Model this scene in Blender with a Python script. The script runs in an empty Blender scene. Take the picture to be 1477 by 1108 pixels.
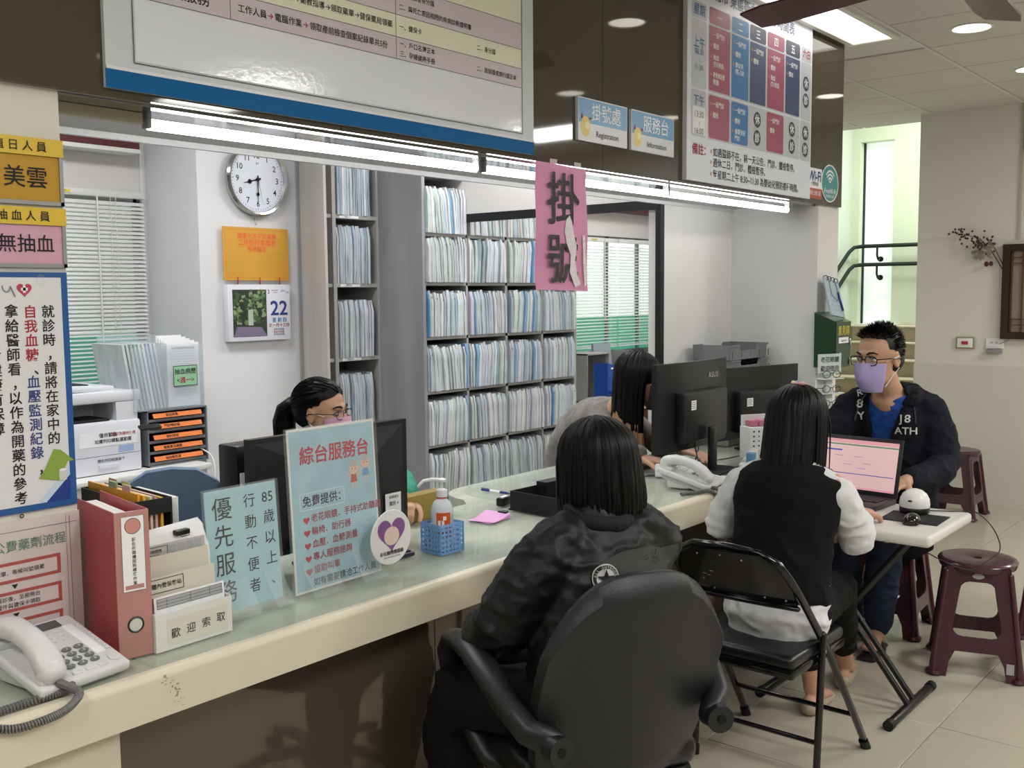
import bpy, bmesh, math, random
from mathutils import Vector, Matrix, noise
from math import sin, cos, pi, radians, sqrt
random.seed(7)
SC = bpy.context.scene
COL = SC.collection

# ---------------------------------------------------------------- camera
cam_d = bpy.data.cameras.new('camera'); cam = bpy.data.objects.new('camera', cam_d); COL.objects.link(cam)
cam_d.sensor_width = 36; cam_d.lens = 1466.9 / 1477 * 36; cam_d.clip_start = .05; cam_d.clip_end = 100
_y, _p, _r = radians(50.385), radians(5.087), radians(-.489)
_f = Vector((sin(_y)*cos(_p), cos(_y)*cos(_p), -sin(_p))); _rt = Vector((cos(_y), -sin(_y), 0)); _up = _rt.cross(_f)
_R = cos(_r)*_rt + sin(_r)*_up; _U = -sin(_r)*_rt + cos(_r)*_up
cam.matrix_world = Matrix(((_R.x, _U.x, -_f.x, 0), (_R.y, _U.y, -_f.y, 0), (_R.z, _U.z, -_f.z, 1.55), (0, 0, 0, 1)))
SC.camera = cam

# ---------------------------------------------------------------- world, view
W = bpy.data.worlds.new('world'); SC.world = W; W.use_nodes = True
W.node_tree.nodes['Background'].inputs[0].default_value = (.80, .92, 1, 1)
W.node_tree.nodes['Background'].inputs[1].default_value = 1.6
SC.view_settings.view_transform = 'Standard'; SC.view_settings.look = 'None'
SC.view_settings.exposure = EXPO = -0.45; SC.view_settings.gamma = 1; SC.view_settings.use_curve_mapping = False
SC.cycles.use_denoising = True
SC.cycles.max_bounces = 8; SC.cycles.transparent_max_bounces = 24; SC.cycles.caustics_reflective = False; SC.cycles.caustics_refractive = False

def area(name, loc, sx, sy, power, col=(1, .98, .94), rot=(0, 0, 0)):
    l = bpy.data.lights.new(name, 'AREA'); l.shape = 'RECTANGLE'; l.size = sx; l.size_y = sy; l.energy = power; l.color = col
    o = bpy.data.objects.new(name, l); COL.objects.link(o); o.location = loc; o.rotation_euler = rot
    return o
# panels of light in the ceiling of the hall and of the office (fixtures built below; all but the first are unseen, added for brightness)
HALL_TRAYS = [(4.78, 1.98, 1.15, .26, 1.5), (1.5, -.6, .58, 1.15, 54), (4.0, -1.3, .58, 1.15, 64), (6.6, -.6, .58, 1.15, 76), (-.6, .9, .58, 1.15, 34), (1.4, -3.2, .58, 1.15, 40)]
ADDED_OFFICE_TRAYS = [(1.9, 3.4, 1.15, .55, 40), (4.3, 3.35, 1.15, .4, 38), (6.6, 3.6, 1.15, .55, 26)]
for x, y, a, b, p in HALL_TRAYS: area('ceiling_panel_light', (x, y, 2.815), a*.95, b*.9, p, (1, .99, .97))
for x, y, a, b, p in ADDED_OFFICE_TRAYS: area('ceiling_panel_light', (x, y, 2.815), a*.95, b*.9, p, (.97, .98, 1))

# ---------------------------------------------------------------- helpers
def lin(c):
    if isinstance(c, str): c = [int(c[i:i+2], 16) for i in (0, 2, 4)]
    return tuple((v/255/12.92 if v/255 <= .04045 else ((v/255+.055)/1.055)**2.4) for v in c) + (1,)
MATS = {}
def mat(name, c, rough=.5, metal=0, spec=.5, var=None, bump=None, emit=0, alpha=1, trans=0, coat=0, ior=1.45, aniso=None, sheen=0):
    """var=(scale, amount, (sx,sy,sz)) colour variation; bump=(scale, strength, (sx,sy,sz))"""
    if name in MATS: return MATS[name]
    m = bpy.data.materials.new(name); m.use_nodes = True; nt = m.node_tree; b = nt.nodes['Principled BSDF']; L = nt.links.new
    col = lin(c); b.inputs['Base Color'].default_value = col
    b.inputs['Roughness'].default_value = rough; b.inputs['Metallic'].default_value = metal
    b.inputs['Specular IOR Level'].default_value = spec; b.inputs['IOR'].default_value = ior
    b.inputs['Alpha'].default_value = alpha; b.inputs['Transmission Weight'].default_value = trans
    b.inputs['Coat Weight'].default_value = coat; b.inputs['Coat Roughness'].default_value = .05
    b.inputs['Sheen Weight'].default_value = sheen
    if emit: b.inputs['Emission Color'].default_value = col; b.inputs['Emission Strength'].default_value = emit
    def tex(scale, s3):
        tc = nt.nodes.new('ShaderNodeTexCoord'); mp = nt.nodes.new('ShaderNodeMapping'); mp.inputs['Scale'].default_value = s3
        n = nt.nodes.new('ShaderNodeTexNoise'); n.inputs['Scale'].default_value = scale; n.inputs['Detail'].default_value = 5
        L(tc.outputs['Object'], mp.inputs[0]); L(mp.outputs[0], n.inputs['Vector']); return n
    if var:
        n = tex(var[0], var[2] if len(var) > 2 else (1, 1, 1))
        r = nt.nodes.new('ShaderNodeValToRGB'); r.color_ramp.elements[0].position = .3; r.color_ramp.elements[1].position = .72
        a = var[1]; r.color_ramp.elements[0].color = tuple(v*(1-a) for v in col[:3])+(1,); r.color_ramp.elements[1].color = tuple(min(1, v*(1+a)) for v in col[:3])+(1,)
        if len(var) > 3: r.color_ramp.elements[1].color = lin(var[3]); r.color_ramp.elements[0].color = col
        L(n.outputs['Fac'], r.inputs[0]); L(r.outputs[0], b.inputs['Base Color'])
    if bump:
        n = tex(bump[0], bump[2] if len(bump) > 2 else (1, 1, 1))
        bp = nt.nodes.new('ShaderNodeBump'); bp.inputs['Strength'].default_value = bump[1]; bp.inputs['Distance'].default_value = bump[3] if len(bump) > 3 else .01
        L(n.outputs['Fac'], bp.inputs['Height']); L(bp.outputs[0], b.inputs['Normal'])
    MATS[name] = m; return m

def Mx(loc=(0, 0, 0), rz=0, rx=0, ry=0, s=None):
    m = Matrix.Translation(loc) @ Matrix.Rotation(rz, 4, 'Z') @ Matrix.Rotation(ry, 4, 'Y') @ Matrix.Rotation(rx, 4, 'X')
    return m @ Matrix.Diagonal((*s, 1)) if s else m
def FR(o, r, u):
    r = Vector(r).normalized(); u = Vector(u).normalized(); n = r.cross(u)
    return Matrix(((r.x, u.x, n.x, o[0]), (r.y, u.y, n.y, o[1]), (r.z, u.z, n.z, o[2]), (0, 0, 0, 1)))
def FA(x, y, z): return FR((x, y, z), (1, 0, 0), (0, 0, 1))        # a sheet facing the hall (-Y)
def FB(x, y, z): return FR((x, y, z), (0, -1, 0), (0, 0, 1))       # a sheet facing -X
def FZ(x, y, z, a=0): return FR((x, y, z), (cos(a), sin(a), 0), (-sin(a), cos(a), 0))   # a sheet lying flat

_tc = {}
def glyphs(s, bold):
    k = (s, bold)
    if k not in _tc:
        c = bpy.data.curves.new('t', 'FONT'); c.body = s; c.size = 1; c.resolution_u = 2; c.offset = bold
        o = bpy.data.objects.new('t', c); COL.objects.link(o); m = o.to_mesh()
        v = [(p.co.x, p.co.y) for p in m.vertices]; f = [tuple(p.vertices) for p in m.polygons]
        o.to_mesh_clear(); bpy.data.objects.remove(o); bpy.data.curves.remove(c)
        _tc[k] = (v, f, max([p[0] for p in v], default=0), min([p[0] for p in v], default=0))
    return _tc[k]

class G:
    def __init__(s): s.v = []; s.f = []; s.m = []
    def add(s, vs, fs, m=0, M=None):
        n = len(s.v); s.v += [tuple(M @ Vector(v)) for v in vs] if M is not None else [tuple(v) for v in vs]
        flip = M is not None and M.determinant() < 0
        s.f += [tuple(n+i for i in (reversed(f) if flip else f)) for f in fs]; s.m += [m]*len(fs); return s
    def box(s, c, d, m=0, b=0, M=None, seg=2):
        x, y, z = [q/2 for q in d]
        if b:
            b = min(b, x*.99, y*.99, z*.99)
            bm = bmesh.new(); bmesh.ops.create_cube(bm, size=1, matrix=Matrix.Diagonal((*d, 1)))
            bmesh.ops.bevel(bm, geom=bm.edges[:], offset=b, segments=seg, profile=.5, affect='EDGES')
            bm.verts.index_update(); vs = [v.co + Vector(c) for v in bm.verts]; fs = [[v.index for v in f.verts] for f in bm.faces]; bm.free()
            return s.add(vs, fs, m, M)
        vs = [(c[0]+i*x, c[1]+j*y, c[2]+k*z) for i in (-1, 1) for j in (-1, 1) for k in (-1, 1)]
        return s.add(vs, [(0, 1, 3, 2), (4, 6, 7, 5), (0, 4, 5, 1), (2, 3, 7, 6), (0, 2, 6, 4), (1, 5, 7, 3)], m, M)
    def bb(s, a, b, m=0, bev=0, M=None): return s.box([(a[i]+b[i])/2 for i in range(3)], [abs(b[i]-a[i]) for i in range(3)], m, bev, M)
    def sweep(s, pts, rad, m=0, n=12, side=None, cap=True, closed=False, M=None, sq=0):
        P = [Vector(p) for p in pts]; K = len(P); R = rad if isinstance(rad, (list,)) else [rad]*K
        R = [(r, r) if not isinstance(r, tuple) else r for r in R]; rings = []
        if closed: T = [(P[(i+1) % K]-P[i-1]).normalized() for i in range(K)]
        else: T = [((P[min(i+1, K-1)]-P[max(i-1, 0)]).normalized()) for i in range(K)]
        ref = Vector(side) if side is not None else None
        if ref is None:
            ref = Vector((0, 0, 1)) if abs(T[0].z) < .9 else Vector((1, 0, 0))
            ref = T[0].cross(ref).normalized()
        data = []
        for i in range(K):
            q = ref - ref.dot(T[i])*T[i]
            if q.length < 1e-4: q = T[i].orthogonal()
            q.normalize()
            if side is None: ref = q
            data.append((P[i], T[i], q, T[i].cross(q), R[i]))
        seq = []
        if cap and not closed:
            p, t, a, b, r = data[0]; k = min(r)
            for e in (1, .66, .33)[:3]: seq.append((p - t*k*sin(e*pi/2), a, b, (max(r[0]*cos(e*pi/2), 1e-4), max(r[1]*cos(e*pi/2), 1e-4))))
        seq += [(p, a, b, r) for p, t, a, b, r in data]
        if cap and not closed:
            p, t, a, b, r = data[-1]; k = min(r)
            for e in (.33, .66, 1): seq.append((p + t*k*sin(e*pi/2), a, b, (max(r[0]*cos(e*pi/2), 1e-4), max(r[1]*cos(e*pi/2), 1e-4))))
        vs = []
        def sp(v): return math.copysign(abs(v)**(1-sq), v) if sq else v
        for p, a, b, r in seq: vs += [p + a*r[0]*sp(cos(2*pi*j/n)) + b*r[1]*sp(sin(2*pi*j/n)) for j in range(n)]
        N = len(seq); fs = []
        for i in range(N if closed else N-1):
            for j in range(n):
                a0 = i*n+j; a1 = i*n+(j+1) % n; b0 = ((i+1) % N)*n+j; b1 = ((i+1) % N)*n+(j+1) % n
                fs.append((a0, a1, b1, b0))
        if not closed: fs += [tuple(reversed(range(n))), tuple((N-1)*n+j for j in range(n))]
        return s.add(vs, fs, m, M)
    def cyl(s, a, b, r, m=0, n=16, r2=None, M=None):
        return s.sweep([a, b], [r, r if r2 is None else r2], m, n, cap=False, M=M)
    def lathe(s, prof, m=0, n=24, M=None):
        vs = []; fs = []
        for r, z in prof: vs += [(max(r, 1e-4)*cos(2*pi*j/n), max(r, 1e-4)*sin(2*pi*j/n), z) for j in range(n)]
        for i in range(len(prof)-1):
            for j in range(n): fs.append((i*n+j, i*n+(j+1) % n, (i+1)*n+(j+1) % n, (i+1)*n+j))
        fs += [tuple(reversed(range(n))), tuple((len(prof)-1)*n+j for j in range(n))]
        return s.add(vs, fs, m, M)
    def ell(s, c, r, m=0, n=16, k=10, M=None):
        vs = []; fs = []
        for i in range(k+1):
            a = -pi/2+pi*i/k; rr = max(cos(a), 1e-3)
            vs += [(c[0]+r[0]*rr*cos(2*pi*j/n), c[1]+r[1]*rr*sin(2*pi*j/n), c[2]+r[2]*sin(a)) for j in range(n)]
        for i in range(k):
            for j in range(n): fs.append((i*n+j, i*n+(j+1) % n, (i+1)*n+(j+1) % n, (i+1)*n+j))
        fs += [tuple(reversed(range(n))), tuple(k*n+j for j in range(n))]
        return s.add(vs, fs, m, M)
    def prism(s, poly, z0, z1, m=0, M=None):
        n = len(poly); vs = [(x, y, z0) for x, y in poly]+[(x, y, z1) for x, y in poly]
        fs = [tuple(reversed(range(n))), tuple(range(n, 2*n))]+[(i, (i+1) % n, n+(i+1) % n, n+i) for i in range(n)]
        return s.add(vs, fs, m, M)
    def rect(s, M, x0, y0, x1, y1, m=0, t=.0006): return s.add([(x0, y0, t), (x1, y0, t), (x1, y1, t), (x0, y1, t)], [(0, 1, 2, 3)], m, M)
    def frame(s, M, x0, y0, x1, y1, w, m=0, t=.0008):
        s.rect(M, x0, y0, x1, y0+w, m, t); s.rect(M, x0, y1-w, x1, y1, m, t); s.rect(M, x0, y0+w, x0+w, y1-w, m, t); s.rect(M, x1-w, y0+w, x1, y1-w, m, t); return s
    def disc(s, M, x, y, r, m=0, t=.0006, n=24, ry=None):
        ry = ry or r; return s.add([(x+r*cos(2*pi*j/n), y+ry*sin(2*pi*j/n), t) for j in range(n)], [tuple(range(n))], m, M)
    def poly(s, M, pts, m=0, t=.0006): return s.add([(x, y, t) for x, y in pts], [tuple(range(len(pts)))], m, M)
    def text(s, st, M, x, y, size, m=0, bold=0, al='C', vert=False, t=.0012, sx=1, pitch=None):
        """y is the middle of the line (first character when vertical)"""
        if vert:
            for i, ch in enumerate(st):
                if ch != ' ': s.text(ch, M, x, y-i*(pitch or size*1.06), size, m, bold, 'C', False, t, sx)
            return s
        if bold > .0085:
            d = (bold-.006)*.62*size if size > .012 else 0
            for i, (dx, dy) in enumerate(((-d, -d), (d, -d), (d, d), (-d, d)) if d else ((0, 0),)): s.text(st, M, x+dx, y+dy, size, m, .006, al, False, t+.00001*i, sx)
            return s
        v, f, mx, mn = glyphs(st, bold); w = (mx-mn)*size*sx
        ox = x-mn*size*sx-(w/2 if al == 'C' else w if al == 'R' else 0)
        return s.add([(ox+a*size*sx, y+(b-.36)*size, t) for a, b in v], f, m, M)
    def mesh(s, name, mats, off=None, angle=40):
        me = bpy.data.meshes.new(name); off = off or (0, 0, 0)
        me.from_pydata([(a-off[0], b-off[1], c-off[2]) for a, b, c in s.v], [], s.f)
        for q in (mats if isinstance(mats, (list, tuple)) else [mats]): me.materials.append(q)
        me.polygons.foreach_set('material_index', s.m); me.polygons.foreach_set('use_smooth', [True]*len(s.f))
        me.set_sharp_from_angle(angle=radians(angle)); me.update(); return me
    def obj(s, name, mats, parent=None, off=None, loc=None, angle=40):
        o = bpy.data.objects.new(name, s.mesh(name, mats, off, angle)); COL.objects.link(o)
        if parent is not None: o.parent = parent
        if loc is not None: o.location = loc
        return o
def tag(o, label=None, cat=None, group=None, kind=None):
    if label: o['label'] = label
    if cat: o['category'] = cat
    if group: o['group'] = group
    if kind: o['kind'] = kind
    return o
def T(name, label, cat, loc=(0, 0, 0), rz=0, group=None):
    o = bpy.data.objects.new(name, None); COL.objects.link(o); o.location = loc; o.rotation_euler = (0, 0, rz); o.empty_display_size = .1
    return tag(o, label, cat, group)
def struct(o): o['kind'] = 'structure'; return o
def copy_tree(o, parent=None):
    kids = [c for c in o.children]
    c = o.copy(); COL.objects.link(c); c.parent = parent
    for k in kids: copy_tree(k, c)
    return c

# ---------------------------------------------------------------- shared materials
wall_m = mat('wall_paint', 'd6d4ca', .75, var=(1.5, .03), bump=(60, .05))
white_m = mat('white_paint', 'e2e2e0', .7, var=(2, .02))
black_m = mat('black_plastic', '141518', .38)
blackm2 = mat('matte_black', '0f1012', .6)
ink = mat('black_ink', '1b1a1e', .7); whitep = mat('white_paper', 'eceef0', .6); grayp = mat('grey_plastic', '8c9093', .45)
redink = mat('red_ink', 'a3283a', .7); blueink = mat('blue_ink', '2f4f8f', .7)
acry = mat('acrylic_sheet', 'f0f6f6', .05, alpha=.05, spec=.8)
clearp = mat('clear_acrylic', 'e6f0f0', .06, alpha=.07, spec=.8)
brown_glass = mat('brown_lacquered_glass', '4a4337', .04, spec=.55, var=(.8, .03))
chrome = mat('chrome', 'c9cbcc', .12, 1)
skin = mat('skin', 'c59a7f', .5, var=(14, .05), bump=(220, .06))
# ================================================================ the setting
# ---- floor with its polished tiles
floor_m = mat('floor_grout', '8f887a', .7)
tile_m = mat('floor_tile', 'b9b2a2', .2, spec=.5, var=(1.1, .05), bump=(3, .02))
tile_g = mat('floor_tile_far', 'b3ac9c', .3, var=(1.1, .04))
g = G(); g.bb((-4, -5, -.1), (12.5, 7, -.005)); floor = struct(g.obj('floor', mat('grout_dark', '5f584d', .8)))
g = G()
for a, b in (((-4, -5), (12.5, -1.312)), ((-4, -1.312), (-.51, 2.26)), ((8.41, -1.312), (12.5, 7)), ((-4, 2.26), (4.845, 7)), ((4.845, 4.64), (8.41, 7))): g.bb((*a, -.004), (*b, 0))
g.obj('floor_field', tile_g, floor)
g = G(); g.box((0, 0, -.004), (.592, .592, .008), 0, .0015, seg=1); tm = g.mesh('tile', tile_m)
for i in range(-1, 15):
    for j in range(-4, 6):
        if j > 1 and i < 8: continue
        o = bpy.data.objects.new('tile', tm); COL.objects.link(o); o.parent = floor
        o.location = (3.06+.595*(i-4)-.2975, 1.07+.595*j+.2975, random.uniform(-.0004, .0004))
        o.rotation_euler = (random.uniform(-.0006, .0006), random.uniform(-.0006, .0006), 0)
# ---- ceiling with laid-in tiles on a grid
H = 2.835
ctile = mat('ceiling_tile', 'cfcdc7', .85, var=(3, .02), bump=(90, .12)); bar = mat('ceiling_grid', 'd6d6d2', .6)
def tray_hole(x, y): return any(abs(x-a) < (w+.6)/2-.02 and abs(y-b) < (d+.6)/2-.02 for a, b, w, d, p in HALL_TRAYS)
LIGHTX = (-.75, .48, 1.71, 2.95, 4.19, 5.4, 6.63); LIGHTY = (1.52, .3, -.93, -2.2)
g = G(); g.bb((-4, -5, H+.006), (8.0, 7, H+.1)); ceiling = struct(g.obj('ceiling', bar))
g = G(); g.box((0, 0, 0), (.598, .606, .012), 0, .002, seg=1); cm = g.mesh('tile', ctile)
for i in range(-3, 9):
    for j in range(-4, 6):
        x = 4.785+.61*(i-0); y = 1.825+.625*j+.31
        if x > 7.85 or (x < 5.3 and y > 2.0) or tray_hole(x, y): continue
        o = bpy.data.objects.new('tile', cm); COL.objects.link(o); o.parent = ceiling; o.location = (x, y, H+.004)
for j in range(-4, 6):
    y = 1.825+.625*j; g = G(); g.bb((2.6 if y < 2.1 else 5.34, y-.010, H-.0045), (7.8, y+.010, H-.0005)); g.obj('grid_bar', bar, ceiling)
g = G(); g.bb((-4, -5, H), (2.6, 2.1, H+.01)); g.bb((2.6, -5, H), (7.8, -.95, H+.01)); struct(g.obj('ceiling_field', ctile, ceiling))
# ---- walls
g = G(); g.bb((7.8, -5, 0), (8.0, 2.53, 4)); wr = struct(g.obj('wall_right', mat('cream_wall', 'dddbd5', .8, var=(1.2, .02), bump=(50, .04))))
g = G(); g.bb((7.785, -5, 0), (7.7995, 2.53, 1.0)); g.bb((7.792, -5, 1.0), (8.0, 2.5301, 1.001)); o = g.obj('wainscot', mat('cream_wainscot', 'd3d0c8', .6, var=(1.2, .02)), wr)
g = G(); g.bb((-4.1, -5.1, 0), (-4, 7, H)); struct(g.obj('wall_left', wall_m))
g = G(); g.bb((-4, -5.1, 0), (12, -5, H)); struct(g.obj('wall_rear', wall_m))
# stair hall beyond the opening
green = mat('stair_wall_green', 'd6dfd2', .7, var=(1, .03))
g = G(); g.bb((8.0, 4.36, 0), (11.6, 4.5, 4)); struct(g.obj('wall_stair_side', green))
g = G()
for a, b in (((11.2, 1.5, 0), (11.5, 3.9, 4)), ((11.2, 4.27, 0), (11.5, 4.36, 4)), ((11.2, 3.9, 0), (11.5, 4.27, 1.18)), ((11.2, 3.9, 3.17), (11.5, 4.27, 4))): g.bb(a, b)
struct(g.obj('wall_stair_end', mat('stair_wall_cream', 'd8e0ca', .7, var=(1, .03))))
g = G(); g.bb((8.0, 1.4, 0), (12, 1.5, 4)); g.bb((7.98, 2.53, H), (8.0, 4.5, 4)); struct(g.obj('wall_stair_near', green))
g = G(); g.bb((8, 1.4, 4), (12, 4.5, 4.1)); struct(g.obj('stair_ceiling', white_m))
w3 = struct(T('window_3', None, None, (11.3, 4.085, 1.18)))
g = G(); g.bb((.05, -.185, 0), (.06, .185, 1.99)); g.obj('pane', mat('frosted_pane', 'e9f4ee', .5, emit=.8), w3)
g = G(); g.bb((-.0, .172, 0), (.04, .185, 1.99)); g.obj('frame', blackm2, w3)
g = G(); g.box((-.08, -.02, -.012), (.26, .5, .03), 0, .006); g.obj('sill', white_m, w3)
area('stair_fill_light', (9.9, 2.9, 3.9), 1.2, .6, 110, (.97, 1, .96)); t = T('added_stair_light', 'rectangular light on the stairwell ceiling, outside the view', 'ceiling light', (9.9, 2.9, 4)); g = G(); g.box((0, 0, -.04), (1.3, .7, .08), 0, .01); g.obj('housing', MATS['floor_grout'], t)  # unseen lamp and housing, added to brighten the stair hall
# flight of steps with tiled risers
st = struct(T('staircase', None, None)); stile = mat('step_tile', 'a59781', .4, var=(5, .05)); nose = mat('step_nosing', 'bdb39c', .4)
g = G(); g.bb((8.25+.27*7, 1.5, 0), (11.2, 4.36, 1.18)); g.obj('landing', stile, st)
g = G(); g.bb((0, 0, 0), (.27, .395, .135)); rm = g.mesh('tile', stile)
g = G(); g.box((.12, .08, .1425), (.3, 2.86, .015), 0, .004); nm = g.mesh('nosing', nose)
for i in range(8):
    x = 8.2+.27*i; z = .15*i
    g = G(); g.bb((x+.015, 1.5, 0), (x+.27, 4.36, z+.13)); g.obj('step', floor_m, st)
    o = bpy.data.objects.new('nosing', nm); COL.objects.link(o); o.parent = st; o.location = (x-.0, 2.85, z)
    for k in range(8):
        o = bpy.data.objects.new('tile', rm); COL.objects.link(o); o.parent = st; o.location = (x, 1.5+.4*k-(.2 if i % 2 else 0)*0, z)
        o.scale = (.05, 1 if k < 7 else .15, 1)
# handrails on the stair wall
def rail(dz, lab, s0):
    r = T('handrail', lab, 'handrail', (11.08, 3.34, 1.2+dz), group='stair handrails')
    g = G(); P = [(0, -.6, .8), (0, .84, .8), (-.03, .92, .79), (-.12, .94, .74), (-1.3*s0, .94, .74-.72*s0)]
    g.sweep(P, .021, 0, 12); g.obj('rail', mat('rail_green_black', '111a17', .55), r)
    for y in (-.35, .2, .68):
        g = G(); g.sweep([(0, y, .78), (0, y, .7), (.03, y, .66), (.115, y, .66)], .012, 0, 10); g.cyl((.1, y, .66), (.118, y, .66), .03); g.obj('bracket', MATS['rail_green_black'], r)
    for t in (.45, .9):
        x = -.12-1.18*s0*t; z = .74-.72*s0*t
        g = G(); g.sweep([(x, .94, z), (x, .94, z-.08), (x, .97, z-.11), (x, 1.0-.002, z-.11)], .012, 0, 10); g.cyl((x, .98, z-.11), (x, .999, z-.11), .03); g.obj('bracket', MATS['rail_green_black'], r)
rail(0.03, 'upper dark green handrail bracketed to the stair wall', 1)
rail(-.17, 'lower dark green handrail running below the upper one on the stair wall', .8)

# ---- office walls
offw = mat('office_wall', 'd9d6d2', .75, var=(1.2, .03), bump=(50, .04))
ww = mat('office_wall_white', 'dfdfe2', .7, var=(1.5, .02))
YB = 4.85
g = G()
for a, b in (((-2, 0), (1.75, H)), ((1.75, 0), (2.88, .75)), ((1.75, 2.07), (2.88, H)), ((2.88, 0), (6.2, H)), ((6.2, 0), (8.1, 1.02)), ((6.2, 2.02), (8.1, H)), ((8.1, 0), (8.4, H))):
    g.bb((a[0], YB, a[1]), (b[0], YB+.2, b[1]))
struct(g.obj('wall_back', offw))
g = G(); g.bb((2.90, 4.385, 0), (3.5, YB, H)); struct(g.obj('wall_column', ww))
g = G(); g.prism([(5.3, 2.64), (6.5, 2.64), (8.25, 4.3), (8.25, 5.05), (8.12, 5.05), (8.12, 4.26), (6.45, 2.72), (5.3, 2.72)], 0, H, 0); struct(g.obj('wall_office_right', offw))
g = G(); g.bb((4.36, 2.64, 0), (5.3, 2.72, H)); struct(g.obj('wall_partition', white_m))
g = G(); g.bb((5.08, 2.15, 0), (5.345, 2.66, 1.995)); struct(g.obj('wall_pillar_right', white_m))
g = G(); g.bb((-2, 2.15, 0), (1.09, 2.4, 1.995)); struct(g.obj('wall_pillar_left', wall_m))
g = G(); g.bb((-2, 2.4, 0), (-1.9, 4.9, H)); struct(g.obj('wall_office_left', offw))
# black frame of the passage behind the partition
g = G(); g.bb((4.325, 2.63, 0), (4.36, 2.66, 2.0)); g.bb((4.325, 2.66, 1.955), (4.36, 4.84, 2.0)); struct(g.obj('trim_1', blackm2))
g = G(); g.bb((4.33, 2.66, 2.0), (4.355, 4.84, H)); struct(g.obj('wall_bulkhead', offw))
# dark fascia of lacquered glass over the counter, and the metal-lined soffit behind it
g = G()
for a, b in ((-2, .62), (.622, 1.86), (1.862, 3.1), (3.102, 4.34), (4.342, 5.33)): g.bb((a, 2.13, 1.99), (b, 2.165, H))
struct(g.obj('fascia', brown_glass))
g = G(); g.bb((-2, 2.165, 1.995), (5.345, 2.64, 2.03)); g.bb((-2, 2.56, 2.03), (5.345, 2.64, H)); sof = struct(g.obj('soffit', mat('soffit_grey', 'b9b9ba', .55)))
g = G(); g.bb((1.095, 2.168, 1.985), (5.08, 2.40, 1.994)); o = g.obj('metal_strip', mat('brushed_metal', 'b4b5b8', .07, .95), sof)
g = G(); g.bb((1.095, 2.628, 1.978), (5.08, 2.645, 1.995)); g.obj('edge_trim', mat('alu_trim', 'cfd1d3', .4, .3), sof)
g = G(); g.bb((1.1, 2.24, 1.958), (1.34, 2.262, 1.984)); g.obj('mounting_rail', mat('rail_beige', 'a9a48d', .5), sof)
# office windows with panes
def window(n, x0, x1, z0, z1, parts):
    w = struct(T('window_%d' % n, None, None, ((x0+x1)/2, YB, z0)))
    W2 = (x1-x0)/2; h = z1-z0
    g = G(); g.bb((-W2, .02, 0), (W2, .07, .04)); g.bb((-W2, .02, h-.04), (W2, .07, h))
    for i in range(parts+1):
        x = -W2+2*W2*i/parts; g.bb((x-.02, .02, 0), (x+.02, .07, h))
    g.obj('window_frame', mat('window_alu', '8d9290', .4, .4), w)
    for i in range(parts):
        g = G(); g.bb((-W2+2*W2*i/parts+.02, .04, .04), (-W2+2*W2*(i+1)/parts-.02, .046, h-.04)); g.obj('pane', mat('window_pane_%d' % n, 'e6f2ec', .3, emit={1: .35, 2: 1.0}[n]), w)
        g = G(); g.bb((-W2+2*W2*i/parts+.02, .030, .04), (-W2+2*W2*(i+1)/parts-.02, .036, {1: .60, 2: .33}[n])); g.obj('tinted_strip', mat('green_film', '4fb89c', .3, alpha=.8, emit=.45), w)  # film glows by itself, standing in for daylight behind it
window(1, 1.75, 2.86, .75, 2.07, 1)
window(2, 6.2, 8.1, 1.02, 2.02, 4)
# blinds: every slat a part
def blind(x0, x1, z0, z1, pitch, y, lab, tilt, tint=None):
    t = T('window_blind', lab, 'blind', ((x0+x1)/2, y, z0)); w = x1-x0; sm = mat('blind_slat', 'dcdddb', .45); n = int((z1-z0-.03)/pitch)
    g = G(); g.box((0, 0, z1-z0), (w, .03, .032), 0, .004); g.obj('head_rail', sm, t)
    g = G(); g.box((0, 0, .004), (w, .02, .012), 0, .003); g.obj('bottom_rail', sm, t)
    g = G(); K = 5; a = .0125
    vs = [(sx*w/2, a*(-1+2*k/(K-1)), .0022*(1-(-1+2*k/(K-1))**2)+d) for d in (0, .0006) for k in range(K) for sx in (-1, 1)]
    fs = []
    for k in range(K-1): fs += [(2*k, 2*k+2, 2*k+3, 2*k+1), (2*K+2*k, 2*K+2*k+1, 2*K+2*k+3, 2*K+2*k+2)]
    fs += [(0, 1, 2*K+1, 2*K), (2*K-2, 4*K-2, 4*K-1, 2*K-1)]
    g.add(vs, fs, 0); me = g.mesh('slat', sm)
    for i in range(n):
        o = bpy.data.objects.new('slat', me); COL.objects.link(o); o.parent = t; o.location = (0, 0, .02+pitch*i); o.rotation_euler = ((tilt if tilt < .6 or z0+.02+pitch*i > 1.36 else .42)+random.uniform(-.03, .03), 0, random.uniform(-.0015, .0015))
    for fx in (.28, .5, .86) if w > 1 else (.35, .88):
        g = G(); g.cyl((-w/2+fx*w, -.015, 0), (-w/2+fx*w, -.015, z1-z0), .0016, 0, 6); g.obj('ladder_cord', white_m, t)
    g = G(); g.cyl((w*.27, -.03, -.0+(z1-z0)*.25), (w*.27, -.025, z1-z0), .004, 0, 8); g.cyl((w*.33, -.03, (z1-z0)*.4), (w*.33, -.025, z1-z0), .0015, 0, 6); g.obj('wand', white_m, t)
    g = G(); g.box((w*.12, -.018, z1-z0), (.09, .004, .016), 0); g.rect(FA(w*.12, -.0205, z1-z0), -.04, -.006, .04, .006, 1); g.text('小心使用', FA(w*.12, -.0205, z1-z0), 0, 0, .009, 2); g.obj('sticker', [white_m, mat('yellow_label', 'e3cf3a', .6), ink], t)
blind(1.72, 2.855, .95, 2.06, .0205, 4.8, 'white venetian blind with closed slats behind the printer', radians(46))
blind(6.25, 7.16, 1.1, 1.98, .026, 4.78, 'white venetian blind beside the file shelves, left of the two over the far window', radians(20))
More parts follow.
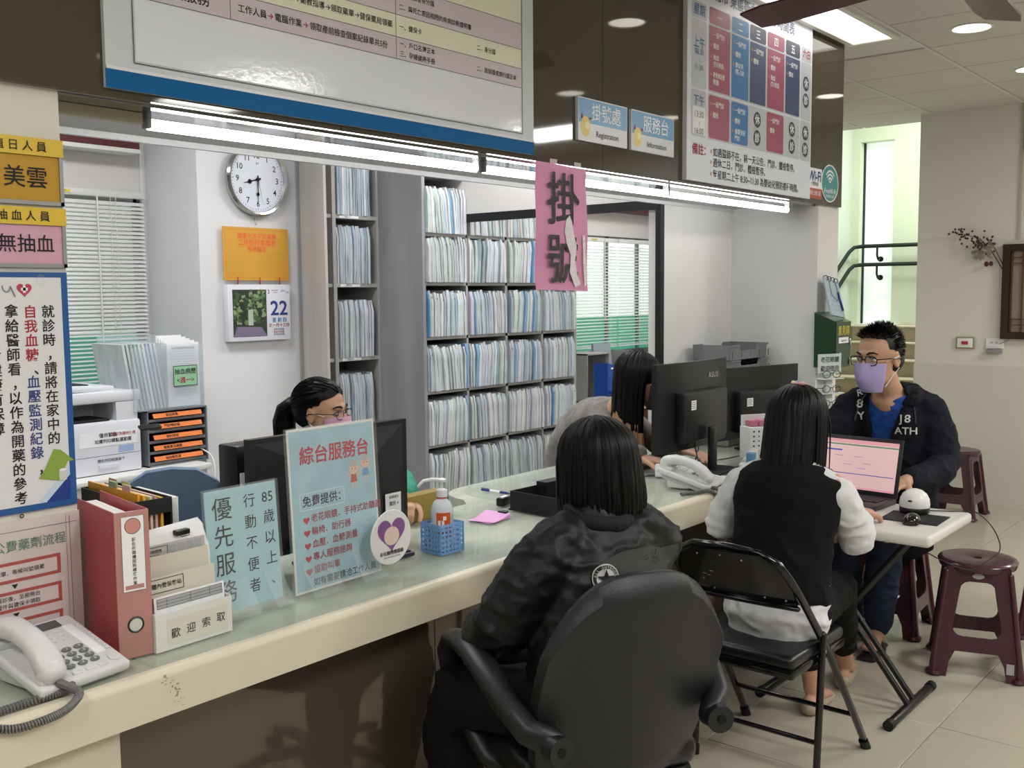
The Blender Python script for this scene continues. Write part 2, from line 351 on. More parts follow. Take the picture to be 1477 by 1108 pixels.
blind(7.18, 8.08, 1.1, 1.98, .026, 4.78, 'white venetian blind by the black door post, right of the two over the far window', radians(20))
g = G(); g.bb((1.5, 4.72, 2.283), (2.80, 4.84, 2.37)); tag(g.obj('valance', mat('maroon_board', '5b2a2b', .6)), 'maroon board mounted high on the wall over the left blind', 'board')
g = G(); g.bb((1.5, 4.715, 2.262), (2.80, 4.845, 2.281)); tag(g.obj('wall_ledge', white_m), 'narrow white ledge under the maroon board', 'ledge')
g = G(); g.bb((6.1, 4.7, 2.22), (8.1, 4.84, 2.34)); tag(g.obj('valance', MATS['maroon_board']), 'maroon board mounted over the far window blinds', 'board')
# white conduit at the window edge
g = G(); g.bb((2.865, 4.835, .8), (2.88, 4.85, 2.3)); tag(g.obj('cable_trunking', white_m), 'thin white cable trunking running up beside the left blind', 'trunking')

# ---- ceiling fixtures
glow = mat('lamp_glow', 'fff8ec', .5, emit=9); trimw = mat('lamp_trim', 'e8e6e0', .5)
for i, x in enumerate(LIGHTX):
    for j, y in enumerate(LIGHTY):
        if tray_hole(x, y): continue
        lab = {(5, 0): 'round recessed downlight in the ceiling tile left of the fan blade end', (6, 0): 'round recessed downlight in the ceiling at the right picture edge'}.get((i, j), 'round recessed downlight in the hall ceiling outside the view')
        t = T('downlight', lab, 'downlight', (x, y, H), group='hall downlights')
        g = G(); g.lathe([(.088, .004), (.098, 0), (.1, -.006), (.088, -.008), (.084, .004)], 0, 28); g.obj('trim_ring', trimw, t)
        g = G(); g.lathe([(.084, -.001), (.084, -.004), (.001, -.004)], 0, 28); g.obj('lens', glow, t)
glow2 = mat('panel_glow', 'fffaf2', .5, emit=6)
for k, (x, y, a, b, p) in enumerate(HALL_TRAYS+ADDED_OFFICE_TRAYS):
    t = T('ceiling_panel', 'bright rectangular ceiling light behind the top of the timetable board' if k == 0 else 'rectangular ceiling light panel outside the view', 'ceiling light', (x, y, H), group='ceiling light panels' if k else None)
    g = G(); fr = .03
    for q in (((-a/2, -b/2), (a/2, -b/2+fr)), ((-a/2, b/2-fr), (a/2, b/2)), ((-a/2, -b/2+fr), (-a/2+fr, b/2-fr)), ((a/2-fr, -b/2+fr), (a/2, b/2-fr))):
        g.bb((*q[0], -.012), (*q[1], 0))
    g.obj('frame', trimw, t)
    g = G(); g.bb((-a/2+fr, -b/2+fr, -.004), (a/2-fr, b/2-fr, 0)); g.obj('diffuser', glow2 if k else mat('panel_glow_soft', 'fffaf2', .5, emit=2.5), t)
# tubes under the soffit
tube_m = mat('tube_glow', 'ffffff', .4, emit=22)
def tube(x0, x1, lab):
    t = T('tube_light', lab, 'tube light', ((x0+x1)/2, 2.25, 1.985), group='tube lights under the soffit'); w = (x1-x0)/2
    g = G(); g.box((-w-.004, 0, -.009), (.012, .03, .052), 0, .004); g.box((w+.004, 0, -.009), (.012, .03, .052), 0, .004); g.obj('housing', grayp, t)
    g = G(); g.cyl((-w, 0, -.024), (w, 0, -.024), .0135, 0, 16); g.obj('tube', tube_m, t)
tube(1.36, 2.54, 'lit white tube light under the soffit, left of the three in line')
tube(2.58, 3.74, 'lit white tube light under the soffit behind the pink sheet')
tube(3.75, 4.92, 'lit white tube light under the soffit at the timetable board end')

# ---- ceiling fan: hub above the frame, two blades reach in
fan = T('ceiling_fan', 'brown bladed ceiling fan whose blade tips reach into the top edge', 'fan', (3.2, .95, H))
wood = mat('fan_blade_wood', '53291f', .3, var=(3, .3, (1, 12, 1)))
g = G(); g.cyl((0, 0, 0), (0, 0, -.2), .015); g.lathe([(.02, -.1), (.11, -.18), (.13, -.28), (.1, -.34), (.02, -.36)], 0, 28); g.obj('motor', mat('fan_brass', '6b5535', .3, .8), fan)
for a in (4.5, 76.5, 148.5, 220.5, 292.5):
    g = G(); R_ = Mx((0, 0, -.335), radians(a)) @ Matrix.Rotation(radians(12), 4, 'X')
    g.prism([(.16, -.05), (.3, -.065), (.66, -.075), (.76, -.06), (.76, .06), (.66, .075), (.3, .065), (.16, .05)], -.004, .004, 0, R_)
    b = g.obj('blade', wood, fan)
    g = G(); g.prism([(.08, -.02), (.2, -.035), (.24, 0), (.2, .035), (.08, .02)], .004, .009, 0, R_); g.obj('blade_iron', MATS['fan_brass'], b)
# ================================================================ counter
cream = mat('counter_cream', 'd6cfb9', .38, var=(2.2, .05), bump=(30, .03)); 
ctop = mat('counter_marble', '8a9684', .3, var=(3.4, .2, (1, 2.4, 1), 'cdd0bd'))
glass = mat('counter_glass', 'd8dfd2', .03, alpha=.22, spec=.7)
cnt = T('service_counter', 'long cream service counter with a glass-covered green marbled top', 'counter', (3, 2.2, 0)); OC = (3, 2.2, 0)
def arc(cx, cy, r, a0, a1, n=8): return [(cx+r*cos(radians(a0+(a1-a0)*i/n)), cy+r*sin(radians(a0+(a1-a0)*i/n))) for i in range(n+1)]
top_poly = [(-1.5, 1.885), (5.08, 1.885), (5.08, 2.63), (4.34, 2.63), (4.31, 2.74)] + [(3.0, 2.74)] + arc(2.85, 2.60, .14, 90, 180, 6)[0:0] + arc(2.98, 2.56, .18, 90, 180, 6) + [(2.75, 2.5), (1.11, 2.5), (1.11, 2.14), (-1.5, 2.14)]
g = G(); g.prism(top_poly, .735, .7745, 0); g.obj('worktop', ctop, cnt, OC)
g = G(); g.sweep([(-1.5, 1.877, .762), (5.08, 1.877, .762)], [(.0175, .0175)]*2, 0, 16, side=(0, 1, 0), cap=False)
g.bb((-1.5, 1.8595, .682), (5.08, 1.895, .762), 0); g.bb((-1.5, 1.877, .74), (5.08, 1.888, .7795), 0); g.bb((-1.5, 1.895, .682), (5.08, 1.99, .694), 0)
g.obj('front_edge', cream, cnt, OC)
def gl(p): g = G(); g.prism(p, .7747, .780, 0); g.obj('glass_sheet', glass, cnt, OC)
gl([(-1.5, 1.889), (1.105, 1.889), (1.105, 2.135), (-1.5, 2.135)]); gl([(1.112, 1.889), (2.86, 1.889), (2.86, 2.48), (1.112, 2.49)])
gl([(2.864, 1.889), (5.075, 1.889), (5.075, 2.62), (4.33, 2.62), (4.3, 2.73), (3.0, 2.73)]+arc(3.0, 2.56, .135, 95, 180, 5)+[(2.864, 2.5)])
g = G(); g.bb((1.03, 1.975, .0), (2.03, 1.985, .69)); g.bb((2.033, 1.975, 0), (2.28, 1.985, .69)); g.bb((3.15, 1.975, 0), (5.07, 1.985, .69)); g.bb((2.283, 1.975, 0), (3.147, 1.985, .69))
g.obj('front_panel', mat('counter_panel_glass', '6a6156', .05, .42, spec=.6), cnt, OC)
g = G(); g.bb((-1.5, 1.90, 0), (1.03, 1.985, .69)); g.bb((3.12, 1.93, 0), (3.15, 1.99, .69), 0); g.bb((-1.5, 1.99, 0), (5.07, 2.005, .73)); g.obj('body', cream, cnt, OC)
# scuffs on the front edge
g = G(); F = FA(0, 1.8593, 0)
for i in range(26):
    x = 1.115+random.gauss(0, .008)+i*.0012; z = .765-i*.0027+random.gauss(0, .003); g.rect(F, x, z, x+random.uniform(.002, .006), z+random.uniform(.001, .005), 0, .0002)
g.obj('scuff', mat('scuff', '9a8f78', .7), cnt, OC)['kind'] = 'stuff'

# ================================================================ shelves and files
shelfm = mat('shelf_laminate', 'a9a8a5', .5, var=(3, .06, (1, 1, .2))); shelfd = mat('shelf_side_laminate', '9b9b9f', .5, var=(4, .15, (2, 2, .25)))
X0, X1, Y0, Y1 = 4.0, 5.40, 3.93, 4.27
rows = [.11, .41, .71, 1.012, 1.315, 1.615, 1.885]; cols = [4.0+.018]; 
big = T('file_shelf', 'wide grey pigeonhole shelf packed with patient files behind the counter', 'shelf', (4.7, 4.1, 0)); OB = (4.7, 4.1, 0)
g = G(); g.bb((X0-.012, Y0-.004, 0), (X0+.012, Y1, 2.26)); g.obj('side_panel', shelfd, big, OB)
g = G(); g.bb((X1-.012, Y0, 0), (X1+.012, Y1, 2.26)); g.obj('side_panel', shelfm, big, OB)
g = G(); g.bb((X0, Y1, 0), (X1, Y1+.01, 2.26)); g.obj('back_panel', mat('shelf_inside', '6f6f70', .7), big, OB)
g = G(); g.bb((X0+.012, Y0, 0), (X1-.012, Y1, 2.26)) if 0 else None
bw = (X1-X0)/4
for z in rows+[2.215]:
    g = G(); g.bb((X0+.012, Y0, z-.018), (X1-.012, Y1, z)); g.obj('shelf_board', shelfm, big, OB)
for k in (1, 2, 3):
    g = G(); w = .011 if k == 2 else .008; g.bb((X0+bw*k-w, Y0, 0), (X0+bw*k+w, Y1-.001, 2.19)); g.obj('divider', shelfm, big, OB)
cols4 = ['cdd5d9', 'c2ccd3', 'cfd6d2', 'c6cecb', 'cfcfd8', 'b8c3cb', 'cbcfcf', 'd9dbde', 'bfcbc9', 'adbfcc', '7fa1bf', '4f83ad', 'c2bfcd', 'aebfb4', 'd0cdc8', '98aab8']
wts = [10, 10, 9, 7, 5, 10, 9, 8, 6, 4, 2, 1, 3, 4, 3, 3]
fm = [mat('file_%d' % i, c, .32, var=(26, .16, (1, 1, .25)), bump=(30, .45, (1, 1, .3), .004), coat=.35) for i, c in enumerate(cols4)]
dotm = mat('file_dot', '8d2f3a', .6)
def file_geo(g, x, y, z, t, h, d, lean, m, seed):
    """a thin sleeve of papers: wavy spine facing the room, rounded top corner"""
    r = random.Random(seed); K = 5; vs = []; n = 0
    for k in range(K+1):
        zz = h*k/K; w = (t/2)*(1+r.uniform(-.3, .12)); off = lean*zz+r.uniform(-.0012, .0012); yy = r.uniform(0, .003)+(.014 if k == K else 0)
        for s, dy in ((-1, .004), (0, 0), (1, .004)): vs.append((x+off+s*w, y+yy+dy, z+zz))
        vs.append((x+off+w*.8, y+d, z+zz)); vs.append((x+off-w*.8, y+d, z+zz))
    fs = []
    for k in range(K):
        for j in range(5): fs.append((5*k+j, 5*k+(j+1) % 5, 5*k+5+(j+1) % 5, 5*k+5+j))
    fs += [(4, 3, 2, 1, 0), tuple(5*K+j for j in range(5))]
    g.add(vs, fs, m)
rown = {6: 'top', 5: 'second', 4: 'third', 3: 'fourth', 2: 'fifth', 1: 'sixth'}
fcount = 0
ORD = 'first second third fourth fifth sixth seventh eighth ninth tenth eleventh twelfth thirteenth fourteenth fifteenth sixteenth seventeenth eighteenth nineteenth twentieth twenty-first twenty-second twenty-third twenty-fourth twenty-fifth twenty-sixth twenty-seventh twenty-eighth twenty-ninth thirtieth'.split()
stuff = G()
for ri in (5, 4, 3, 2, 6, 1):
    for c in range(4):
        x = X0+bw*c+.014; xe = X0+bw*(c+1)-.01; lean0 = random.choice([-.09, -.05, .03, .07, .1]); seq = []
        while True:
            t = random.choice([.011, .014, .016, .019, .022])
            if x+t > xe: break
            seq.append((x+t/2, t)); x += t+.0008
        L = len(seq)
        for i, (xc, t) in enumerate(seq):
            lean = lean0*(.3+.7*sin(pi*min(1, (i+1)/L))) * (1 if 1 < i < L-2 else .15); h = .25+random.uniform(-.014, .008)
            # keep inside the bin
            if xc+lean*h+t/2 > xe: lean = (xe-xc-t/2)/h
            if xc+lean*h-t/2 < X0+bw*c+.01: lean = (X0+bw*c+.01-xc+t/2)/h
            y = Y0-.02+random.uniform(-.012, .006); m = random.choices(range(16), wts)[0]
            if fcount < 300 and ri != 1 and (ri != 6 or c < 2):
                g = G(); file_geo(g, 0, -.12, 0, t, h, .25, lean, 0, random.random())
                if random.random() < .07: g.box((lean*h*.85, -.1215, h*.85), (.006, .001, .01), 1)
                o = g.obj('patient_file', [fm[m], dotm], loc=(xc, y+.12, rows[ri]+.0005)); fcount += 1
                tag(o, '%s patient file, %s from left in %s bay, %s row of wide shelf' % ('blue' if m in (10, 11) else 'bluish' if m in (9, 15) else 'pale', ORD[i], ORD[c], rown[ri]), 'file', 'patient files in the %s row of the shelf' % rown[ri])
            else: file_geo(stuff, xc, y, rows[ri], t, h, .25, lean, m, random.random())
# top row, narrow shelf
nar = T('narrow_file_shelf', 'narrow grey file shelf between the clock wall and the wide shelf', 'shelf', (3.83, 4.45, 0)); ON = (3.83, 4.45, 0)
NY = 4.27; nz = [.19, .49, .79, 1.0-.0, 1.2+.0]; nrows = [.385, .80, 1.205, 1.612, 1.985]
g = G(); g.bb((3.652, NY, 0), (3.676, NY+.3, 2.4)); g.obj('divider', shelfm, nar, ON)
g = G(); g.bb((3.972, NY, 0), (3.987, NY+.3, 2.4)); g.obj('side_panel', shelfm, nar, ON)
g = G(); g.bb((3.5, NY+.3, 0), (3.99, NY+.31, 2.4)); g.obj('back_panel', MATS['shelf_inside'], nar, ON)
for z in nrows:
    g = G(); g.bb((3.676, NY, z-.02), (3.972, NY+.3, z)); g.obj('shelf_board', shelfm, nar, ON)
    g = G(); g.bb((3.515, NY+.01, z-.02), (3.652, NY+.3, z)); g.obj('shelf_board', shelfm, nar, ON)
    g = G(); g.rect(FA(3.82, NY, z-.01), -.12, -.007, .02, .007, 0); g.text('病歷A-'+str(random.randint(10, 99)), FA(3.76, NY, z-.01), 0, 0, .011, 1); g.obj('label_strip', [whitep, blueink], nar, ON)
    x = 3.685; lean = random.choice([-.02, .02])
    while x < 3.925:
        t = random.choice([.01, .012, .015]); file_geo(stuff, x+t/2, NY-.005+random.uniform(-.01, .006), z, t, .31+random.uniform(-.01, .01), .27, lean*.5, random.choices([0, 1, 5, 7, 2, 9, 12, 15], [9, 9, 9, 4, 4, 3, 3, 4])[0], random.random()); x += t+.0006
o = stuff.obj('file_bundle', fm); tag(o, 'remaining upright patient files, in the narrow shelf and in the top and lowest rows', 'files', kind='stuff')
g = G(); g.bb((3.5, 4.157, 0), (3.518, 4.384, 2.45)); tag(g.obj('end_panel', mat('light_wood_laminate', 'bab5b0', .5, var=(5, .1, (2, 2, .2)))), 'light wood-grain end panel between the clock wall and the narrow shelf', 'panel')
g = G(); g.box((3.497, 4.36, 1.25), (.006, .02, 2.4), 0, .002); tag(g.obj('corner_strip', grayp), 'thin grey strip up the corner beside the wood-grain panel', 'strip')
# ---- cabinet under the left window
cab = T('low_cabinet', 'low white cabinet under the left window carrying the printer', 'cabinet', (2.05, 4.4, 0)); OL = (2.05, 4.4, 0)
g = G(); g.bb((1.4, 4.07, 0), (2.685, 4.8, .755)); g.obj('body', white_m, cab, OL)
g = G(); g.box((2.045, 4.425, .768), (1.31, .77, .025), 0, .004); g.obj('top', mat('cabinet_top', 'd9d9d6', .4), cab, OL)
for k in range(3):
    g = G(); g.box((1.62+.42*k, 4.062, .36), (.405, .018, .66), 0, .003); d = g.obj('door', white_m, cab, OL)
    g = G(); g.box((1.62+.42*k+.15, 4.045, .6), (.014, .018, .1), 0, .004); g.obj('handle', chrome, d, OL) if 0 else g.obj('handle', chrome, d, OL)
# ================================================================ boards and signs on the fascia
FY = 2.13
gloss_w = mat('board_white', 'dce0e8', .09, spec=.5, bump=(70, .03)); bd = lambda n, c, r=.35: mat('print_'+n, c, r)
FF = FA(0, FY-.012, 0)
P_blue = mat('print_blue', '0a5c96', .45, spec=.15); P_frame = bd('frame', 'c6ccd0'); P_pink = bd('rowpink', 'cabfc6'); P_yel = bd('rowyellow', 'dcdfc6'); P_line = bd('line', '4c4e58')
b1 = T('procedure_board', 'large white board of service procedures with a blue stripe along its lower edge', 'board', (1.93, FY, 2.01)); O1 = (1.93, FY, 2.01)
g = G(); g.bb((1.184, FY-.012, 2.006), (2.682, FY, 2.80)); g.obj('panel', P_frame, b1, O1)
g = G(); g.bb((1.183, FY-.0135, 2.0055), (2.683, FY-.0115, 2.046)); g.obj('blue_stripe', P_blue, b1, O1)
g = G(); g.bb((1.184, FY-.0145, 2.046), (2.682, FY-.0115, 2.053)); g.obj('alu_strip', MATS['alu_trim'], b1, O1)
g = G(); F = FA(0, FY-.013, 0); g.bb((1.256, FY-.0135, 2.072), (2.617, FY-.0115, 2.79), 0)
F = FA(0, FY-.0135, 0)
g.frame(F, 1.250, 2.066, 2.623, 2.795, .0025, 3, .0003)
rws = [(2.212, 2.273, 1), (2.273, 2.334, 2), (2.334, 2.414, 1), (2.414, 2.494, 2), (2.494, 2.60, 1), (2.60, 2.79, 2)]
for z0, z1, c in rws:
    g.rect(F, 1.262, z0, 2.617, z1, c, .0004); g.rect(F, 1.262, z0-.0008, 2.617, z0+.0008, 3, .0008)
for x in (1.508, 2.058): g.rect(F, x-.0008, 2.212, x+.0008, 2.79, 3, .0009)
g.text('申請服務', F, 1.385, 2.243, .034, 4, .01); g.text('諮詢服務', F, 1.385, 2.37, .034, 4, .01)
g.text('工作人員', F, 1.53, 2.243, .0215, 4, .01, 'L'); g.text('→', F, 1.618, 2.243, .0215, 5, .01, 'L'); g.text('電腦作業', F, 1.64, 2.243, .0215, 4, .01, 'L'); g.text('→', F, 1.728, 2.243, .0215, 5, .01, 'L')
g.text('領取產前檢查個案紀錄單共5份', F, 1.75, 2.243, .0215, 4, .01, 'L', sx=.95)
g.text('掛號看診→衛教指導→領取藥單→健保藥局領藥', F, 2.045, 2.303, .0205, 4, .01, 'R')
g.text('工作人員受理→資料審查→核發', F, 1.53, 2.374, .0205, 4, .01, 'L')
g.text('一、戶口名簿正本', F, 2.072, 2.256, .018, 4, .01, 'L'); g.text('三、孕婦健康手冊', F, 2.072, 2.228, .018, 4, .01, 'L')
g.text('二、居留證或旅行證正本', F, 2.40, 2.240, .0175, 4, .01, 'L'); g.text('一、健保卡', F, 2.072, 2.303, .018, 4, .01, 'L'); g.text('二、身分證', F, 2.40, 2.303, .018, 4, .01, 'L')
g.text('一、申請者身分證', F, 2.072, 2.393, .018, 4, .01, 'L'); g.text('二、與死亡原因相關的疾病診斷證明書', F, 2.072, 2.357, .018, 4, .01, 'L')
g.text('一、身分證 二、健保卡 三、本院查核', F, 2.072, 2.45, .018, 4, .01, 'L')
g.obj('printed_sheet', [gloss_w, P_pink, P_yel, P_line, ink, redink], b1, O1)

def plaque(x0, x1, z0, z1, top, sub, lab):
    t = T('counter_sign', lab, 'sign', ((x0+x1)/2, FY, z0)); O = ((x0+x1)/2, FY, z0); g = G()
    g.bb((x0, FY-.012, z0), (x1, FY, z1), 0); F = FA(x0, FY-.012, z0); w = x1-x0; h = z1-z0
    g.rect(F, .006, .006, w-.003, h-.003, 0, .0004); g.rect(F, .004, h*.42, w-.004, h-.004, 1, .0006)
    g.text(top, F, w*.56, h*.70, .066, 2, .004, sx=.95); g.text(sub, F, w*.58, h*.21, .03, 3, .002)
    g.obj('plate', [mat('plaque_grey', 'cfd3d8', .3), mat('plaque_blue', '5796c6', .3), mat('plaque_white', 'f2f5f8', .4), ink], t, O)
    g = G(); g.disc(F, w*.14, h*.34, h*.19, 0, .001, 28, h*.24); g.disc(F, w*.17, h*.36, h*.09, 1, .0014); g.poly(F, [(w*.05, h*.50), (w*.075, h*.66), (w*.09, h*.52)], 2, .0016); g.poly(F, [(w*.22, h*.5), (w*.27, h*.56), (w*.215, h*.56)], 2, .0016)
    g.obj('yellow_emblem', [mat('emblem_yellow', 'e6d37a', .4), mat('emblem_cream', 'f3ecc0', .4), redink], t, O)
plaque(2.932, 3.243, 2.083, 2.233, '掛號處', 'Registration', 'blue and grey plaque reading Registration on the brown fascia')
plaque(3.271, 3.58, 2.083, 2.233, '服務台', 'Information', 'blue and grey plaque reading Information on the brown fascia')

# ---- timetable board
b2 = T('timetable_board', 'white clinic timetable board with red and blue day columns', 'board', (4.27, FY, 2.0)); O2 = (4.27, FY, 2.0)
g = G(); g.bb((3.667, FY-.02, 2.004), (4.877, FY, 2.833), 0); g.obj('panel', [mat('timetable_white', 'dde2ec', .3)], b2, O2)
F = FA(0, FY-.02, 0); g = G()
M_ = [mat('timetable_white', '', .3), bd('cellgrey', 'bcc2c9'), bd('wine', '9c4a64'), bd('tblue', '2f72ae'), bd('navy', '38476f'), bd('dark', '2c3450'), whitep, bd('orange', 'c98a3a'), redink, ink, bd('inkblue', '2d5c94')]
dys = [(3.845, 4.026, 2, '一'), (4.042, 4.20, 3, '二'), (4.213, 4.369, 4, '三'), (4.385, 4.562, 2, '四'), (4.577, 4.733, 4, '五')]
def rr(x0, z0, x1, z1, m, t, r=.012):
    P = arc(x1-r, z1-r, r, 0, 90, 3)+arc(x0+r, z1-r, r, 90, 180, 3)+arc(x0+r, z0+r, r, 180, 270, 3)+arc(x1-r, z0+r, r, 270, 360, 3)
    g.poly(F, P, m, t)
rr(3.70, 2.655, 3.823, 2.722, 1, .0004); rr(3.70, 2.378, 3.823, 2.65, 1, .0004); rr(3.70, 2.185, 3.823, 2.372, 1, .0004)
rr(3.838, 2.378, 4.74, 2.655, 1, .0003); rr(3.838, 2.183, 4.74, 2.372, 1, .0003); rr(4.748, 2.378, 4.866, 2.65, 1, .0004); rr(4.748, 2.183, 4.866, 2.372, 1, .0004); rr(4.751, 2.655, 4.866, 2.722, 1, .0004)
for x0, x1, c, s in dys:
    rr(x0, 2.656, x1, 2.722, 5 if c == 4 else c, .0008); g.text(s, F, (x0+x1)/2, 2.688, .045, 6, .02); g.rect(F, x0, 2.385, x1, 2.648, c, .0008)
g.text('星期', F, 3.762, 2.69, .048, 10, .02); g.text('六日', F, 4.808, 2.69, .045, 8, .02)
g.text('上午', F, 3.762, 2.56, .048, 10, .01); g.text('08:30', F, 3.762, 2.525, .032, 10); g.text('|', F, 3.762, 2.495, .02, 10); g.text('11:30', F, 3.762, 2.463, .032, 10)
g.text('下午', F, 3.762, 2.33, .045, 10, .01); rr(3.712, 2.193, 3.816, 2.305, 6, .0012, .004); g.text('13:30', F, 3.764, 2.275, .036, 9, t=.0016); g.text('|', F, 3.764, 2.24, .018, 9, t=.0016); g.text('16:00', F, 3.764, 2.208, .036, 9, t=.0016)
def items(x, z, L):
    for k, s in enumerate(L):
        if s[0] != ' ': g.disc(F, x+.017, z-.006, .005, 7, .0012, 10, .007)
        g.text(s.strip(), F, x+.034, z-.006, .025, 6, .008, 'L', sx=.82 if len(s) > 4 else 1); z -= .045 if k+1 < len(L) and L[k+1][0] != ' ' else .028
items(3.845, 2.62, ['一般門診', '體檢', '抽血', ' (生化檢查)', '糖尿病足部', ' 照護']); items(4.042, 2.62, ['一般門診', '體檢', '嬰幼兒', ' 預防注射']); items(4.213, 2.62, ['一般門診', '體檢'])
items(4.385, 2.62, ['一般門診', '體檢', '抽血', ' (生化檢查)']); items(4.577, 2.62, ['一般門診', '體檢'])
for (x0, x1, c, s), L in zip(dys, (['一般門診', '體檢'], ['一般門診', '體檢', '優質健兒', ' 門診'], 0, ['一般門診', '體檢'], 0)):
    if L: rr(x0, 2.19, x1, 2.366, c, .0008); items(x0, 2.338, L)
for x, z in ((4.29, 2.275), (4.655, 2.275), (4.808, 2.51), (4.808, 2.275)):
    for dz, s in ((.042, '休'), (-.038, '診')): g.disc(F, x, z+dz, .035, 5, .001, 24); g.text(s, F, x, z+dz, .047, 6, .02, t=.0016)
g.text('彰化市 東區衛生所 門診時間表', F, 4.245, 2.782, .064, 4, .015, sx=.98)
g.text('備註：', F, 3.71, 2.133, .048, 8, .02, 'L')
for z, s in ((2.135, '如遇醫師不在，前一天公告，門診、體檢暫停。'), (2.091, '週休二日，門診、體檢暫停。'), (2.043, '每星期二上午 8:30~11:30 為嬰幼兒預防接種時間。')):
    g.disc(F, 3.868, z, .006, 7, .001, 10, .008); g.text(s, F, 3.885, z, .0405, 9, .006, 'L', sx=.98)
g.obj('printed_sheet', M_, b2, O2)
# ---- wi-fi stickers
F = FA(0, FY-.001, 0)
t = T('wifi_sticker', 'small square Wi-Fi sticker beside the timetable board', 'sticker', (4.975, FY, 2.01)); O = (4.975, FY, 2.01)
g = G(); g.bb((4.888, FY-.0015, 2.014), (5.065, FY, 2.165), 0); F2 = FA(0, FY-.0015, 0); g.rect(F2, 4.888, 2.014, 5.065, 2.065, 1); g.text('Wi-Fi', F2, 4.976, 2.128, .068, 2, .03); g.text('付費無線', F2, 4.976, 2.088, .022, 3); g.text('無線上網公園', F2, 4.976, 2.042, .026, 4, 0, sx=.9)
g.obj('sheet', [whitep, bd('sorange', 'b5523a'), blueink, ink, whitep], t, O)
t = T('round_wifi_sticker', 'oval teal free Wi-Fi sticker at the right end of the fascia', 'sticker', (5.165, FY, 2.01)); O = (5.165, FY, 2.01)
g = G(); g.disc(F2, 5.168, 2.103, .112, 0, .0004, 32, .096); g.disc(F2, 5.168, 2.103, .104, 1, .0008, 32, .09)
for r in (.026, .044, .062):
    P = arc(5.168, 2.10, r, 40, 140, 8); Q = arc(5.168, 2.10, r+.009, 140, 40, 8); g.poly(F2, P+Q, 0, .0012)
g.disc(F2, 5.168, 2.112, .008, 0, .0012); g.text('iFreeWi-Fi', F2, 5.168, 2.065, .036, 0, .01); g.text('免費無線上網', F2, 5.168, 2.037, .018, 0)
g.obj('sheet', [whitep, bd('teal', '3b8f90')], t, O)

# ---- pink hanging sheet
t = T('hanging_sheet', 'pink laminated sheet reading 掛號 in brush strokes, hanging under the fascia', 'sign', (2.81, 2.1, 1.56)); O = (2.81, 2.1, 1.56)
pinkm = mat('pink_paper', 'd98fb8', .5); g = G(); x0, x1, z0, z1 = 2.672, 2.962, 1.562, 1.985
K = 12; vs = []; fs = []
def wav(u, v): return 2.1+.004*sin(u*5+v*3)+.003*sin(v*9)-.004*(1-v)
for d in (0, .0008):
    for i in range(K+1):
        for j in range(K+1):
            u, v = i/K, j/K; vs.append((x0+(x1-x0)*u-.010*(1-v), wav(u, v)+d, z0+(z1-z0)*v-.006*u))
n = (K+1)**2
for i in range(K):
    for j in range(K):
        a = i*(K+1)+j; fs += [(a, a+K+1, a+K+2, a+1), (n+a, n+a+1, n+a+K+2, n+a+K+1)]
for i in range(K): fs += [(i, i+1, n+i+1, n+i), (K*(K+1)+i+1, K*(K+1)+i, n+K*(K+1)+i, n+K*(K+1)+i+1)]
g.add(vs, fs, 0); g.obj('sheet', pinkm, t, O)
F = FA(2.812, 2.092, 1.77)
def brush(s, y, size):
    g = G(); g.text(s, F, 0, y, size, 0, .03, t=0)
    return g
g = G(); g.text('掛', F, 0, .095, .185, 0, .016, t=.001); g.text('號', F, -.005, -.105, .18, 0, .016, t=.001); g.obj('lettering', ink, t, O)
g = G()
r = random.Random(4); P = [(.01, .03), (.03, .045), (.045, .02), (.055, -.02), (.07, -.06), (.06, -.11), (.075, -.16), (.095, -.19), (.06, -.2), (.03, -.15), (.035, -.09), (.012, -.05), (0, -.01)]
g.poly(F, P, 0, .003); P2 = [(.105, -.02), (.12, -.02), (.125, -.12), (.13, -.19), (.115, -.2), (.108, -.1)]
g.poly(F, P2, 0, .003); g.obj('torn_film_strips', mat('torn_film', 'eeeaee', .15, alpha=.92, bump=(40, 1)), t, O)  # whitish jagged strips of film over the pink sheet
g = G(); F3 = FA(2.812, 2.09, 1.77); g.rect(F3, -.142, -.212, .142, .212, 0, .0032); g.obj('plastic_sleeve', mat('sleeve_film', 'f4e6ee', .08, alpha=.05, bump=(20, .3)), t, O)
for dx in (-.01, .13):
    g = G(); g.rect(FA(2.812+dx, 2.128, 1.985), -.02, -.01, .02, .02, 0); g.obj('tape', mat('clear_tape', 'e8e0dd', .2, alpha=.5), t, O)

# ================================================================ left pillar: name cards and posters
PY = 2.15
def card(z0, z1, head, name, hc, lab):
    t = T('name_card_holder', lab, 'name card', (.97, PY, z0)); O = (.97, PY, z0); g = G()
    zt = z1-.036
    g.bb((.82, PY-.008, z0), (1.09, PY, z0+.008), 0); g.bb((1.082, PY-.008, z0), (1.09, PY, zt), 0); g.bb((.82, PY-.008, z0), (.828, PY, zt), 0); g.bb((.82, PY-.008, zt), (1.09, PY, zt+.004), 0); g.obj('holder', mat('alu_grey', '9a9c9c', .35, .6), t, O)
    g = G(); g.bb((.826, PY-.005, z0+.008), (1.084, PY-.001, zt), 0); F = FA(.955, PY-.005, 0); g.text(name[0], F, name[2], (z0+zt)/2+.005, name[1], 1, .006); g.obj('card', [hc, ink], t, O)
    g = G(); g.bb((.82, PY-.0095, zt), (1.091, PY-.0005, z1), 0); F = FA(.955, PY-.0095, 0); g.text(head, F, .045, (zt+z1)/2, .023, 1, .006, sx=1.0); g.obj('header', [mat('header_yellow', 'd9b93a', .4), ink], t, O)
card(1.744, 1.882, '值 日 人 員', ('美雲', .047, .055), mat('card_gold', 'b98d22', .35), 'gold name card in a grey holder, upper of the two on the left pillar')
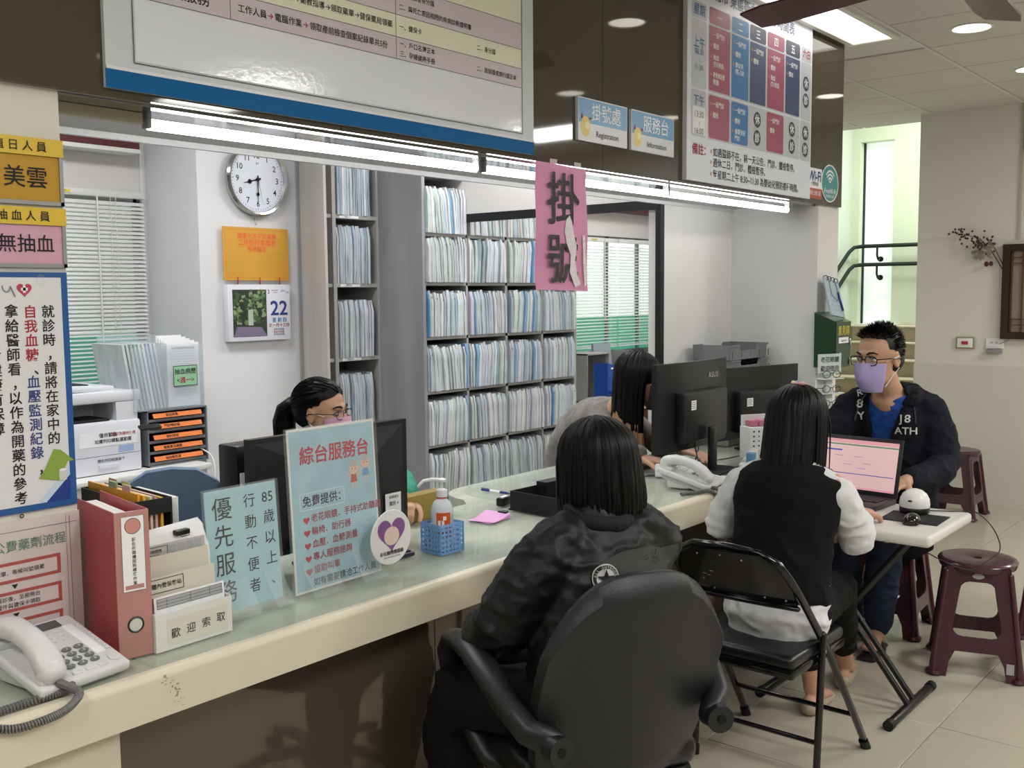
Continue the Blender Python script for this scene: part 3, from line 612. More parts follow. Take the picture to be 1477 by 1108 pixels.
card(1.613, 1.738, '抽 血 人 員', ('無抽血', .04, .05), mat('card_pink', 'cfa0b8', .35), 'pink name card in a grey holder, lower of the two on the left pillar')
t = T('notice_poster', 'blue-bordered poster about home blood pressure records on the left pillar', 'poster', (.95, PY, 1.1)); O = (.95, PY, 1.1)
g = G(); g.bb((.55, PY-.006, 1.098), (1.088, PY, 1.603), 0); F = FA(0, PY-.006, 0); g.rect(F, .56, 1.112, 1.074, 1.592, 1, .0004); g.poly(F, [(1.02, 1.112), (1.074, 1.112), (1.074, 1.165)], 2, .0008); g.poly(F, [(1.0, 1.112), (1.02, 1.112), (1.074, 1.165), (1.074, 1.185)], 3, .0007)
g.obj('sheet', [bd('pblue', '255796'), bd('ppaper', 'dcdde0'), bd('pblue2', '1f3f8c'), bd('curl', 'c3d6e8')], t, O)
g = G()
sx = .96
g.text('就診時，請將在家中的', F, 1.043, 1.52, .0285, 0, .02, vert=True, pitch=.0302, t=.001)
g.text('自我血糖', F, 1.005, 1.52, .0285, 1, .02, vert=True, pitch=.0302, t=.001); g.text('、', F, 1.012, 1.40, .0285, 0, .02, t=.001); g.text('血壓監測紀錄', F, 1.005, 1.372, .0285, 2, .02, vert=True, pitch=.0302, t=.001); g.text('，', F, 1.012, 1.187, .0285, 0, .02, t=.001)
g.text('拿給醫師看，以作為開藥的參考。', F, .966, 1.522, .0285, 0, .02, vert=True, pitch=.0302, t=.001); g.text('定期回診健康有保障', F, .927, 1.522, .0285, 0, .02, vert=True, pitch=.0302, t=.001)
g.obj('lettering', [ink, redink, bd('pindigo', '34407c')], t, O)
g = G()
def heart(g, F, x, y, s, m, t_=.001): g.poly(F, [(x+s*.062*16*sin(a)**3, y+s*.062*(13*cos(a)-5*cos(2*a)-2*cos(3*a)-cos(4*a))) for a in [2*pi*k/28 for k in range(28)]][::-1], m, t_)
heart(g, F, .995, 1.567, .016, 0); g.rect(F, .992, 1.560, .998, 1.575, 1, .0014); g.rect(F, .988, 1.5645, 1.002, 1.5705, 1, .0014)
P = [(.958+.008*cos(a), 1.574+.012*sin(a)) for a in [pi*k/8 for k in range(8, 17)]]; g.sweep([(x, PY-.0075, z) for x, z in P]+[(.975, PY-.0075, 1.553)], .0014, 2, 6)
g.poly(F, [(1.005, 1.165), (1.05, 1.155), (1.07, 1.195), (1.085, 1.195), (1.055, 1.222), (1.04, 1.225), (1.02, 1.185)], 3, .0016); g.rect(F, 1.050, 1.155, 1.066, 1.178, 4, .002); g.disc(F, 1.058, 1.178, .008, 1, .0024, 16, .003)
g.obj('picture', [bd('hred', 'b5405a'), whitep, grayp, bd('leaf', '8aa545'), bd('cup', 'cfcfcf')], t, O)
g = G(); g.box((1.028, PY-.012, 1.588), (.012, .012, .02), 0, .003); g.obj('hook', clearp, t, O)
t = T('flow_chart_poster', 'pale sheet with a red-boxed medicine flow chart, low on the left pillar', 'poster', (.95, PY, .8)); O = (.95, PY, .8)
g = G(); g.bb((.55, PY-.004, .80), (1.092, PY, 1.083), 0); F = FA(0, PY-.004, 0); R1 = 1
g.rect(F, .55, 1.06, 1.085, 1.0612, 2); g.rect(F, 1.068, .80, 1.0692, 1.075, 2); g.rect(F, 1.06, .80, 1.0608, 1.08, 2)
g.text('接受公費藥劑流程', F, .955, 1.03, .026, 4, .01)
for k, (a, b_) in enumerate((('填寫申請單，等候叫號領藥', ''), ('醫師看診後，至服務台', '出示證件與健保卡領取'), ('藥師核對資料', '核發公費藥劑'))):
    z = .975-.062*k; rr_ = [(.84, z-.022), (1.045, z-.022), (1.045, z+.022), (.84, z+.022)]
    g.poly(F, rr_, 1, .0006); g.rect(F, .848, z-.015, 1.037, z+.015, 0, .001); g.text(a, F, .94, z+(.007 if b_ else 0), .0115, 3, .01, t=.0014); g.text(b_, F, .94, z-.008, .0115, 3, .01, t=.0014) if b_ else 0
    g.poly(F, [(.945-.007, z-.026), (.945, z-.036), (.945+.007, z-.026)], 3, .001)
g.obj('sheet', [bd('flow', 'd3c8c6'), bd('flowred', 'b0564e'), bd('flowline', '7a6f80'), ink, bd('flowtitle', '6f8a7c')], t, O)

# ================================================================ clock, planner, calendar on the column
CY = 4.385
t = T('wall_clock', 'round white wall clock with a chrome rim, showing half past eight', 'clock', (3.24, CY, 2.142)); O = (3.24, CY, 2.142)
Mc = FA(3.24, CY, 2.142)
g = G(); g.lathe([(.02, 0), (.165, 0), (.185, .012), (.187, .03), (.178, .04), (.168, .036), (.162, .022), (.02, .02)], 0, 48, Mc); g.obj('rim', chrome, t, O)
g = G(); g.disc(Mc, 0, 0, .163, 0, .024, 48)
for k in range(60):
    a = 2*pi*k/60; L = .012 if k % 5 == 0 else .006; c_, s_ = cos(a), sin(a); r0, r1, w = .156-L, .156, .0011
    g.poly(Mc, [(r0*c_-w*s_, r0*s_+w*c_), (r0*c_+w*s_, r0*s_-w*c_), (r1*c_+w*s_, r1*s_-w*c_), (r1*c_-w*s_, r1*s_+w*c_)], 1, .0245)
for k in range(1, 13): a = pi/2-2*pi*k/12; g.text(str(k), Mc, .122*cos(a), .122*sin(a), .042, 1, .008, t=.0248)
g.text('JH', Mc, 0, .082, .016, 1, t=.0248)
g.obj('dial', [mat('dial_white', 'dfe3ee', .35), ink], t, O)
def hand(a, L, w, z, nm, m):
    g = G(); c_, s_ = cos(a), sin(a); g.poly(Mc, [(-.02*c_-w*s_, -.02*s_+w*c_), (-.02*c_+w*s_, -.02*s_-w*c_), (L*c_+w*.4*s_, L*s_-w*.4*c_), (L*c_-w*.4*s_, L*s_+w*.4*c_)], 0, z)
    if w > .002: g.disc(Mc, L*.6*c_, L*.6*s_, w*2.4, 0, z)
    g.obj(nm, m, t, O)
hand(radians(195), .085, .005, .027, 'hour_hand', ink); hand(radians(-91), .125, .004, .029, 'minute_hand', ink); hand(radians(-78), .13, .0012, .031, 'second_hand', ink)
g = G(); g.lathe([(.009, .024), (.009, .034), (.002, .036)], 0, 16, Mc); g.obj('hub', ink, t, O)
t = T('wall_hook', 'clear adhesive hook under the clock holding the gold sheet', 'hook', (3.225, CY, 1.94)); O = (3.225, CY, 1.94)
g = G(); g.box((3.225, CY-.003, 1.945), (.05, .006, .055), 0, .002); g.obj('base', clearp, t, O); g = G(); g.sweep([(3.225, CY-.006, 1.945), (3.225, CY-.016, 1.93), (3.225, CY-.014, 1.912), (3.225, CY-.026, 1.915)], .0025, 0, 8); g.obj('hook_wire', chrome, t, O)
t = T('planner_card', 'gold planner card with orange print hanging above the calendar', 'planner', (3.22, CY, 1.63)); O = (3.22, CY, 1.63)
g = G(); g.bb((3.022, CY-.022, 1.628), (3.425, CY-.018, 1.897), 0); F = FA(3.022, CY-.022, 1.628)
g.frame(F, .012, .012, .391, .257, .0012, 1)
g.rect(F, .1, .17, .32, .24, 2, .0005)
for k, s in enumerate(('諸事大吉平安喜樂', '二月份行事曆表', '甲辰龍年')): g.text(s, F, .205, .225-.033*k, .03 if k != 1 else .034, 1, .01, t=.001)
for k in range(14): g.rect(F, .02, .02+.0095*k, .10+.02*(k % 3), .0206+.0095*k, 3); g.rect(F, .22, .02+.0095*k, .38, .0206+.0095*k, 3)
g.obj('card', [mat('gold_card', 'd9a23a', .4), mat('orange_print', 'e8623a', .5), mat('gold_card_light', 'dd9a3c', .4), mat('gold_print', 'b08029', .5)], t, O)
for x in (3.1, 3.235, 3.36):
    g = G(); g.sweep([(x+.009*cos(a)*.5, CY-.026+.008*cos(a), 1.622+.022*sin(a)) for a in [2*pi*k/12 for k in range(12)]], .0022, 0, 8, closed=True); g.obj('ring', mat('ring_red', 'a8303a', .3), t, O)
t = T('day_calendar', 'tear-off day calendar showing 22 with a garden photo, on the column', 'calendar', (3.22, CY, 1.32)); O = (3.22, CY, 1.32)
g = G(); g.box((3.22, CY-.022, 1.463), (.388, .036, .288), 0, .003); F = FA(3.026, CY-.0402, 1.319); g.obj('block', [mat('calendar_white', 'e3e3ec', .5)], t, O)
g = G(); g.rect(F, .028, .022, .235, .262, 1, .0005)
rnd = random.Random(3)
for k in range(170):
    x = .03+rnd.random()*.2; z = .09+rnd.random()*.165; s = rnd.uniform(.005, .016); g.poly(F, [(max(.03, min(.233, x+s*cos(a+k))), z+s*1.2*sin(a+k)*.8) for a in (0, 1.3, 2.7, 4, 5.2)], rnd.choice([2, 3, 4, 5]), .0007+k*.000002)
g.rect(F, .12, .08, .15, .16, 6, .0012); g.poly(F, [(.03, .024), (.233, .024), (.2, .07), (.05, .075)], 7, .0012)
g.obj('picture', [whitep, bd('photo_dark', '33402f'), bd('photo_g1', '44603c'), bd('photo_g2', '64824f'), bd('photo_g3', '8da277'), bd('photo_g4', '2a352a'), bd('photo_l', 'b9c2b4'), bd('photo_p', '7d728c')], t, O)
g = G(); g.text('22', F, .314, .168, .105, 0, .022, t=.001, sx=1.08); g.text('2', F, .25, .252, .028, 1, .02); g.text('FEBRUARY', F, .29, .258, .009, 0); g.text('二月大', F, .29, .247, .009, 1); g.text('2024', F, .34, .256, .014, 2); g.text('甲辰', F, .37, .247, .01, 2)
g.text('星 期 四', F, .314, .104, .026, 3, .02); g.text('正', F, .256, .077, .02, 1, .01); g.text('一月十三日', F, .322, .077, .022, 1, .01)
for k in range(3): g.text('宜祭祀吉'[:3]+'忌嫁娶', F, .31, .055-.013*k, .0115, (0, 1, 2)[k], .01)
g.obj('lettering', [bd('calnavy', '2b3f86'), redink, bd('calgrey', '6a7290'), bd('calcyan', '3f8fbf')], t, O)
# ================================================================ things on the counter
CT = .7802
# ---- acrylic sign holders
def acrylic(t, x0, x1, zt, feet, depth=.1):
    g = G(); w = x1-x0
    g.bb((x0-.004, .0005, .004), (x1+.004, .003, zt+.003), 0); g.obj('front_pane', acry, t)
    g = G(); g.bb((x0-.004, .0095, .004), (x1+.004, .012, zt+.003), 0); g.obj('back_pane', clearp, t)
    for a, b in feet:
        g = G(); g.add([(a, .02, .11), (b, .02, .11), (b, -.045, .003), (a, -.045, .003), (a, .023, .11), (b, .023, .11), (b, -.042, .006), (a, -.042, .006)], [(0, 3, 2, 1), (4, 5, 6, 7), (0, 1, 5, 4), (2, 3, 7, 6), (1, 2, 6, 5), (3, 0, 4, 7)])
        g.bb((a, -.045, 0), (b, .07, .003)); g.sweep([(a, .02, .11), (a, -.045, .003)], .0012, 0, 6); g.sweep([(b, .02, .11), (b, -.045, .003)], .0012, 0, 6); g.obj('foot', clearp, t)
P_cyan = mat('print_cyan', 'a3c7cf', .35); P_sky = mat('print_sky', '9fbfcd', .35, var=(14, .1))
t = T('service_sign', 'large blue-grey acrylic stand sign headed 綜台服務台 with a heart list', 'sign', (1.75, 2.04, CT), radians(1.5))
t.rotation_euler[0] = radians(-3)
acrylic(t, -.153, .153, .43, [(-.13, -.03), (.04, .13)])
g = G(); g.bb((-.151, .006, .006), (.151, .009, .43), 0); g.obj('sheet', [mat('sign_edge', 'dcdcd4', .5)], t)
g = G(); F = FA(0, .0059, 0); g.rect(F, -.146, .012, .146, .424, 0, .0002)
g.text('綜台服務台', F, .006, .358, .049, 1, .028, t=.0006)
g.frame(F, -.122, .218, .03, .262, .001, 4, .0005); g.text('免費提供：', F, -.113, .24, .03, 2, .018, 'L', t=.0006)
for k, s in enumerate(('老花眼鏡．手持式助聽器', '輪椅．助行器', '血壓．血糖測量', '專人服務諮詢', '協助叫車')):
    z = .195-.0335*k; heart(g, F, -.104, z-.003, .0105, 1, .0006); g.text(s, F, -.088, z, .0228, 3, .022, 'L', t=.0006)
g.text('如有需要請洽工作人員', F, -.092, .028, .0225, 2, .016, 'L', t=.0006)
# plain clip-art couple
for x, z, c, hc in ((.068, .285, 6, 8), (.112, .297, 7, 5)):
    g.poly(F, [(x-.012, z-.018), (x+.012, z-.018), (x+.009, z+.006), (x-.009, z+.006)], c, .0006); g.disc(F, x, z+.019, .0165, 5, .0007); g.disc(F, x, z+.030, .0135, 8, .0008, 20, .008); g.disc(F, x-.005, z+.018, .0018, 2, .001, 8); g.disc(F, x+.006, z+.018, .0018, 2, .001, 8)
    for a, b in (((x-.01, z), (x-.026, z+.01)), ((x+.01, z), (x+.024, z+.006)), ((x-.005, z-.018), (x-.008, z-.034)), ((x+.005, z-.018), (x+.01, z-.032))):
        dx, dz = b[0]-a[0], b[1]-a[1]; L = sqrt(dx*dx+dz*dz); nx, nz = -dz/L*.002, dx/L*.002; g.poly(F, [(a[0]+nx, a[1]+nz), (a[0]-nx, a[1]-nz), (b[0]-nx, b[1]-nz), (b[0]+nx, b[1]+nz)], 5, .0005)
g.disc(F, .068, .322, .006, 8, .0006)
g.obj('print', [P_sky, bd('signred', 'b1303f'), ink, bd('signwine', '93303f'), whitep, bd('clipskin', 'dcb9a0'), bd('clipred', 'b85a4a'), bd('clipblue', '6d9cc4'), bd('clipgrey', 'b4b0a8')], t)
t = T('priority_sign', 'smaller cyan acrylic stand sign reading 優先服務 beside the leaflet holder', 'sign', (1.462, 2.045, CT), radians(1))
t.rotation_euler[0] = radians(-4)
acrylic(t, -.105, .105, .31, [(-.075, -.0), (.05, .1)])
g = G(); g.bb((-.104, .006, .012), (.104, .009, .308), 0); F = FA(0, .0059, 0); g.text('優先服務', F, -.058, .262, .058, 1, .004, vert=True, pitch=.067, t=.0006)
g.text('行動不便者', F, .022, .27, .036, 1, .003, vert=True, pitch=.0525, t=.0006); g.text('85', F, .077, .272, .036, 1, .003, t=.0006); g.text('歲以上、', F, .078, .222, .036, 1, .003, vert=True, pitch=.052, t=.0006)
g.obj('sheet', [P_cyan, ink], t)
# ---- round badge leaning on the big sign
t = T('round_badge', 'round white plastic badge with a purple heart clipped to the large sign', 'badge', (1.89, 2.0, .89))
Mb = FA(0, 0, 0) @ Matrix.Translation((0, 0, 0)); g = G(); g.lathe([(.074, 0), (.076, .002), (.074, .004), (.001, .004)], 0, 40, Mb); g.obj('disc', [mat('badge_white', 'e6e6e4', .3)], t)
g = G(); heart(g, Mb, 0, .012, .052, 0, .0046); g.disc(Mb, 0, .004, .028, 1, .005, 28, .026); g.text('彰化縣關懷服務', Mb, 0, -.042, .0125, 2, .02, t=.005); g.text('Care and Support Service', Mb, 0, -.053, .006, 2, .01, t=.005)
g.obj('print', [bd('bpurple', '8a5c96'), bd('bcream', 'e4cfc0'), ink], t)

# ---- desk phones
phw = mat('phone_white', 'd3d4d5', .35); phg = mat('phone_key', '6f7377', .45); cordm = mat('phone_cord', '6d6d6c', .5)
def coil(g, pts, r, wr, turns, m=0):
    """pts: smooth centreline; the coiled cord wraps it"""
    P = [Vector(p) for p in pts]; Q = []
    L = len(P)-1; N = turns*8
    def cr(u):
        u = min(max(u, 0), .99999)*L; i = int(u); f = u-i; a = P[max(i-1, 0)]; b = P[i]; c = P[i+1]; d = P[min(i+2, L)]
        return .5*((2*b)+(c-a)*f+(2*a-5*b+4*c-d)*f*f+(3*b-a-3*c+d)*f**3)
    for k in range(N+1):
        u = k/N; c = cr(u); tt = (cr(u+.004)-cr(u-.004)).normalized(); n1 = tt.cross(Vector((.31, .2, .93))).normalized(); n2 = tt.cross(n1); a = 2*pi*k/8
        Q.append(c+n1*r*cos(a)+n2*r*sin(a))
    g.sweep(Q, wr, m, 5)
def phone(name, lab, loc, rz, cord, scale=1):
    t = T(name, lab, 'telephone', loc, rz); S = Matrix.Scale(scale, 4)
    tl = Matrix.Translation((0, -.105, .018)) @ Matrix.Rotation(radians(16), 4, 'X')     # deck frame: origin front edge middle
    g = G(); g.box((0, .112, -.004), (.2, .225, .024), 0, .008, tl, 3); g.box((0, .03, .028), (.16, .09, .05), 0, .006); g.box((-.0, .112, -.02), (.17, .19, .03), 0, .01, tl)
    g.box((-.064, .19, .012), (.06, .055, .02), 0, .008, tl); g.box((-.064, .035, .012), (.06, .05, .016), 0, .008, tl); g.obj('base', phw, t)
    g = G(); hs = tl @ Matrix.Translation((-.066, 0, .018))
    g.sweep([(0, .03, .014), (0, .055, .030), (0, .09, .041), (0, .13, .041), (0, .17, .033), (0, .2, .018)], [(.028, .021), (.027, .020), (.025, .017), (.025, .017), (.027, .020), (.029, .021)], 0, 16, side=(1, 0, 0), M=hs, sq=.35)
    g.sweep([(0, .022, .012), (0, .03, -.004)], [(.027, .022)]*2, 0, 16, side=(1, 0, 0), M=hs, sq=.3); g.sweep([(0, .2, .014), (0, .198, -.004)], [(.028, .024)]*2, 0, 16, side=(1, 0, 0), M=hs, sq=.3)
    h = g.obj('handset', phw, t)
    g = G(); g.box((.012, .197, .0095), (.095, .026, .003), 0, .001, tl); g.obj('display', mat('lcd', '4d5357', .15), t)
    for r in range(4):
        for c in range(3):
            g = G(); Mk = tl @ Matrix.Translation((-.012+.027*c, .098-.019*r, .009)); g.lathe([(.0095, 0), (.009, .003), (.001, .0035)], 0, 14, Mk @ Matrix.Diagonal((1.1, .75, 1, 1))); g.text('123456789*0#'[r*3+c], Mk, 0, 0, .009, 1, .01, t=.004); g.obj('key', [phg, whitep], t)
    for r in range(3):
        for c in range(3):
            g = G(); g.box((-.018+.028*c, .168-.016*r, .0095), (.014, .006, .003), 0, .001, tl); g.obj('function_key', phw, t)
    g = G(); g.box((.068, .12, .0085), (.022, .125, .002), 0, .0005, tl); g.obj('name_strip', whitep, t)
    for k in range(9):
        g = G(); g.box((.088, .172-.0135*k, .0095), (.008, .006, .003), 0, .001, tl); g.obj('side_key', phw, t)
    for k in range(3):
        g = G(); g.box((-.012+.029*k, .018, .009), (.02, .01, .003), 0, .002, tl); g.obj('function_key', phw, t)
    g = G(); g.lathe([(.013, 0), (.013, .003), (.001, .004)], 0, 20, tl @ Matrix.Translation((.078, .028, .008))); g.obj('round_key', phw, t)
    g = G(); inv = Matrix.Translation(loc) @ Matrix.Rotation(rz, 4, 'Z'); inv.invert(); pts = [inv @ Vector(p) for p in cord[1]]
    coil(g, pts, .0062, .0026, cord[0]); o = g.obj('cord', cordm, t); o['label'] = 'grey coiled cord'
    return t
phone('desk_phone', 'light grey office phone at the left end of the counter', (.955, 2.0, CT), radians(6),
      (140, [(.905, 1.89, .81), (.92, 1.868, .80), (.925, 1.85, .792), (.90, 1.842, .775), (.86, 1.845, .765), (.80, 1.85, .765), (.74, 1.86, .785), (.70, 1.87, .788), (.76, 1.885, .789), (.83, 1.893, .789), (.90, 1.893, .789), (.93, 1.888, .797), (.91, 1.91, .79), (.885, 1.93, .788)]))
phone('desk_phone', 'white office phone beside the large monitor, its cord hanging off the counter', (3.525, 1.995, CT), radians(9),
      (110, [(3.47, 1.905, .80), (3.475, 1.885, .795), (3.478, 1.853, .79), (3.475, 1.838, .74), (3.44, 1.84, .67), (3.46, 1.838, .61), (3.52, 1.836, .60), (3.56, 1.838, .64), (3.52, 1.838, .70), (3.475, 1.84, .76), (3.44, 1.87, .79), (3.38, 1.90, .788), (3.33, 1.93, .788)]))
# ---- ring binder
t = T('ring_binder', 'faded red lever-arch ring binder with a white spine label beside the phone', 'binder', (1.14, 2.115, CT), radians(-9))
bm_ = mat('binder_red', 'a83a42', .35, var=(3, .12)); bs = mat('binder_spine', 'b5837c', .4, var=(4, .08))
g = G(); g.bb((-.037, -.14, 0), (-.034, .14, .318)); g.obj('cover', bm_, t); g = G(); g.bb((.034, -.14, 0), (.037, .14, .318)); g.obj('cover', bm_, t)
g = G(); g.box((0, -.141, .159), (.074, .004, .318), 0, .0018); s_ = g.obj('spine', bs, t)
g = G(); F = FA(0, -.1432, 0); g.rect(F, -.024, .145, .026, .308, 0); g.frame(F, -.024, .145, .026, .308, .0012, 4); g.disc(F, .001, .286, .0175, 4, .001); g.disc(F, .001, .286, .0155, 1, .0014); g.text('彰化所臨櫃服務標準作業', F, .002, .257, .0088, 3, .02, vert=True, pitch=.0094); g.rect(F, -.019, .150, .021, .159, 2, .001); g.obj('spine_label', [whitep, bd('labelpink', 'cc8f86'), bd('labelpink2', 'b8837e'), ink, bd('labelgrey', '8a6f6c')], s_)
g = G(); g.sweep([(.0+.016*cos(a), -.1435, .072+.016*sin(a)) for a in [2*pi*k/20 for k in range(20)]], .0022, 0, 8, closed=True); g.disc(F, 0, .072, .0145, 1, .0006); g.obj('finger_ring', [mat('dark_metal', '4a4c4e', .3, .8), bd('ringpaper', 'c9c9c4')], s_)
g = G(); g.bb((-.031, -.13, .008), (.02, .125, .300)); g.obj('papers', mat('paper_stack', 'd6d6d2', .7, var=(120, .12, (1, .02, .02))), t)
for z in (.05, .28):
    g = G(); g.cyl((-.0375, -.125, z), (-.039, -.125, z), .0028); g.obj('rivet', chrome, t)
# ---- magazine file with folders
t = T('magazine_file', 'black magazine file holding yellow tabbed folders behind the binder', 'file box', (1.272, 2.27, CT), radians(-4))
g = G()
g.prism([(-.14, 0), (.14, 0), (.14, .30), (.05, .30), (-.14, .30)], -.0465, -.0435, 0, FR((0, 0, 0), (0, 1, 0), (0, 0, 1))); g.prism([(-.14, 0), (.14, 0), (.14, .30), (-.14, .30)], .0435, .0465, 0, FR((0, 0, 0), (0, 1, 0), (0, 0, 1)))
g.bb((-.045, -.14, 0), (.045, -.137, .18)); g.bb((-.045, -.14, .265), (.045, -.137, .30)); g.bb((-.045, .137, 0), (.045, .14, .3)); g.bb((-.045, -.14, 0), (.045, .14, .003)); g.obj('box', blackm2, t)
for k, (c, x, h) in enumerate((('dba02f', -.03, .315), ('e0b33c', -.016, .31), ('d9d0b8', 0, .305), ('caa6a0', .012, .306), ('e0b33c', .026, .30))):
    g = G(); g.bb((x-.003, -.13, .004), (x+.003, .13, h)); o = g.obj('folder', mat('folder_'+c, c, .45), t)
    for j in range(2):
        g = G(); y = -.09+.07*j+.03*k; g.bb((x-.001, y, h-.004), (x+.001, y+.04, h+.014)); g.obj('tab', mat('tab_%d' % ((k+j) % 4), ('c9a8a8', '8fa88f', 'cfd43a', 'b9c48a')[(k+j) % 4], .4, alpha=.85), o)
t = T('paper_pad', 'white pad of sheets standing against the black magazine file', 'paper', (1.345, 2.26, CT), radians(-4))
g = G(); g.box((0, 0, .145), (.016, .2, .29), 0, .001); g.obj('sheets', MATS['paper_stack'], t)
# ---- leaflet holder
t = T('leaflet_holder', 'white leaflet tray with a handwritten label, in front of the cyan sign', 'tray', (1.252, 1.995, CT), radians(1))
g = G(); g.bb((-.098, -.034, 0), (.098, -.031, .082)); g.bb((-.098, .06, 0), (.098, .063, .12)); g.bb((-.098, -.031, 0), (-.095, .06, .085)); g.bb((.095, -.031, 0), (.098, .06, .085)); g.bb((-.095, -.031, 0), (.095, .06, .003)); F = FA(0, -.034, 0)
g.rect(F, -.07, .008, .085, .068, 1); [g.text(s, F, -.05+.039*k, .034+.002*k, .024, 2, .004) for k, s in enumerate('歡迎索取')]
g.obj('tray', [mat('holder_white', 'dcdcd8', .3), bd('holderlabel', 'd6d4c8'), ink], t)
tier = [(-.022, .115, -.088, .092, 3), (-.004, .155, -.092, .082, 0), (.016, .195, -.09, .082, 0), (.034, .215, -.088, .088, 1), (.042, .222, -.082, .09, 2)]
for k, (y, h, a, b, kind) in enumerate(tier):
    tt = tag(T('leaflet_stack', None, None, (1.252, 1.995, CT), radians(1)), ['printed table forms standing at the front of the white leaflet tray', 'cream card divider with a boxed title, second tier of the leaflet tray', 'cream card divider behind the boxed-title one in the leaflet tray', 'grey printed leaflets with a boxed title in the leaflet tray', 'loose white sheets held by a black clip at the back of the leaflet tray'][k], 'leaflets')
    g = G(); Mt = Matrix.Translation((0, y, .004)) @ Matrix.Rotation(radians(-4), 4, 'X'); g.bb((a, 0, 0), (b, .006 if k != 3 else .004, h-.004), 0, 0, Mt); F = Mt @ FA(0, 0, 0)
    if kind == 3:
        g.rect(F, a+.006, .086, b-.006, .107, 1); [g.rect(F, a+.006, z, b-.006, z+.0008, 2, .001) for z in (.0855, .0925, .0995, .107)]; [g.rect(F, x, .0855, x+.0008, .107, 2, .001) for x in (a+.006, a+.03, a+.09, b-.04, b-.007)]
    elif k == 1: g.frame(F, -.086, .115, .0, .146, .0015, 2, .001); g.text('體內營保養站', F, -.043, .131, .0125, 2, .01)
    elif k == 3:
        g.frame(F, -.084, .178, -.01, .207, .0012, 2, .001); g.text('門診時間表', F, -.047, .197, .009, 2, .01); g.text('服務項目', F, -.05, .186, .009, 2, .01)
        for i in range(4):
            for j in range(3): g.rect(F, -.006+.022*i, .178+.01*j, .012+.022*i, .186+.01*j, 1, .001)
    elif k == 4: g.text('衛生所服務項目表', F, .0, .2, .011, 2, .02)
    g.obj('sheets', [[mat('card_cream', 'cfcabc', .6), mat('leaf_grey', 'b9b9b6', .6), whitep, MATS['card_cream']][kind] if kind != 3 else whitep, bd('tablegrey', 'a9abae'), ink], tt)
    if k == 4:
        for j in range(5):
            g = G(); K = 8; vs = []; r_ = random.Random(j)
            for i in range(K+1):
                u = i/K; z = .08+.15*u; yy = .046+.003*j+.03*max(0, u-.5)**2*(2+j); 
                for s in (-.088-.01*u, .092+.004*j): vs.append((s, yy, z+(.012*u if s > 0 else 0)+.001*j))
            g.add(vs, [(2*i, 2*i+1, 2*i+3, 2*i+2) for i in range(K)]); g.obj('loose_sheet', whitep, tt)
        g = G(); g.box((.03, .052, .232), (.036, .016, .012), 0, .002); g.sweep([(.02, .045, .232), (.02, .036, .224), (.04, .036, .226), (.04, .045, .234)], .001, 0, 6); g.obj('binder_clip', black_m, tt)
# ---- hand sanitiser in its basket
t = T('plastic_basket', 'small translucent blue lattice basket holding the sanitiser bottle', 'basket', (2.182, 2.083, CT), radians(-3))
bb_ = mat('basket_blue', '86b8f0', .2, alpha=.7, spec=.6); g = G(); w, d, h = .046, .042, .088
for ax in range(4):
    M_b = Matrix.Rotation(ax*pi/2, 4, 'Z'); a, b = (w, d) if ax % 2 == 0 else (d, w)
    for i in range(7): x = -a+2*a*i/6; g.box((x, -b, h/2), (.007 if i in (0, 6) else .0065, .002, h), 0, 0, M_b)
    for i in range(7): z = h*i/6; g.box((0, -b, min(max(z, .003), h-.003)), (2*a, .0022, .008 if i in (0, 6) else .0065), 0, 0, M_b)
g.box((0, 0, .0015), (2*w, 2*d, .003)); g.obj('lattice', bb_, t)
t = T('sanitiser_bottle', 'white pump bottle of hand sanitiser with an orange label', 'bottle', (2.182, 2.083, CT+.0035), radians(-45))
g = G(); g.lathe([(.030, 0), (.034, .004), (.034, .10), (.0335, .125), (.026, .146), (.015, .154), (.014, .160)], 0, 32); g.obj('body', mat('bottle_white', 'd3dbe2', .25, alpha=.93), t)
g = G()
def wrap(r, z0, z1, a0, a1, m, K=10):
    vs = []; 
    for i in range(K+1): a = a0+(a1-a0)*i/K; vs += [(r*sin(a), -r*cos(a), z0), (r*sin(a), -r*cos(a), z1)]
    g.add(vs, [(2*i, 2*i+2, 2*i+3, 2*i+1) for i in range(K)], m)
wrap(.0345, .045, .118, -.55, .75, 0); wrap(.0347, .096, .108, .05, .35, 1); wrap(.0347, .07, .095, -.4, -.15, 1); wrap(.0347, .07, .095, -.05, .15, 1); wrap(.0347, .06, .066, -.4, .5, 1)
wrap(.0345, .05, .11, .85, 1.3, 2); g.obj('label', [mat('label_orange', 'cf5a22', .4), whitep, mat('label_grey', 'a9b4bb', .5)], t)
g = G(); g.lathe([(.0155, .157), (.0155, .162)], 0, 20); g.obj('red_ring', mat('cap_red', 'c65a4a', .4), t)
g = G(); g.lathe([(.0165, .162), (.0165, .182), (.008, .186), (.0045, .187), (.0045, .205), (.012, .206), (.013, .214), (.004, .218)], 0, 20)
g.sweep([(0, 0, .211), (-.03, 0, .214), (-.055, 0, .210), (-.07, 0, .194)], [.006, .0055, .005, .0045], 0, 10); g.obj('pump', mat('pump_white', 'e4e6ea', .3), t)
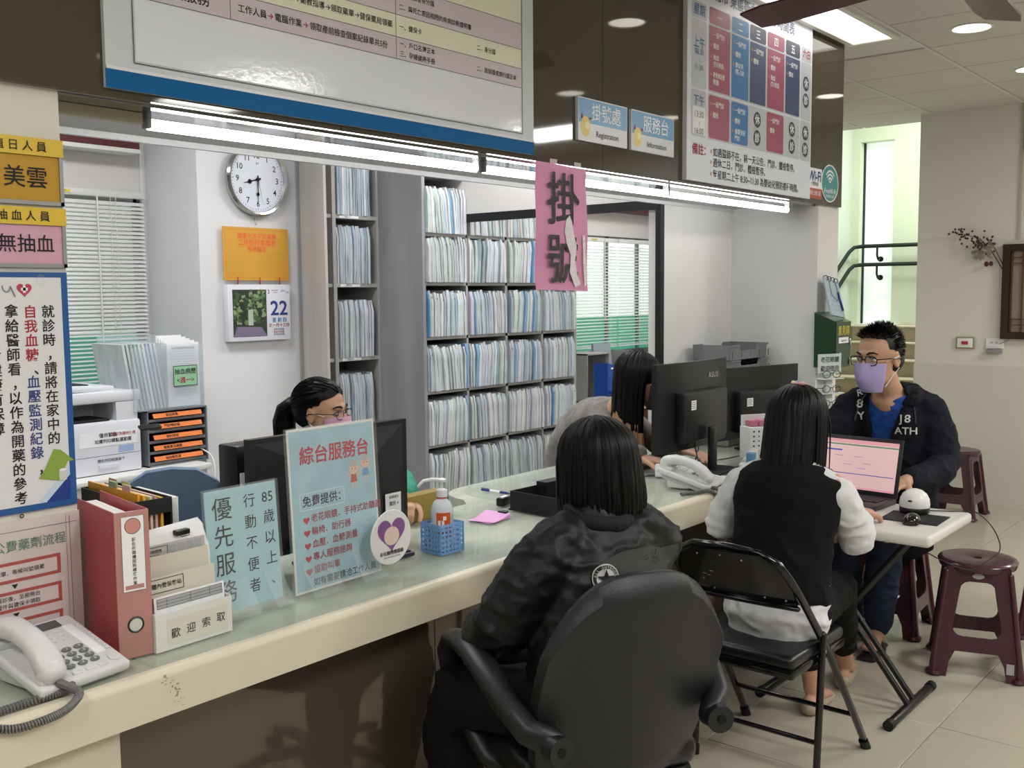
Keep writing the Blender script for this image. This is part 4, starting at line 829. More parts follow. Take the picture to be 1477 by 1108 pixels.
# ---- small desk things
t = T('ink_pad', 'open flat black stamp pad behind the round badge', 'stamp pad', (2.03, 2.155, CT), radians(-8))
g = G(); g.box((0, 0, .006), (.13, .08, .012), 0, .003); g.obj('base', mat('pad_purple', '3a2b40', .35), t)
g = G(); g.box((0, 0, .014), (.112, .064, .006), 0, .002); g.obj('pad', blackm2, t)
g = G(); g.box((0, .055, .03), (.13, .006, .05), 0, .002, Matrix.Rotation(radians(-20), 4, 'X')); g.obj('lid', mat('pad_lid', '2c2a31', .2), t)
t = T('stapler', 'small black stapler behind the stamp pad', 'stapler', (2.09, 2.24, CT), radians(20))
g = G(); g.box((0, 0, .005), (.09, .024, .01), 0, .003); g.obj('base', black_m, t); g = G(); g.box((.0, 0, .022), (.085, .022, .014), 0, .005, Matrix.Rotation(radians(-8), 4, 'Y')); g.obj('arm', black_m, t)
t = T('note_pad', 'small pink note block beside the stapler', 'notes', (1.995, 2.26, CT), radians(30)); g = G(); g.box((0, 0, .006), (.07, .07, .012), 0); g.obj('sheets', mat('note_pink', 'd8a0cf', .6), t)
t = T('pink_slips', 'pink paper slips held by a black clip on the counter', 'paper', (2.595, 2.25, CT), radians(8))
for k in range(3):
    g = G(); K = 6; vs = []
    for i in range(K+1):
        u = i/K; vs += [(-.065+.13*u, -.048, .001+.0015*k+.006*max(0, u-.5)*k), (-.065+.13*u, .048, .001+.0015*k+.01*max(0, u-.4)*k)]
    M_p = Matrix.Rotation(radians(-7+7*k), 4, 'Z'); g.add(vs, [(2*i, 2*i+2, 2*i+3, 2*i+1) for i in range(K)], 0, M_p); g.obj('slip', MATS['note_pink'], t)
g = G(); g.box((.066, -.01, .01), (.018, .034, .012), 0, .002); g.sweep([(.066, -.02, .012), (.086, -.02, .014), (.086, 0, .014), (.066, 0, .012)], .001, 0, 6); g.obj('binder_clip', black_m, t)
t = T('ballpoint_pen', 'blue and white ballpoint pen lying behind the black tray', 'pen', (2.955, 2.53, CT+.0055), radians(92))
g = G(); g.sweep([(-.07, 0, 0), (-.055, 0, 0)], [.0015, .0045], 1, 10); g.cyl((-.055, 0, 0), (-.02, 0, 0), .005, 1, 12); g.cyl((-.02, 0, 0), (.03, 0, 0), .0051, 0, 12); g.cyl((.03, 0, 0), (.072, 0, 0), .005, 1, 12); g.box((.055, 0, .007), (.035, .003, .002), 1); g.obj('barrel', [whitep, mat('pen_blue', '28357f', .3)], t)
t = T('black_stamp', 'small black self-inking stamp beside the black tray', 'stamp', (2.80, 2.36, CT), radians(10)); g = G(); g.box((0, 0, .016), (.07, .03, .032), 0, .006); g.obj('body', black_m, t); g = G(); g.rect(FZ(0, 0, .032), -.02, -.008, .02, .008, 0, .0006); g.obj('window', whitep, t)
t = T('document_tray', 'open black plastic document tray on the counter', 'tray', (2.90, 2.13, CT), radians(-3))
g = G(); g.box((0, 0, .003), (.32, .30, .006), 0, .002); g.bb((-.16, -.15, .006), (-.157, .15, .07)); g.bb((.157, -.15, .006), (.16, .15, .07)); g.bb((-.157, .147, .006), (.157, .15, .07)); g.bb((-.157, -.15, .006), (.157, -.147, .025)); g.box((-.159, 0, .003), (.012, .31, .006), 0, .002)
g.obj('tray', black_m, t); g = G(); g.bb((-.02, .1, .006), (.12, .147, .085)); g.obj('divider', black_m, t)
t = T('yellow_box', 'flat olive-yellow carton on the rear counter edge behind the sanitiser', 'box', (2.46, 2.445, CT), radians(0)); g = G(); g.box((0, 0, .045), (.20, .05, .09), 0, .002); g.obj('carton', mat('olive_card', '8f7b3a', .6), t)
t = T('eraser', 'small green eraser by the yellow carton', 'eraser', (2.30, 2.40, CT), radians(15)); g = G(); g.box((0, 0, .008), (.05, .025, .016), 0, .003); g.obj('body', mat('eraser_green', '2f9a78', .5), t)

# ---- computers
def monitor(name, lab, loc, rz, w, h, z0, curved=0, logo=None, stand=True, pyramid=False, sticker=True):
    t = T(name, lab, 'monitor', loc, rz); dark = mat('monitor_back', '1b1c1e', .32, bump=(300, .1))
    K = 12; g = G(); vs = []
    for i in range(K+1):
        u = -1+2*i/K; x = u*w/2; y = curved*(u*u)
        for yy, zz in ((y+.012, z0), (y+.012, z0+h), (y-.012, z0+h), (y-.012, z0)): vs.append((x, yy, zz))
    fs = []
    for i in range(K):
        for j in range(4): fs.append((4*i+j, 4*i+(j+1) % 4, 4*i+4+(j+1) % 4, 4*i+4+j))
    fs += [(3, 2, 1, 0), (4*K, 4*K+1, 4*K+2, 4*K+3)]; g.add(vs, fs); g.obj('case', dark, t, angle=20)
    g = G(); g.add([(v[0]*.975, curved*((v[0]/(w/2))**2)+.0124, z0+.012+(h-.024)*((v[2]-z0)/h)) for v in vs if abs(v[1]-(curved*((v[0]/(w/2))**2)+.012)) < 1e-6], [(2*i, 2*i+1, 2*i+3, 2*i+2) for i in range(K)]); g.obj('screen', mat('screen_dark', '0b0c0f', .1), t)
    g = G()
    if pyramid:
        a, b = w*.47, h*.46; zc = z0+h/2; g.add([(-a, -.012, zc-b), (a, -.012, zc-b), (a, -.012, zc+b), (-a, -.012, zc+b), (-a*.42, -.055, zc-b*.55), (a*.42, -.055, zc-b*.55), (a*.42, -.055, zc+b*.5), (-a*.42, -.055, zc+b*.5)], [(0, 1, 5, 4), (1, 2, 6, 5), (2, 3, 7, 6), (3, 0, 4, 7), (4, 5, 6, 7)])
    else: g.box((0, -.025, z0+h*.38), (w*.62, .05, h*.58), 0, .012, seg=3)
    g.obj('back_cover', dark, t, angle=20)
    if stand:
        g = G(); g.box((0, -.075, (z0+h*.25)/2+.006), (.055, .022, z0+h*.25-.01), 0, .006); g.obj('neck', black_m, t)
        g = G(); g.box((0, -.055, .006), (.25, .19, .012), 0, .004); g.obj('foot', black_m, t)
    if logo: g = G(); g.text(logo, FA(0, -.0135+curved*.05, 0), w*.2, z0+h-.065, .034, 0, .02, sx=1.25); g.obj('logo', mat('logo_grey', 'a4a6a8', .5), t)
    if sticker:
        x, z = (-w*.2, z0+h*.52) if not pyramid else (w*.3, z0+h*.35); g = G(); F = FA(0, -.051 if not pyramid else -.045, 0); g.rect(F, x-.022, z-.02, x+.022, z+.02, 0)
        for k in range(4): g.rect(F, x-.018, z+.011-.008*k, x+.012+.005*(k % 2), z+.013-.008*k, 1, .001)
        g.obj('sticker', [whitep, ink], t)
    return t
m1 = monitor('computer_monitor', 'black monitor seen from behind, standing behind the large service sign', (1.917, 2.27, CT), radians(0), .585, .335, .05, pyramid=True, sticker=False)
g = G(); F = FA(0, -.0125, 0); g.rect(F, .205, .345, .255, .36, 0); g.text('VA2719-2K', F, .23, .352, .01, 1, .01, t=.001) if 0 else None; g.obj('model_plate', [mat('plate_grey', '8b8d90', .4)], m1)
g = G(); F = FR((.2, -.047, .13), (1, 0, 0), (0, 0, 1)); g.rect(F, -.035, -.03, .03, .04, 0); g.text('租賃標示', F, 0, .028, .01, 1, .01); g.text('資訊→', F, 0, .008, .014, 1, .01); g.text('02-A13', F, 0, -.015, .009, 1, .01); g.obj('sticker', [whitep, ink], m1)
monitor('computer_monitor', 'large black curved monitor with a maker logo, seen from behind beside the white phone', (3.865, 2.165, CT), radians(2), .635, .37, .105, curved=.03, logo='ASUS')
monitor('computer_monitor', 'black monitor seen from behind at the far end of the counter', (4.60, 2.24, CT), radians(-14), .58, .345, .06)
t = T('slim_computer', 'slim black desktop computer standing upright left of the clerk\'s monitor', 'computer', (1.72, 2.435, CT-.012)); g = G(); g.box((0, 0, .187), (.085, .09, .35), 0, .006)
for k in range(12): g.box((.018, -.046, .06+.022*k), (.04, .004, .012), 0, .001)
g.obj('case', black_m, t); g = G(); g.box((-.023, -.047, .24), (.024, .003, .09), 0, 0); g.rect(FA(-.023, -.0485, .24), -.01, -.04, .01, .04, 1); g.text('設備', FA(-.023, -.0485, .24), 0, .012, .012, 2, vert=True, t=.001); g.obj('label', [whitep, whitep, ink], t)
t = T('keyboard', 'black keyboard lying under the curved monitor', 'keyboard', (3.86, 2.42, CT), radians(3)); g = G(); g.box((0, 0, .01), (.42, .13, .02), 0, .005); g.obj('body', black_m, t)
t = T('computer_mouse', 'black mouse on the counter in front of the curved monitor foot', 'mouse', (4.02, 1.98, CT), radians(60)); g = G(); g.ell((0, 0, .01), (.032, .055, .022), 0, 20, 8); g.box((0, 0, .004), (.05, .085, .008), 0, .004); g.obj('body', black_m, t)
# cables around the monitor foot
t = T('cable_bundle', 'tangle of dark cables behind the curved monitor foot', 'cables', (3.8, 2.2, CT)); 
for k, (P, m) in enumerate((([(.02, -.03, .3), (-.03, -.02, .15), (-.1, 0, .03), (-.18, .02, .006), (-.25, .1, .006)], black_m), ([(.08, -.03, .3), (.03, -.05, .12), (.0, -.08, .02), (-.08, -.06, .006), (-.2, .05, .006)], black_m), ([(.12, -.02, .32), (.12, 0, .15), (.2, .03, .02), (.35, .0, .006), (.5, -.02, .006)], black_m), ([(.16, -.02, .30), (.14, -.02, .2), (.15, 0, .1), (.2, .05, .006)], mat('cable_blue', '2b4f9a', .4)))):
    g = G(); coil(g, P, .0001, .003, 6); g.obj('cable', m, t)
t = T('power_adapter', 'small white adapter plug beside the phone and monitor', 'plug', (3.62, 2.2, CT), radians(30)); g = G(); g.box((0, 0, .028), (.03, .04, .056), 0, .006, Matrix.Rotation(radians(20), 4, 'Y')); g.obj('body', phw, t)

# ---- far end of the counter
t = T('pegboard_box', 'white punched box of pink packets at the far end of the counter', 'box', (4.33, 2.09, CT), radians(-32))
g = G(); g.box((0, 0, .075), (.17, .09, .15), 0, .002); F = FA(0, -.0455, 0)
for i in range(6):
    for j in range(6): g.rect(F, -.07+.026*i, .018+.022*j, -.061+.026*i, .025+.022*j, 1 if (i*j+i) % 3 else 2)
g.obj('box', [whitep, bd('holegrey', '8d8d90'), ink], t)
for k in range(3):
    g = G(); g.box((-.05+.045*k, .0, .165), (.04, .05, .03), 0, .006); g.obj('packet', mat('packet_pink', 'c97f93', .35), t)
g = G(); g.box((0, .04, .17), (.16, .01, .06), 0); g.obj('back_card', whitep, t)
t = T('white_saucer_tray', 'low white tray with small cartons beside the punched box', 'tray', (4.17, 2.04, CT), radians(20)); g = G(); g.box((0, 0, .006), (.20, .12, .012), 0, .004); g.obj('tray', whitep, t)
for k, (x, c) in enumerate(((-.06, '5f92b8'), (0, 'd8d8cf'), (.05, 'c4beb0'))):
    g = G(); g.box((x, .01, .035), (.04, .04, .045), 0, .003); g.obj('small_carton', mat('carton_'+c, c, .5), t)
t = T('paper_sheet', 'white sheet of paper sticking out over the counter edge by the seated woman\'s arm', 'paper', (3.72, 1.93, CT+.001), radians(12)); g = G(); vs = []
for i in range(7): u = i/6; vs += [(-.1, -.15+.3*u, -.03*max(0, .35-u)), (.11, -.15+.3*u, -.04*max(0, .35-u))]
g.add(vs, [(2*i, 2*i+1, 2*i+3, 2*i+2) for i in range(6)]); g.obj('sheet', whitep, t)
t = T('beige_cabinet', 'small beige cabinet on the counter against the white partition', 'cabinet', (4.80, 2.49, CT)); g = G(); g.box((0, 0, .155), (.5, .24, .31), 0, .004); g.obj('body', mat('beige_plastic', '9d9889', .5), t)
for k in range(2): g = G(); g.box((0, -.121, .08+.145*k), (.47, .006, .13), 0, .003); g.obj('drawer', MATS['beige_plastic'], t)
t = T('document_heap', 'uneven heap of papers on the beige cabinet under the grey crates', 'papers', (4.80, 2.49, CT+.31)); 
for k in range(5): g = G(); g.box((random.uniform(-.02, .02), 0, .004+.007*k), (.42, .2, .006), 0, 0, Matrix.Rotation(random.uniform(-.06, .06), 4, 'Z')); g.obj('sheet_bundle', mat('heap_%d' % (k % 2), ('3a3c3f', 'c9c9c4')[k % 2], .6), t)
def crate(x, y, z, w, lab):
    t = T('stacking_crate', lab, 'crate', (x, y, z), group='grey stacking crates'); g = G(); cg = mat('crate_grey', '7d8183', .45); h = .075
    g.bb((-w, -.1, 0), (w, .1, .004)); g.prism([(-w, 0), (w, 0), (w+.008, h), (w*.55, h), (w*.45, h*.6), (-w*.45, h*.6), (-w*.55, h), (-w-.008, h)], .1, .104, 0, FA(0, 0, 0)); g.prism([(-w, 0), (w, 0), (w+.008, h), (w*.55, h), (w*.45, h*.6), (-w*.45, h*.6), (-w*.55, h), (-w-.008, h)], -.104, -.1, 0, FA(0, 0, 0))
    g.bb((-w-.006, -.1, 0), (-w, .1, h)); g.bb((w, -.1, 0), (w+.006, .1, h)); g.bb((-w-.01, -.112, h-.01), (-w*.55, -.1, h)); g.bb((w*.55, -.112, h-.01), (w+.01, -.1, h))
    for k in range(5): g.bb((-w+.02+.1*k*w/.2, -.107, .008), (-w+.026+.1*k*w/.2, -.103, h*.55))
    g.obj('crate', cg, t)
crate(4.80, 2.49, CT+.35, .20, 'grey plastic stacking crate on the papers, lower of the two'); crate(4.79, 2.49, CT+.427, .20, 'grey plastic stacking crate at the top of the pile against the white wall')

# reading-glasses rack
t = T('glasses_rack', 'clear rack of reading glasses with a small lend-out notice on top', 'rack', (4.86, 2.0, CT), radians(-24)); wm = mat('rack_white', 'd9e0dc', .3)
g = G(); g.box((0, 0, .01), (.16, .12, .02), 0, .004); g.bb((-.006, -.006, .02), (.006, .006, .36)); g.bb((-.05, .01, .02), (.05, .014, .36)); g.obj('post', wm, t)
for k in range(5):
    z = .05+.072*k; g = G(); g.box((0, -.02, z), (.15, .05, .005), 0, .002); g.obj('shelf', wm, t)
g = G(); g.bb((-.075, -.02, .36), (.075, -.016, .46)); F = FA(0, -.02, 0); g.text('老花眼鏡', F, 0, .432, .03, 1, .01); g.text('歡迎借用', F, 0, .388, .03, 1, .01); g.obj('notice', [mat('notice_pale', 'c8d4d2', .5), ink], t)
for k in range(5):
    e = T('reading_glasses', ['top', 'second', 'third', 'fourth', 'lowest'][k]+' pair of dark reading glasses on the rack shelves, counted downward', 'glasses', (4.86, 2.0, CT), radians(-24), 'reading glasses on the rack'); z = .05+.072*(4-k)+.022; g = G()
    for s in (-1, 1):
        g.sweep([(s*.033+.025*cos(a), -.035, z+.017*sin(a)) for a in [2*pi*q/16 for q in range(16)]], .0018, 0, 6, closed=True); g.sweep([(s*.058, -.035, z+.006), (s*.066, -.02, z+.005), (s*.064, .008, z)], .0016, 0, 6)
    g.sweep([(-.008, -.035, z+.004), (0, -.037, z+.008), (.008, -.035, z+.004)], .0018, 0, 6); g.obj('frame', black_m, e)
# suggestion box and visitor clipboard on the pillar
t = T('suggestion_box', 'dark green metal suggestion box on the white pillar', 'box', (5.145, 2.105, 1.155)); gm = mat('box_green', '24462f', .35)
g = G(); g.bb((-.095, -.075, 0), (.095, .044, .235)); g.add([(-.095, -.075, .235), (.095, -.075, .235), (.095, .044, .235), (-.095, .044, .235), (-.095, .044, .285), (.095, .044, .285)], [(0, 1, 5, 4), (0, 4, 3), (1, 2, 5), (3, 4, 5, 2)]); g.obj('body', gm, t)
g = G(); F = FA(0, -.075, 0); g.text('意見箱', F, .0, .19, .052, 0, .03); g.rect(F, -.065, .125, .065, .155, 1); g.text('Suggestion', F, 0, .14, .018, 2); g.obj('lettering', [mat('box_yellow', 'b9b23a', .5), whitep, ink], t)
for z in (.03, .13): g = G(); g.box((.08, -.079, z), (.018, .01, .035), 0, .003); g.obj('hinge', chrome, t)
g = G(); g.cyl((-.07, -.075, .07), (-.07, -.087, .07), .012); g.obj('lock', chrome, t)
t = T('clipboard', 'pad of forms on rings with a blue pen, leaning on the green box', 'clipboard', (5.13, 2.115, 1.40)); Mc2 = Matrix.Rotation(radians(-16), 4, 'X') @ Matrix.Rotation(radians(8), 4, 'Y')
g = G(); g.box((0, -.06, .10), (.17, .01, .2), 0, .002, Mc2); F = Mc2 @ FA(0, -.0655, 0)
for k in range(5): g.rect(F, -.07, .03+.025*k, .06, .0312+.025*k, 1)
g.obj('pad', [mat('pad_blue', 'a9bcc8', .5), bd('padline', '6d7d8d')], t)
g = G(); [g.sweep([(x+.0, -.06+.014*cos(a), .20+.014*sin(a)) for a in [2*pi*q/12 for q in range(12)]], .0022, 0, 6, closed=True, M=Mc2) for x in (-.06, -.02, .02, .06)]; g.obj('ring', black_m, t)
g = G(); g.sweep([(.045, -.07, .13), (.06, -.07, .04)], .006, 0, 8, M=Mc2); g.obj('pen', MATS['pen_blue'], t); g = G(); g.sweep([(-.04, -.068, .2), (-.05, -.072, .11), (0, -.075, .08), (.04, -.072, .12), (.03, -.068, .2)], .0016, 0, 6, M=Mc2); g.obj('string', black_m, t)

# ================================================================ by the left window
CB = .7805+.0
t = T('printer', 'white multifunction printer under the left blind', 'printer', (2.205, 4.36, CB)); pw = mat('printer_white', 'd5d8de', .35)
g = G(); g.box((0, 0, .115), (.42, .42, .23), 0, .012); g.bb((-.2, .0, .23), (.2, .2, .30)); g.bb((.10, -.2, .23), (.2, .2, .31)); g.obj('body', pw, t)
g = G(); g.box((-.0, 0, .335), (.44, .40, .05), 0, .01); g.obj('scanner', pw, t)
g = G(); g.box((-.06, 0, .372), (.30, .36, .03), 0, .01, Matrix.Rotation(radians(3), 4, 'Y')); g.obj('lid', pw, t); g = G(); g.box((-.1, 0, .39), (.2, .32, .006), 0, .002); g.obj('feeder', blackm2, t)
g = G(); g.box((-.05, -.1, .236), (.25, .18, .01), 0, .003); g.obj('output_tray', blackm2, t)
g = G(); g.box((.17, -.2, .352), (.1, .03, .012), 0, .003, Matrix.Rotation(radians(30), 4, 'X')); g.obj('control_panel', black_m, t)
g = G(); F = FA(0, -.2105, 0); g.bb((-.2, -.2135, .005), (.2, -.209, .085)); g.rect(FA(0, -.2135, 0), -.2, .083, .2, .085, 1); g.bb((0, -.222, .03), (.09, -.2135, .045)); g.text('請先列印紙張放下', FA(0, -.2135, 0), .06, .062, .016, 1, .01); g.obj('paper_drawer', [pw, ink], t)
g = G(); g.rect(F, -.08, .125, .19, .19, 0); g.text('僅供緊急', F, .01, .172, .021, 1, .02, 'L'); g.text('影印及器材使用', F, .07, .172, .016, 2, .02, 'L'); g.text('如需列印請點選節閱', F, -.01, .146, .019, 1, .02, 'L'); g.rect(F, .1, .09, .17, .12, 3); g.obj('notice', [whitep, ink, redink, bd('lblue', '9db4d8')], t)
t = T('letter_rack', 'grey five-tray letter rack with orange labels under the clear file box', 'rack', (2.60, 4.30, CB)); gm2 = mat('rack_grey', '6f7378', .4)
g = G(); g.bb((-.155, -.15, 0), (-.148, .15, .255)); g.bb((.148, -.15, 0), (.155, .15, .255)); g.bb((-.155, -.15, .25), (.155, .15, .256)); g.bb((-.155, .145, 0), (.155, .15, .25)); g.bb((-.155, -.15, 0), (.155, .15, .006)); g.obj('frame', gm2, t)
for k in range(5):
    z = .008+.049*k; g = G(); g.bb((-.146, -.14, z), (.146, .14, z+.004)); g.bb((-.146, -.145, z), (.146, -.14, z+.012)); tr = g.obj('tray', gm2, t)
    g = G(); g.bb((-.1, -.13, z+.005), (.1, .1, z+.024)); g.obj('papers', mat('tray_papers', '4a3230', .6), tr)
    g = G(); Ml = Mx((0, -.147, z+.026), rx=radians(-25)); g.rect(Ml @ FA(0, 0, 0), -.125, -.011, .125, .011, 0, .003); g.text(('抽血報告單', '檢驗單及病歷', '預約掛號', '門診轉診單', '其他表單')[k], Ml @ FA(0, 0, 0), -.03, 0, .016, 1, .01, t=.004); g.obj('orange_label', [mat('label_orange2', 'e07a35', .5), ink], tr)
t = T('file_box', 'clear plastic file box of patient papers labelled in green on the letter rack', 'file box', (2.585, 4.30, CB+.257)); 
g = G(); cl = mat('cloudy_plastic', 'cfd9e2', .15, alpha=.24)
for a, b in (((-.2, -.15, 0), (.16, -.147, .29)), ((-.2, .147, 0), (.16, .15, .33)), ((-.2, -.147, 0), (-.197, .147, .31)), ((.157, -.147, 0), (.16, .147, .29)), ((-.2, -.15, 0), (.16, .15, .004)), ((-.03, -.147, 0), (-.027, .147, .3))): g.bb(a, b)
g.obj('shell', cl, t)
for k in range(9):
    x = -.19+.019*k; g = G(); Mq = Mx((x, .0, .005), ry=radians(-9)); g.bb((0, -.13, 0), (.012, .13, .30), 0, 0, Mq); g.obj('folder', fm[(0, 3, 8, 13, 0, 7, 9, 1, 3)[k]], t)
for k in range(5):
    g = G(); g.bb((-.02+.0*k, -.13+.02*k, .006), (.15-.01*k, -.124+.02*k, .30+.008*k)); g.obj('paper_stack', whitep, t)
g = G(); F = FA(0, -.1502, 0); g.rect(F, .0, .1, .125, .195, 1); g.rect(F, .003, .103, .122, .192, 0, .001); g.text('抽血病歷', F, .062, .168, .028, 1, .015, t=.0016); g.text('<', F, .024, .128, .028, 1, .01, t=.0016); g.text('週一', F, .062, .128, .03, 2, .02, t=.0016); g.text('>', F, .1, .128, .028, 1, .01, t=.0016); g.obj('green_label', [mat('label_green', '8fbf9a', .5), ink, redink], t)
g = G(); F = FA(0, -.1302, 0); g.text('彰化市衛生所抽血名冊', F, .065, .275, .012, 0, .01); [g.rect(F, .0, .26-.012*k, .13, .2605-.012*k, 0) for k in range(18)]; g.obj('print', [ink], t)
t = T('wall_cable', 'white cord hanging down beside the letter rack', 'cord', (2.72, 4.1, .6)); g = G(); coil(g, [(-.01, .1, .25), (.03, .02, .2), (.02, -.02, .1), (.0, 0, -.1), (.03, .02, -.5)], .0001, .004, 8); g.obj('cord', white_m, t)

# far desk under the second window
t = T('office_desk', 'white office desk under the far window', 'desk', (6.9, 4.45, 0)); g = G(); g.box((0, 0, .73), (2.2, .62, .03), 0, .004); g.obj('top', white_m, t)
for x in (-1.05, 1.05): g = G(); g.box((x, 0, .357), (.03, .58, .714), 0, .003); g.obj('side', MATS['beige_plastic'], t)
t = T('document_organiser', 'grey organiser labelled 物流文件 on the far desk', 'organiser', (6.33, 4.40, .746)); g = G()
g.bb((-.3, -.12, 0), (-.29, .14, .36)); g.bb((.29, -.12, 0), (.3, .14, .36)); g.bb((-.02, -.12, 0), (-.01, .14, .36)); g.bb((-.3, .13, 0), (.3, .14, .36)); g.bb((-.3, -.12, 0), (.3, .14, .01)); g.bb((-.3, -.12, .35), (.0, .14, .36)); g.bb((0, -.12, .01), (.3, -.11, .22)); g.obj('frame', mat('organiser_grey', 'a3a39f', .5), t)
g = G(); F = FA(0, -.12, 0); g.rect(F, .01, .02, .29, .2, 0); g.frame(F, .015, .025, .285, .195, .002, 2, .001); g.text('物流文件', F, .15, .13, .062, 1, .01); g.text('(洗衣物流單)', F, .15, .06, .028, 2, .01); g.obj('label', [whitep, bd('lbl', '332a48'), redink], t)
g = G(); g.bb((.01, .0, .01), (.24, .02, .42), 0, 0, Mx(rx=radians(-6))); g.obj('folder', mat('folder_greyblue', '97a3ab', .5), t)
t = T('blue_bin', 'blue plastic bin on the far desk beside the organiser', 'bin', (6.08, 4.16, .746)); g = G(); g.prism([(-.05, 0), (.045, 0), (.05, .28), (-.05, .30)], -.06, .06, 0, FA(0, 0, 0)); g.box((.02, -.08, .09), (.11, .06, .02), 0, .006); g.box((.02, -.0615, .26), (.06, .003, .012), 1, 0); g.obj('body', [mat('bin_blue', '2350a8', .3), whitep], t)
t = T('parcel', 'brown carton standing in front of the far desk', 'box', (6.1, 4.05, 0)); g = G(); g.box((0, 0, .38), (.22, .14, .76), 0, .003); g.rect(FA(0, -.0705, .6), -.06, -.05, .06, .05, 1); g.obj('carton', [mat('carton_brown', 'b39a80', .6), bd('lab2', 'd8d0c4')], t)
t = T('wooden_cupboard', 'dark red-brown cupboard beyond the leaning clerk', 'cupboard', (6.75, 3.93, 0)); g = G(); g.box((0, 0, .35), (.8, .3, .70), 0, .004); g.obj('body', mat('red_brown_wood', '6b3d2c', .45, var=(4, .15, (1, 1, 4))), t); g = G(); g.box((0, 0, .715), (.82, .32, .03), 0, .004); g.obj('top', white_m, t)
for s in (-1, 1): g = G(); g.box((s*.2, -.155, .35), (.38, .012, .62), 0, .003); g.obj('door', MATS['red_brown_wood'], t)
t = T('paper_stack', 'white papers on top of the red-brown cupboard', 'papers', (6.85, 3.93, .731)); g = G(); g.box((0, 0, .015), (.4, .24, .03), 0); g.obj('papers', whitep, t)

# ---- things on the cream wall
t = T('wood_lattice_frame', 'dark wooden framed lattice panel on the cream wall at the right edge', 'wall panel', (7.8, 1.62, 1.2)); dw = mat('dark_wood', '2c1c16', .4, var=(4, .2, (1, 4, 1)))
g = G(); W2, Hh = .31, .665
for a, b in (((-.04, -W2, 0), (0, W2, .05)), ((-.04, -W2, Hh-.05), (0, W2, Hh)), ((-.04, W2-.05, .05), (0, W2, Hh-.05)), ((-.04, -W2, .05), (0, -W2+.05, Hh-.05))): g.bb(a, b)
g.obj('frame', dw, t)
g = G(); g.bb((-.012, -W2+.05, .05), (-.001, W2-.05, Hh-.05)); g.obj('backing', mat('lattice_back', '8f8376', .6), t)
for k in range(8): y = -.24+.07*k; g = G(); g.bb((-.024, y-.004, .05), (-.012, y+.004, Hh-.05)); g.obj('lattice_bar', mat('mid_wood', '5b3a2c', .4), t)
for z in (.10, .14, .53, .57): g = G(); g.bb((-.028, -.26, z-.004), (-.0245, .26, z+.004)); g.obj('lattice_bar', MATS['mid_wood'], t)
t = T('berry_spray', 'dried spray of dark red berries on the cream wall left of the lattice frame', 'dried flowers', (7.8, 1.98, 1.75)); stm = mat('twig', '4a3226', .6); ber = mat('berry', '4f1f2a', .35)
rr2 = random.Random(5); g = G(); g.sweep([(-.02, -.06, -.08), (-.03, .02, .06), (-.05, .10, .16), (-.06, .22, .20)], [.004, .004, .003, .002], 0, 6); g.sweep([(-.02, -.05, -.03), (-.03, .0, .08), (-.04, .04, .14)], .003, 0, 6); g.obj('stem', stm, t)
g = G()
for k in range(70):
    u = rr2.random(); c = Vector((-.06, .02+.24*u, .1+.12*u)) + Vector((rr2.uniform(-.03, .02), rr2.gauss(0, .025), rr2.gauss(0, .03))); g.ell(c, (.008, .008, .008), 0, 8, 6)
g.ell((-.04, .055, -.02), (.014, .016, .02), 0, 10, 8); g.ell((-.04, .025, -.018), (.013, .014, .018), 0, 10, 8); g.obj('berries', ber, t)['kind'] = 'stuff'
g = G()
for k in range(26):
    c = Vector((-.05, .05+rr2.uniform(-.03, .1), .08+rr2.uniform(-.06, .06))); a = rr2.random()*6; g.add([c+Vector((0, .022*cos(a+b), .022*sin(a+b)*r))+Vector((rr2.uniform(-.01, .01), 0, 0)) for b, r in ((0, 1), (1.3, .5), (3.1, 1), (4.5, .5))], [(0, 1, 2, 3)])
g.obj('dried_leaves', mat('dry_leaf', '8f8a80', .6), t)
t = T('call_button', 'beige wall plate with a red emergency button', 'switch', (7.8, 2.17, 1.165)); g = G(); g.box((-.008, 0, 0), (.016, .13, .085), 0, .003); g.obj('back_plate', mat('plate_tan', 'a3937a', .5), t); g = G(); g.box((-.018, 0, 0), (.008, .105, .066), 0, .002); g.obj('plate', whitep, t); g = G(); g.box((-.024, 0, 0), (.006, .045, .024), 0, .001); g.obj('button', mat('button_red', 'b5303a', .4), t)
t = T('wall_socket', 'white wall socket with a small box under it beside the lattice frame', 'socket', (7.8, 1.97, 1.165)); g = G(); g.box((-.006, 0, 0), (.012, .12, .075), 0, .003); g.obj('plate', whitep, t); g = G(); [g.bb((-.0135, y, .0), (-.012, y+.003, .012)) for y in (-.02, -.01, .015, .025)]; g.obj('slots', ink, t); g = G(); g.box((-.02, .0, -.055), (.04, .1, .03), 0, .004); g.obj('adapter', grayp, t)
g = G(); coil(g, [(-.03, -.04, .0), (-.035, -.08, .02), (-.03, -.12, .05)], .0001, .003, 3); g.obj('cord', grayp, t)
t = T('cable_conduit', 'thin grey conduit with a switch running down from the ceiling to the lattice frame', 'conduit', (7.8, 1.835, 1.9)); g = G(); g.bb((-.012, -.008, 0), (0, .008, .93)); g.box((-.012, -.03, .72), (.024, .03, .22), 0, .003); g.obj('conduit', mat('conduit_grey', 'b9b6ab', .5), t)
# ================================================================ seating and the folding table
vinyl = mat('black_vinyl', '121214', .3, bump=(120, .12)); gloss_k = mat('gloss_black_metal', '0c0c0e', .12, spec=.7); shellm = mat('chair_shell', '1d1e20', .42, bump=(260, .15)); armm = mat('arm_rubber', '17181a', .42)
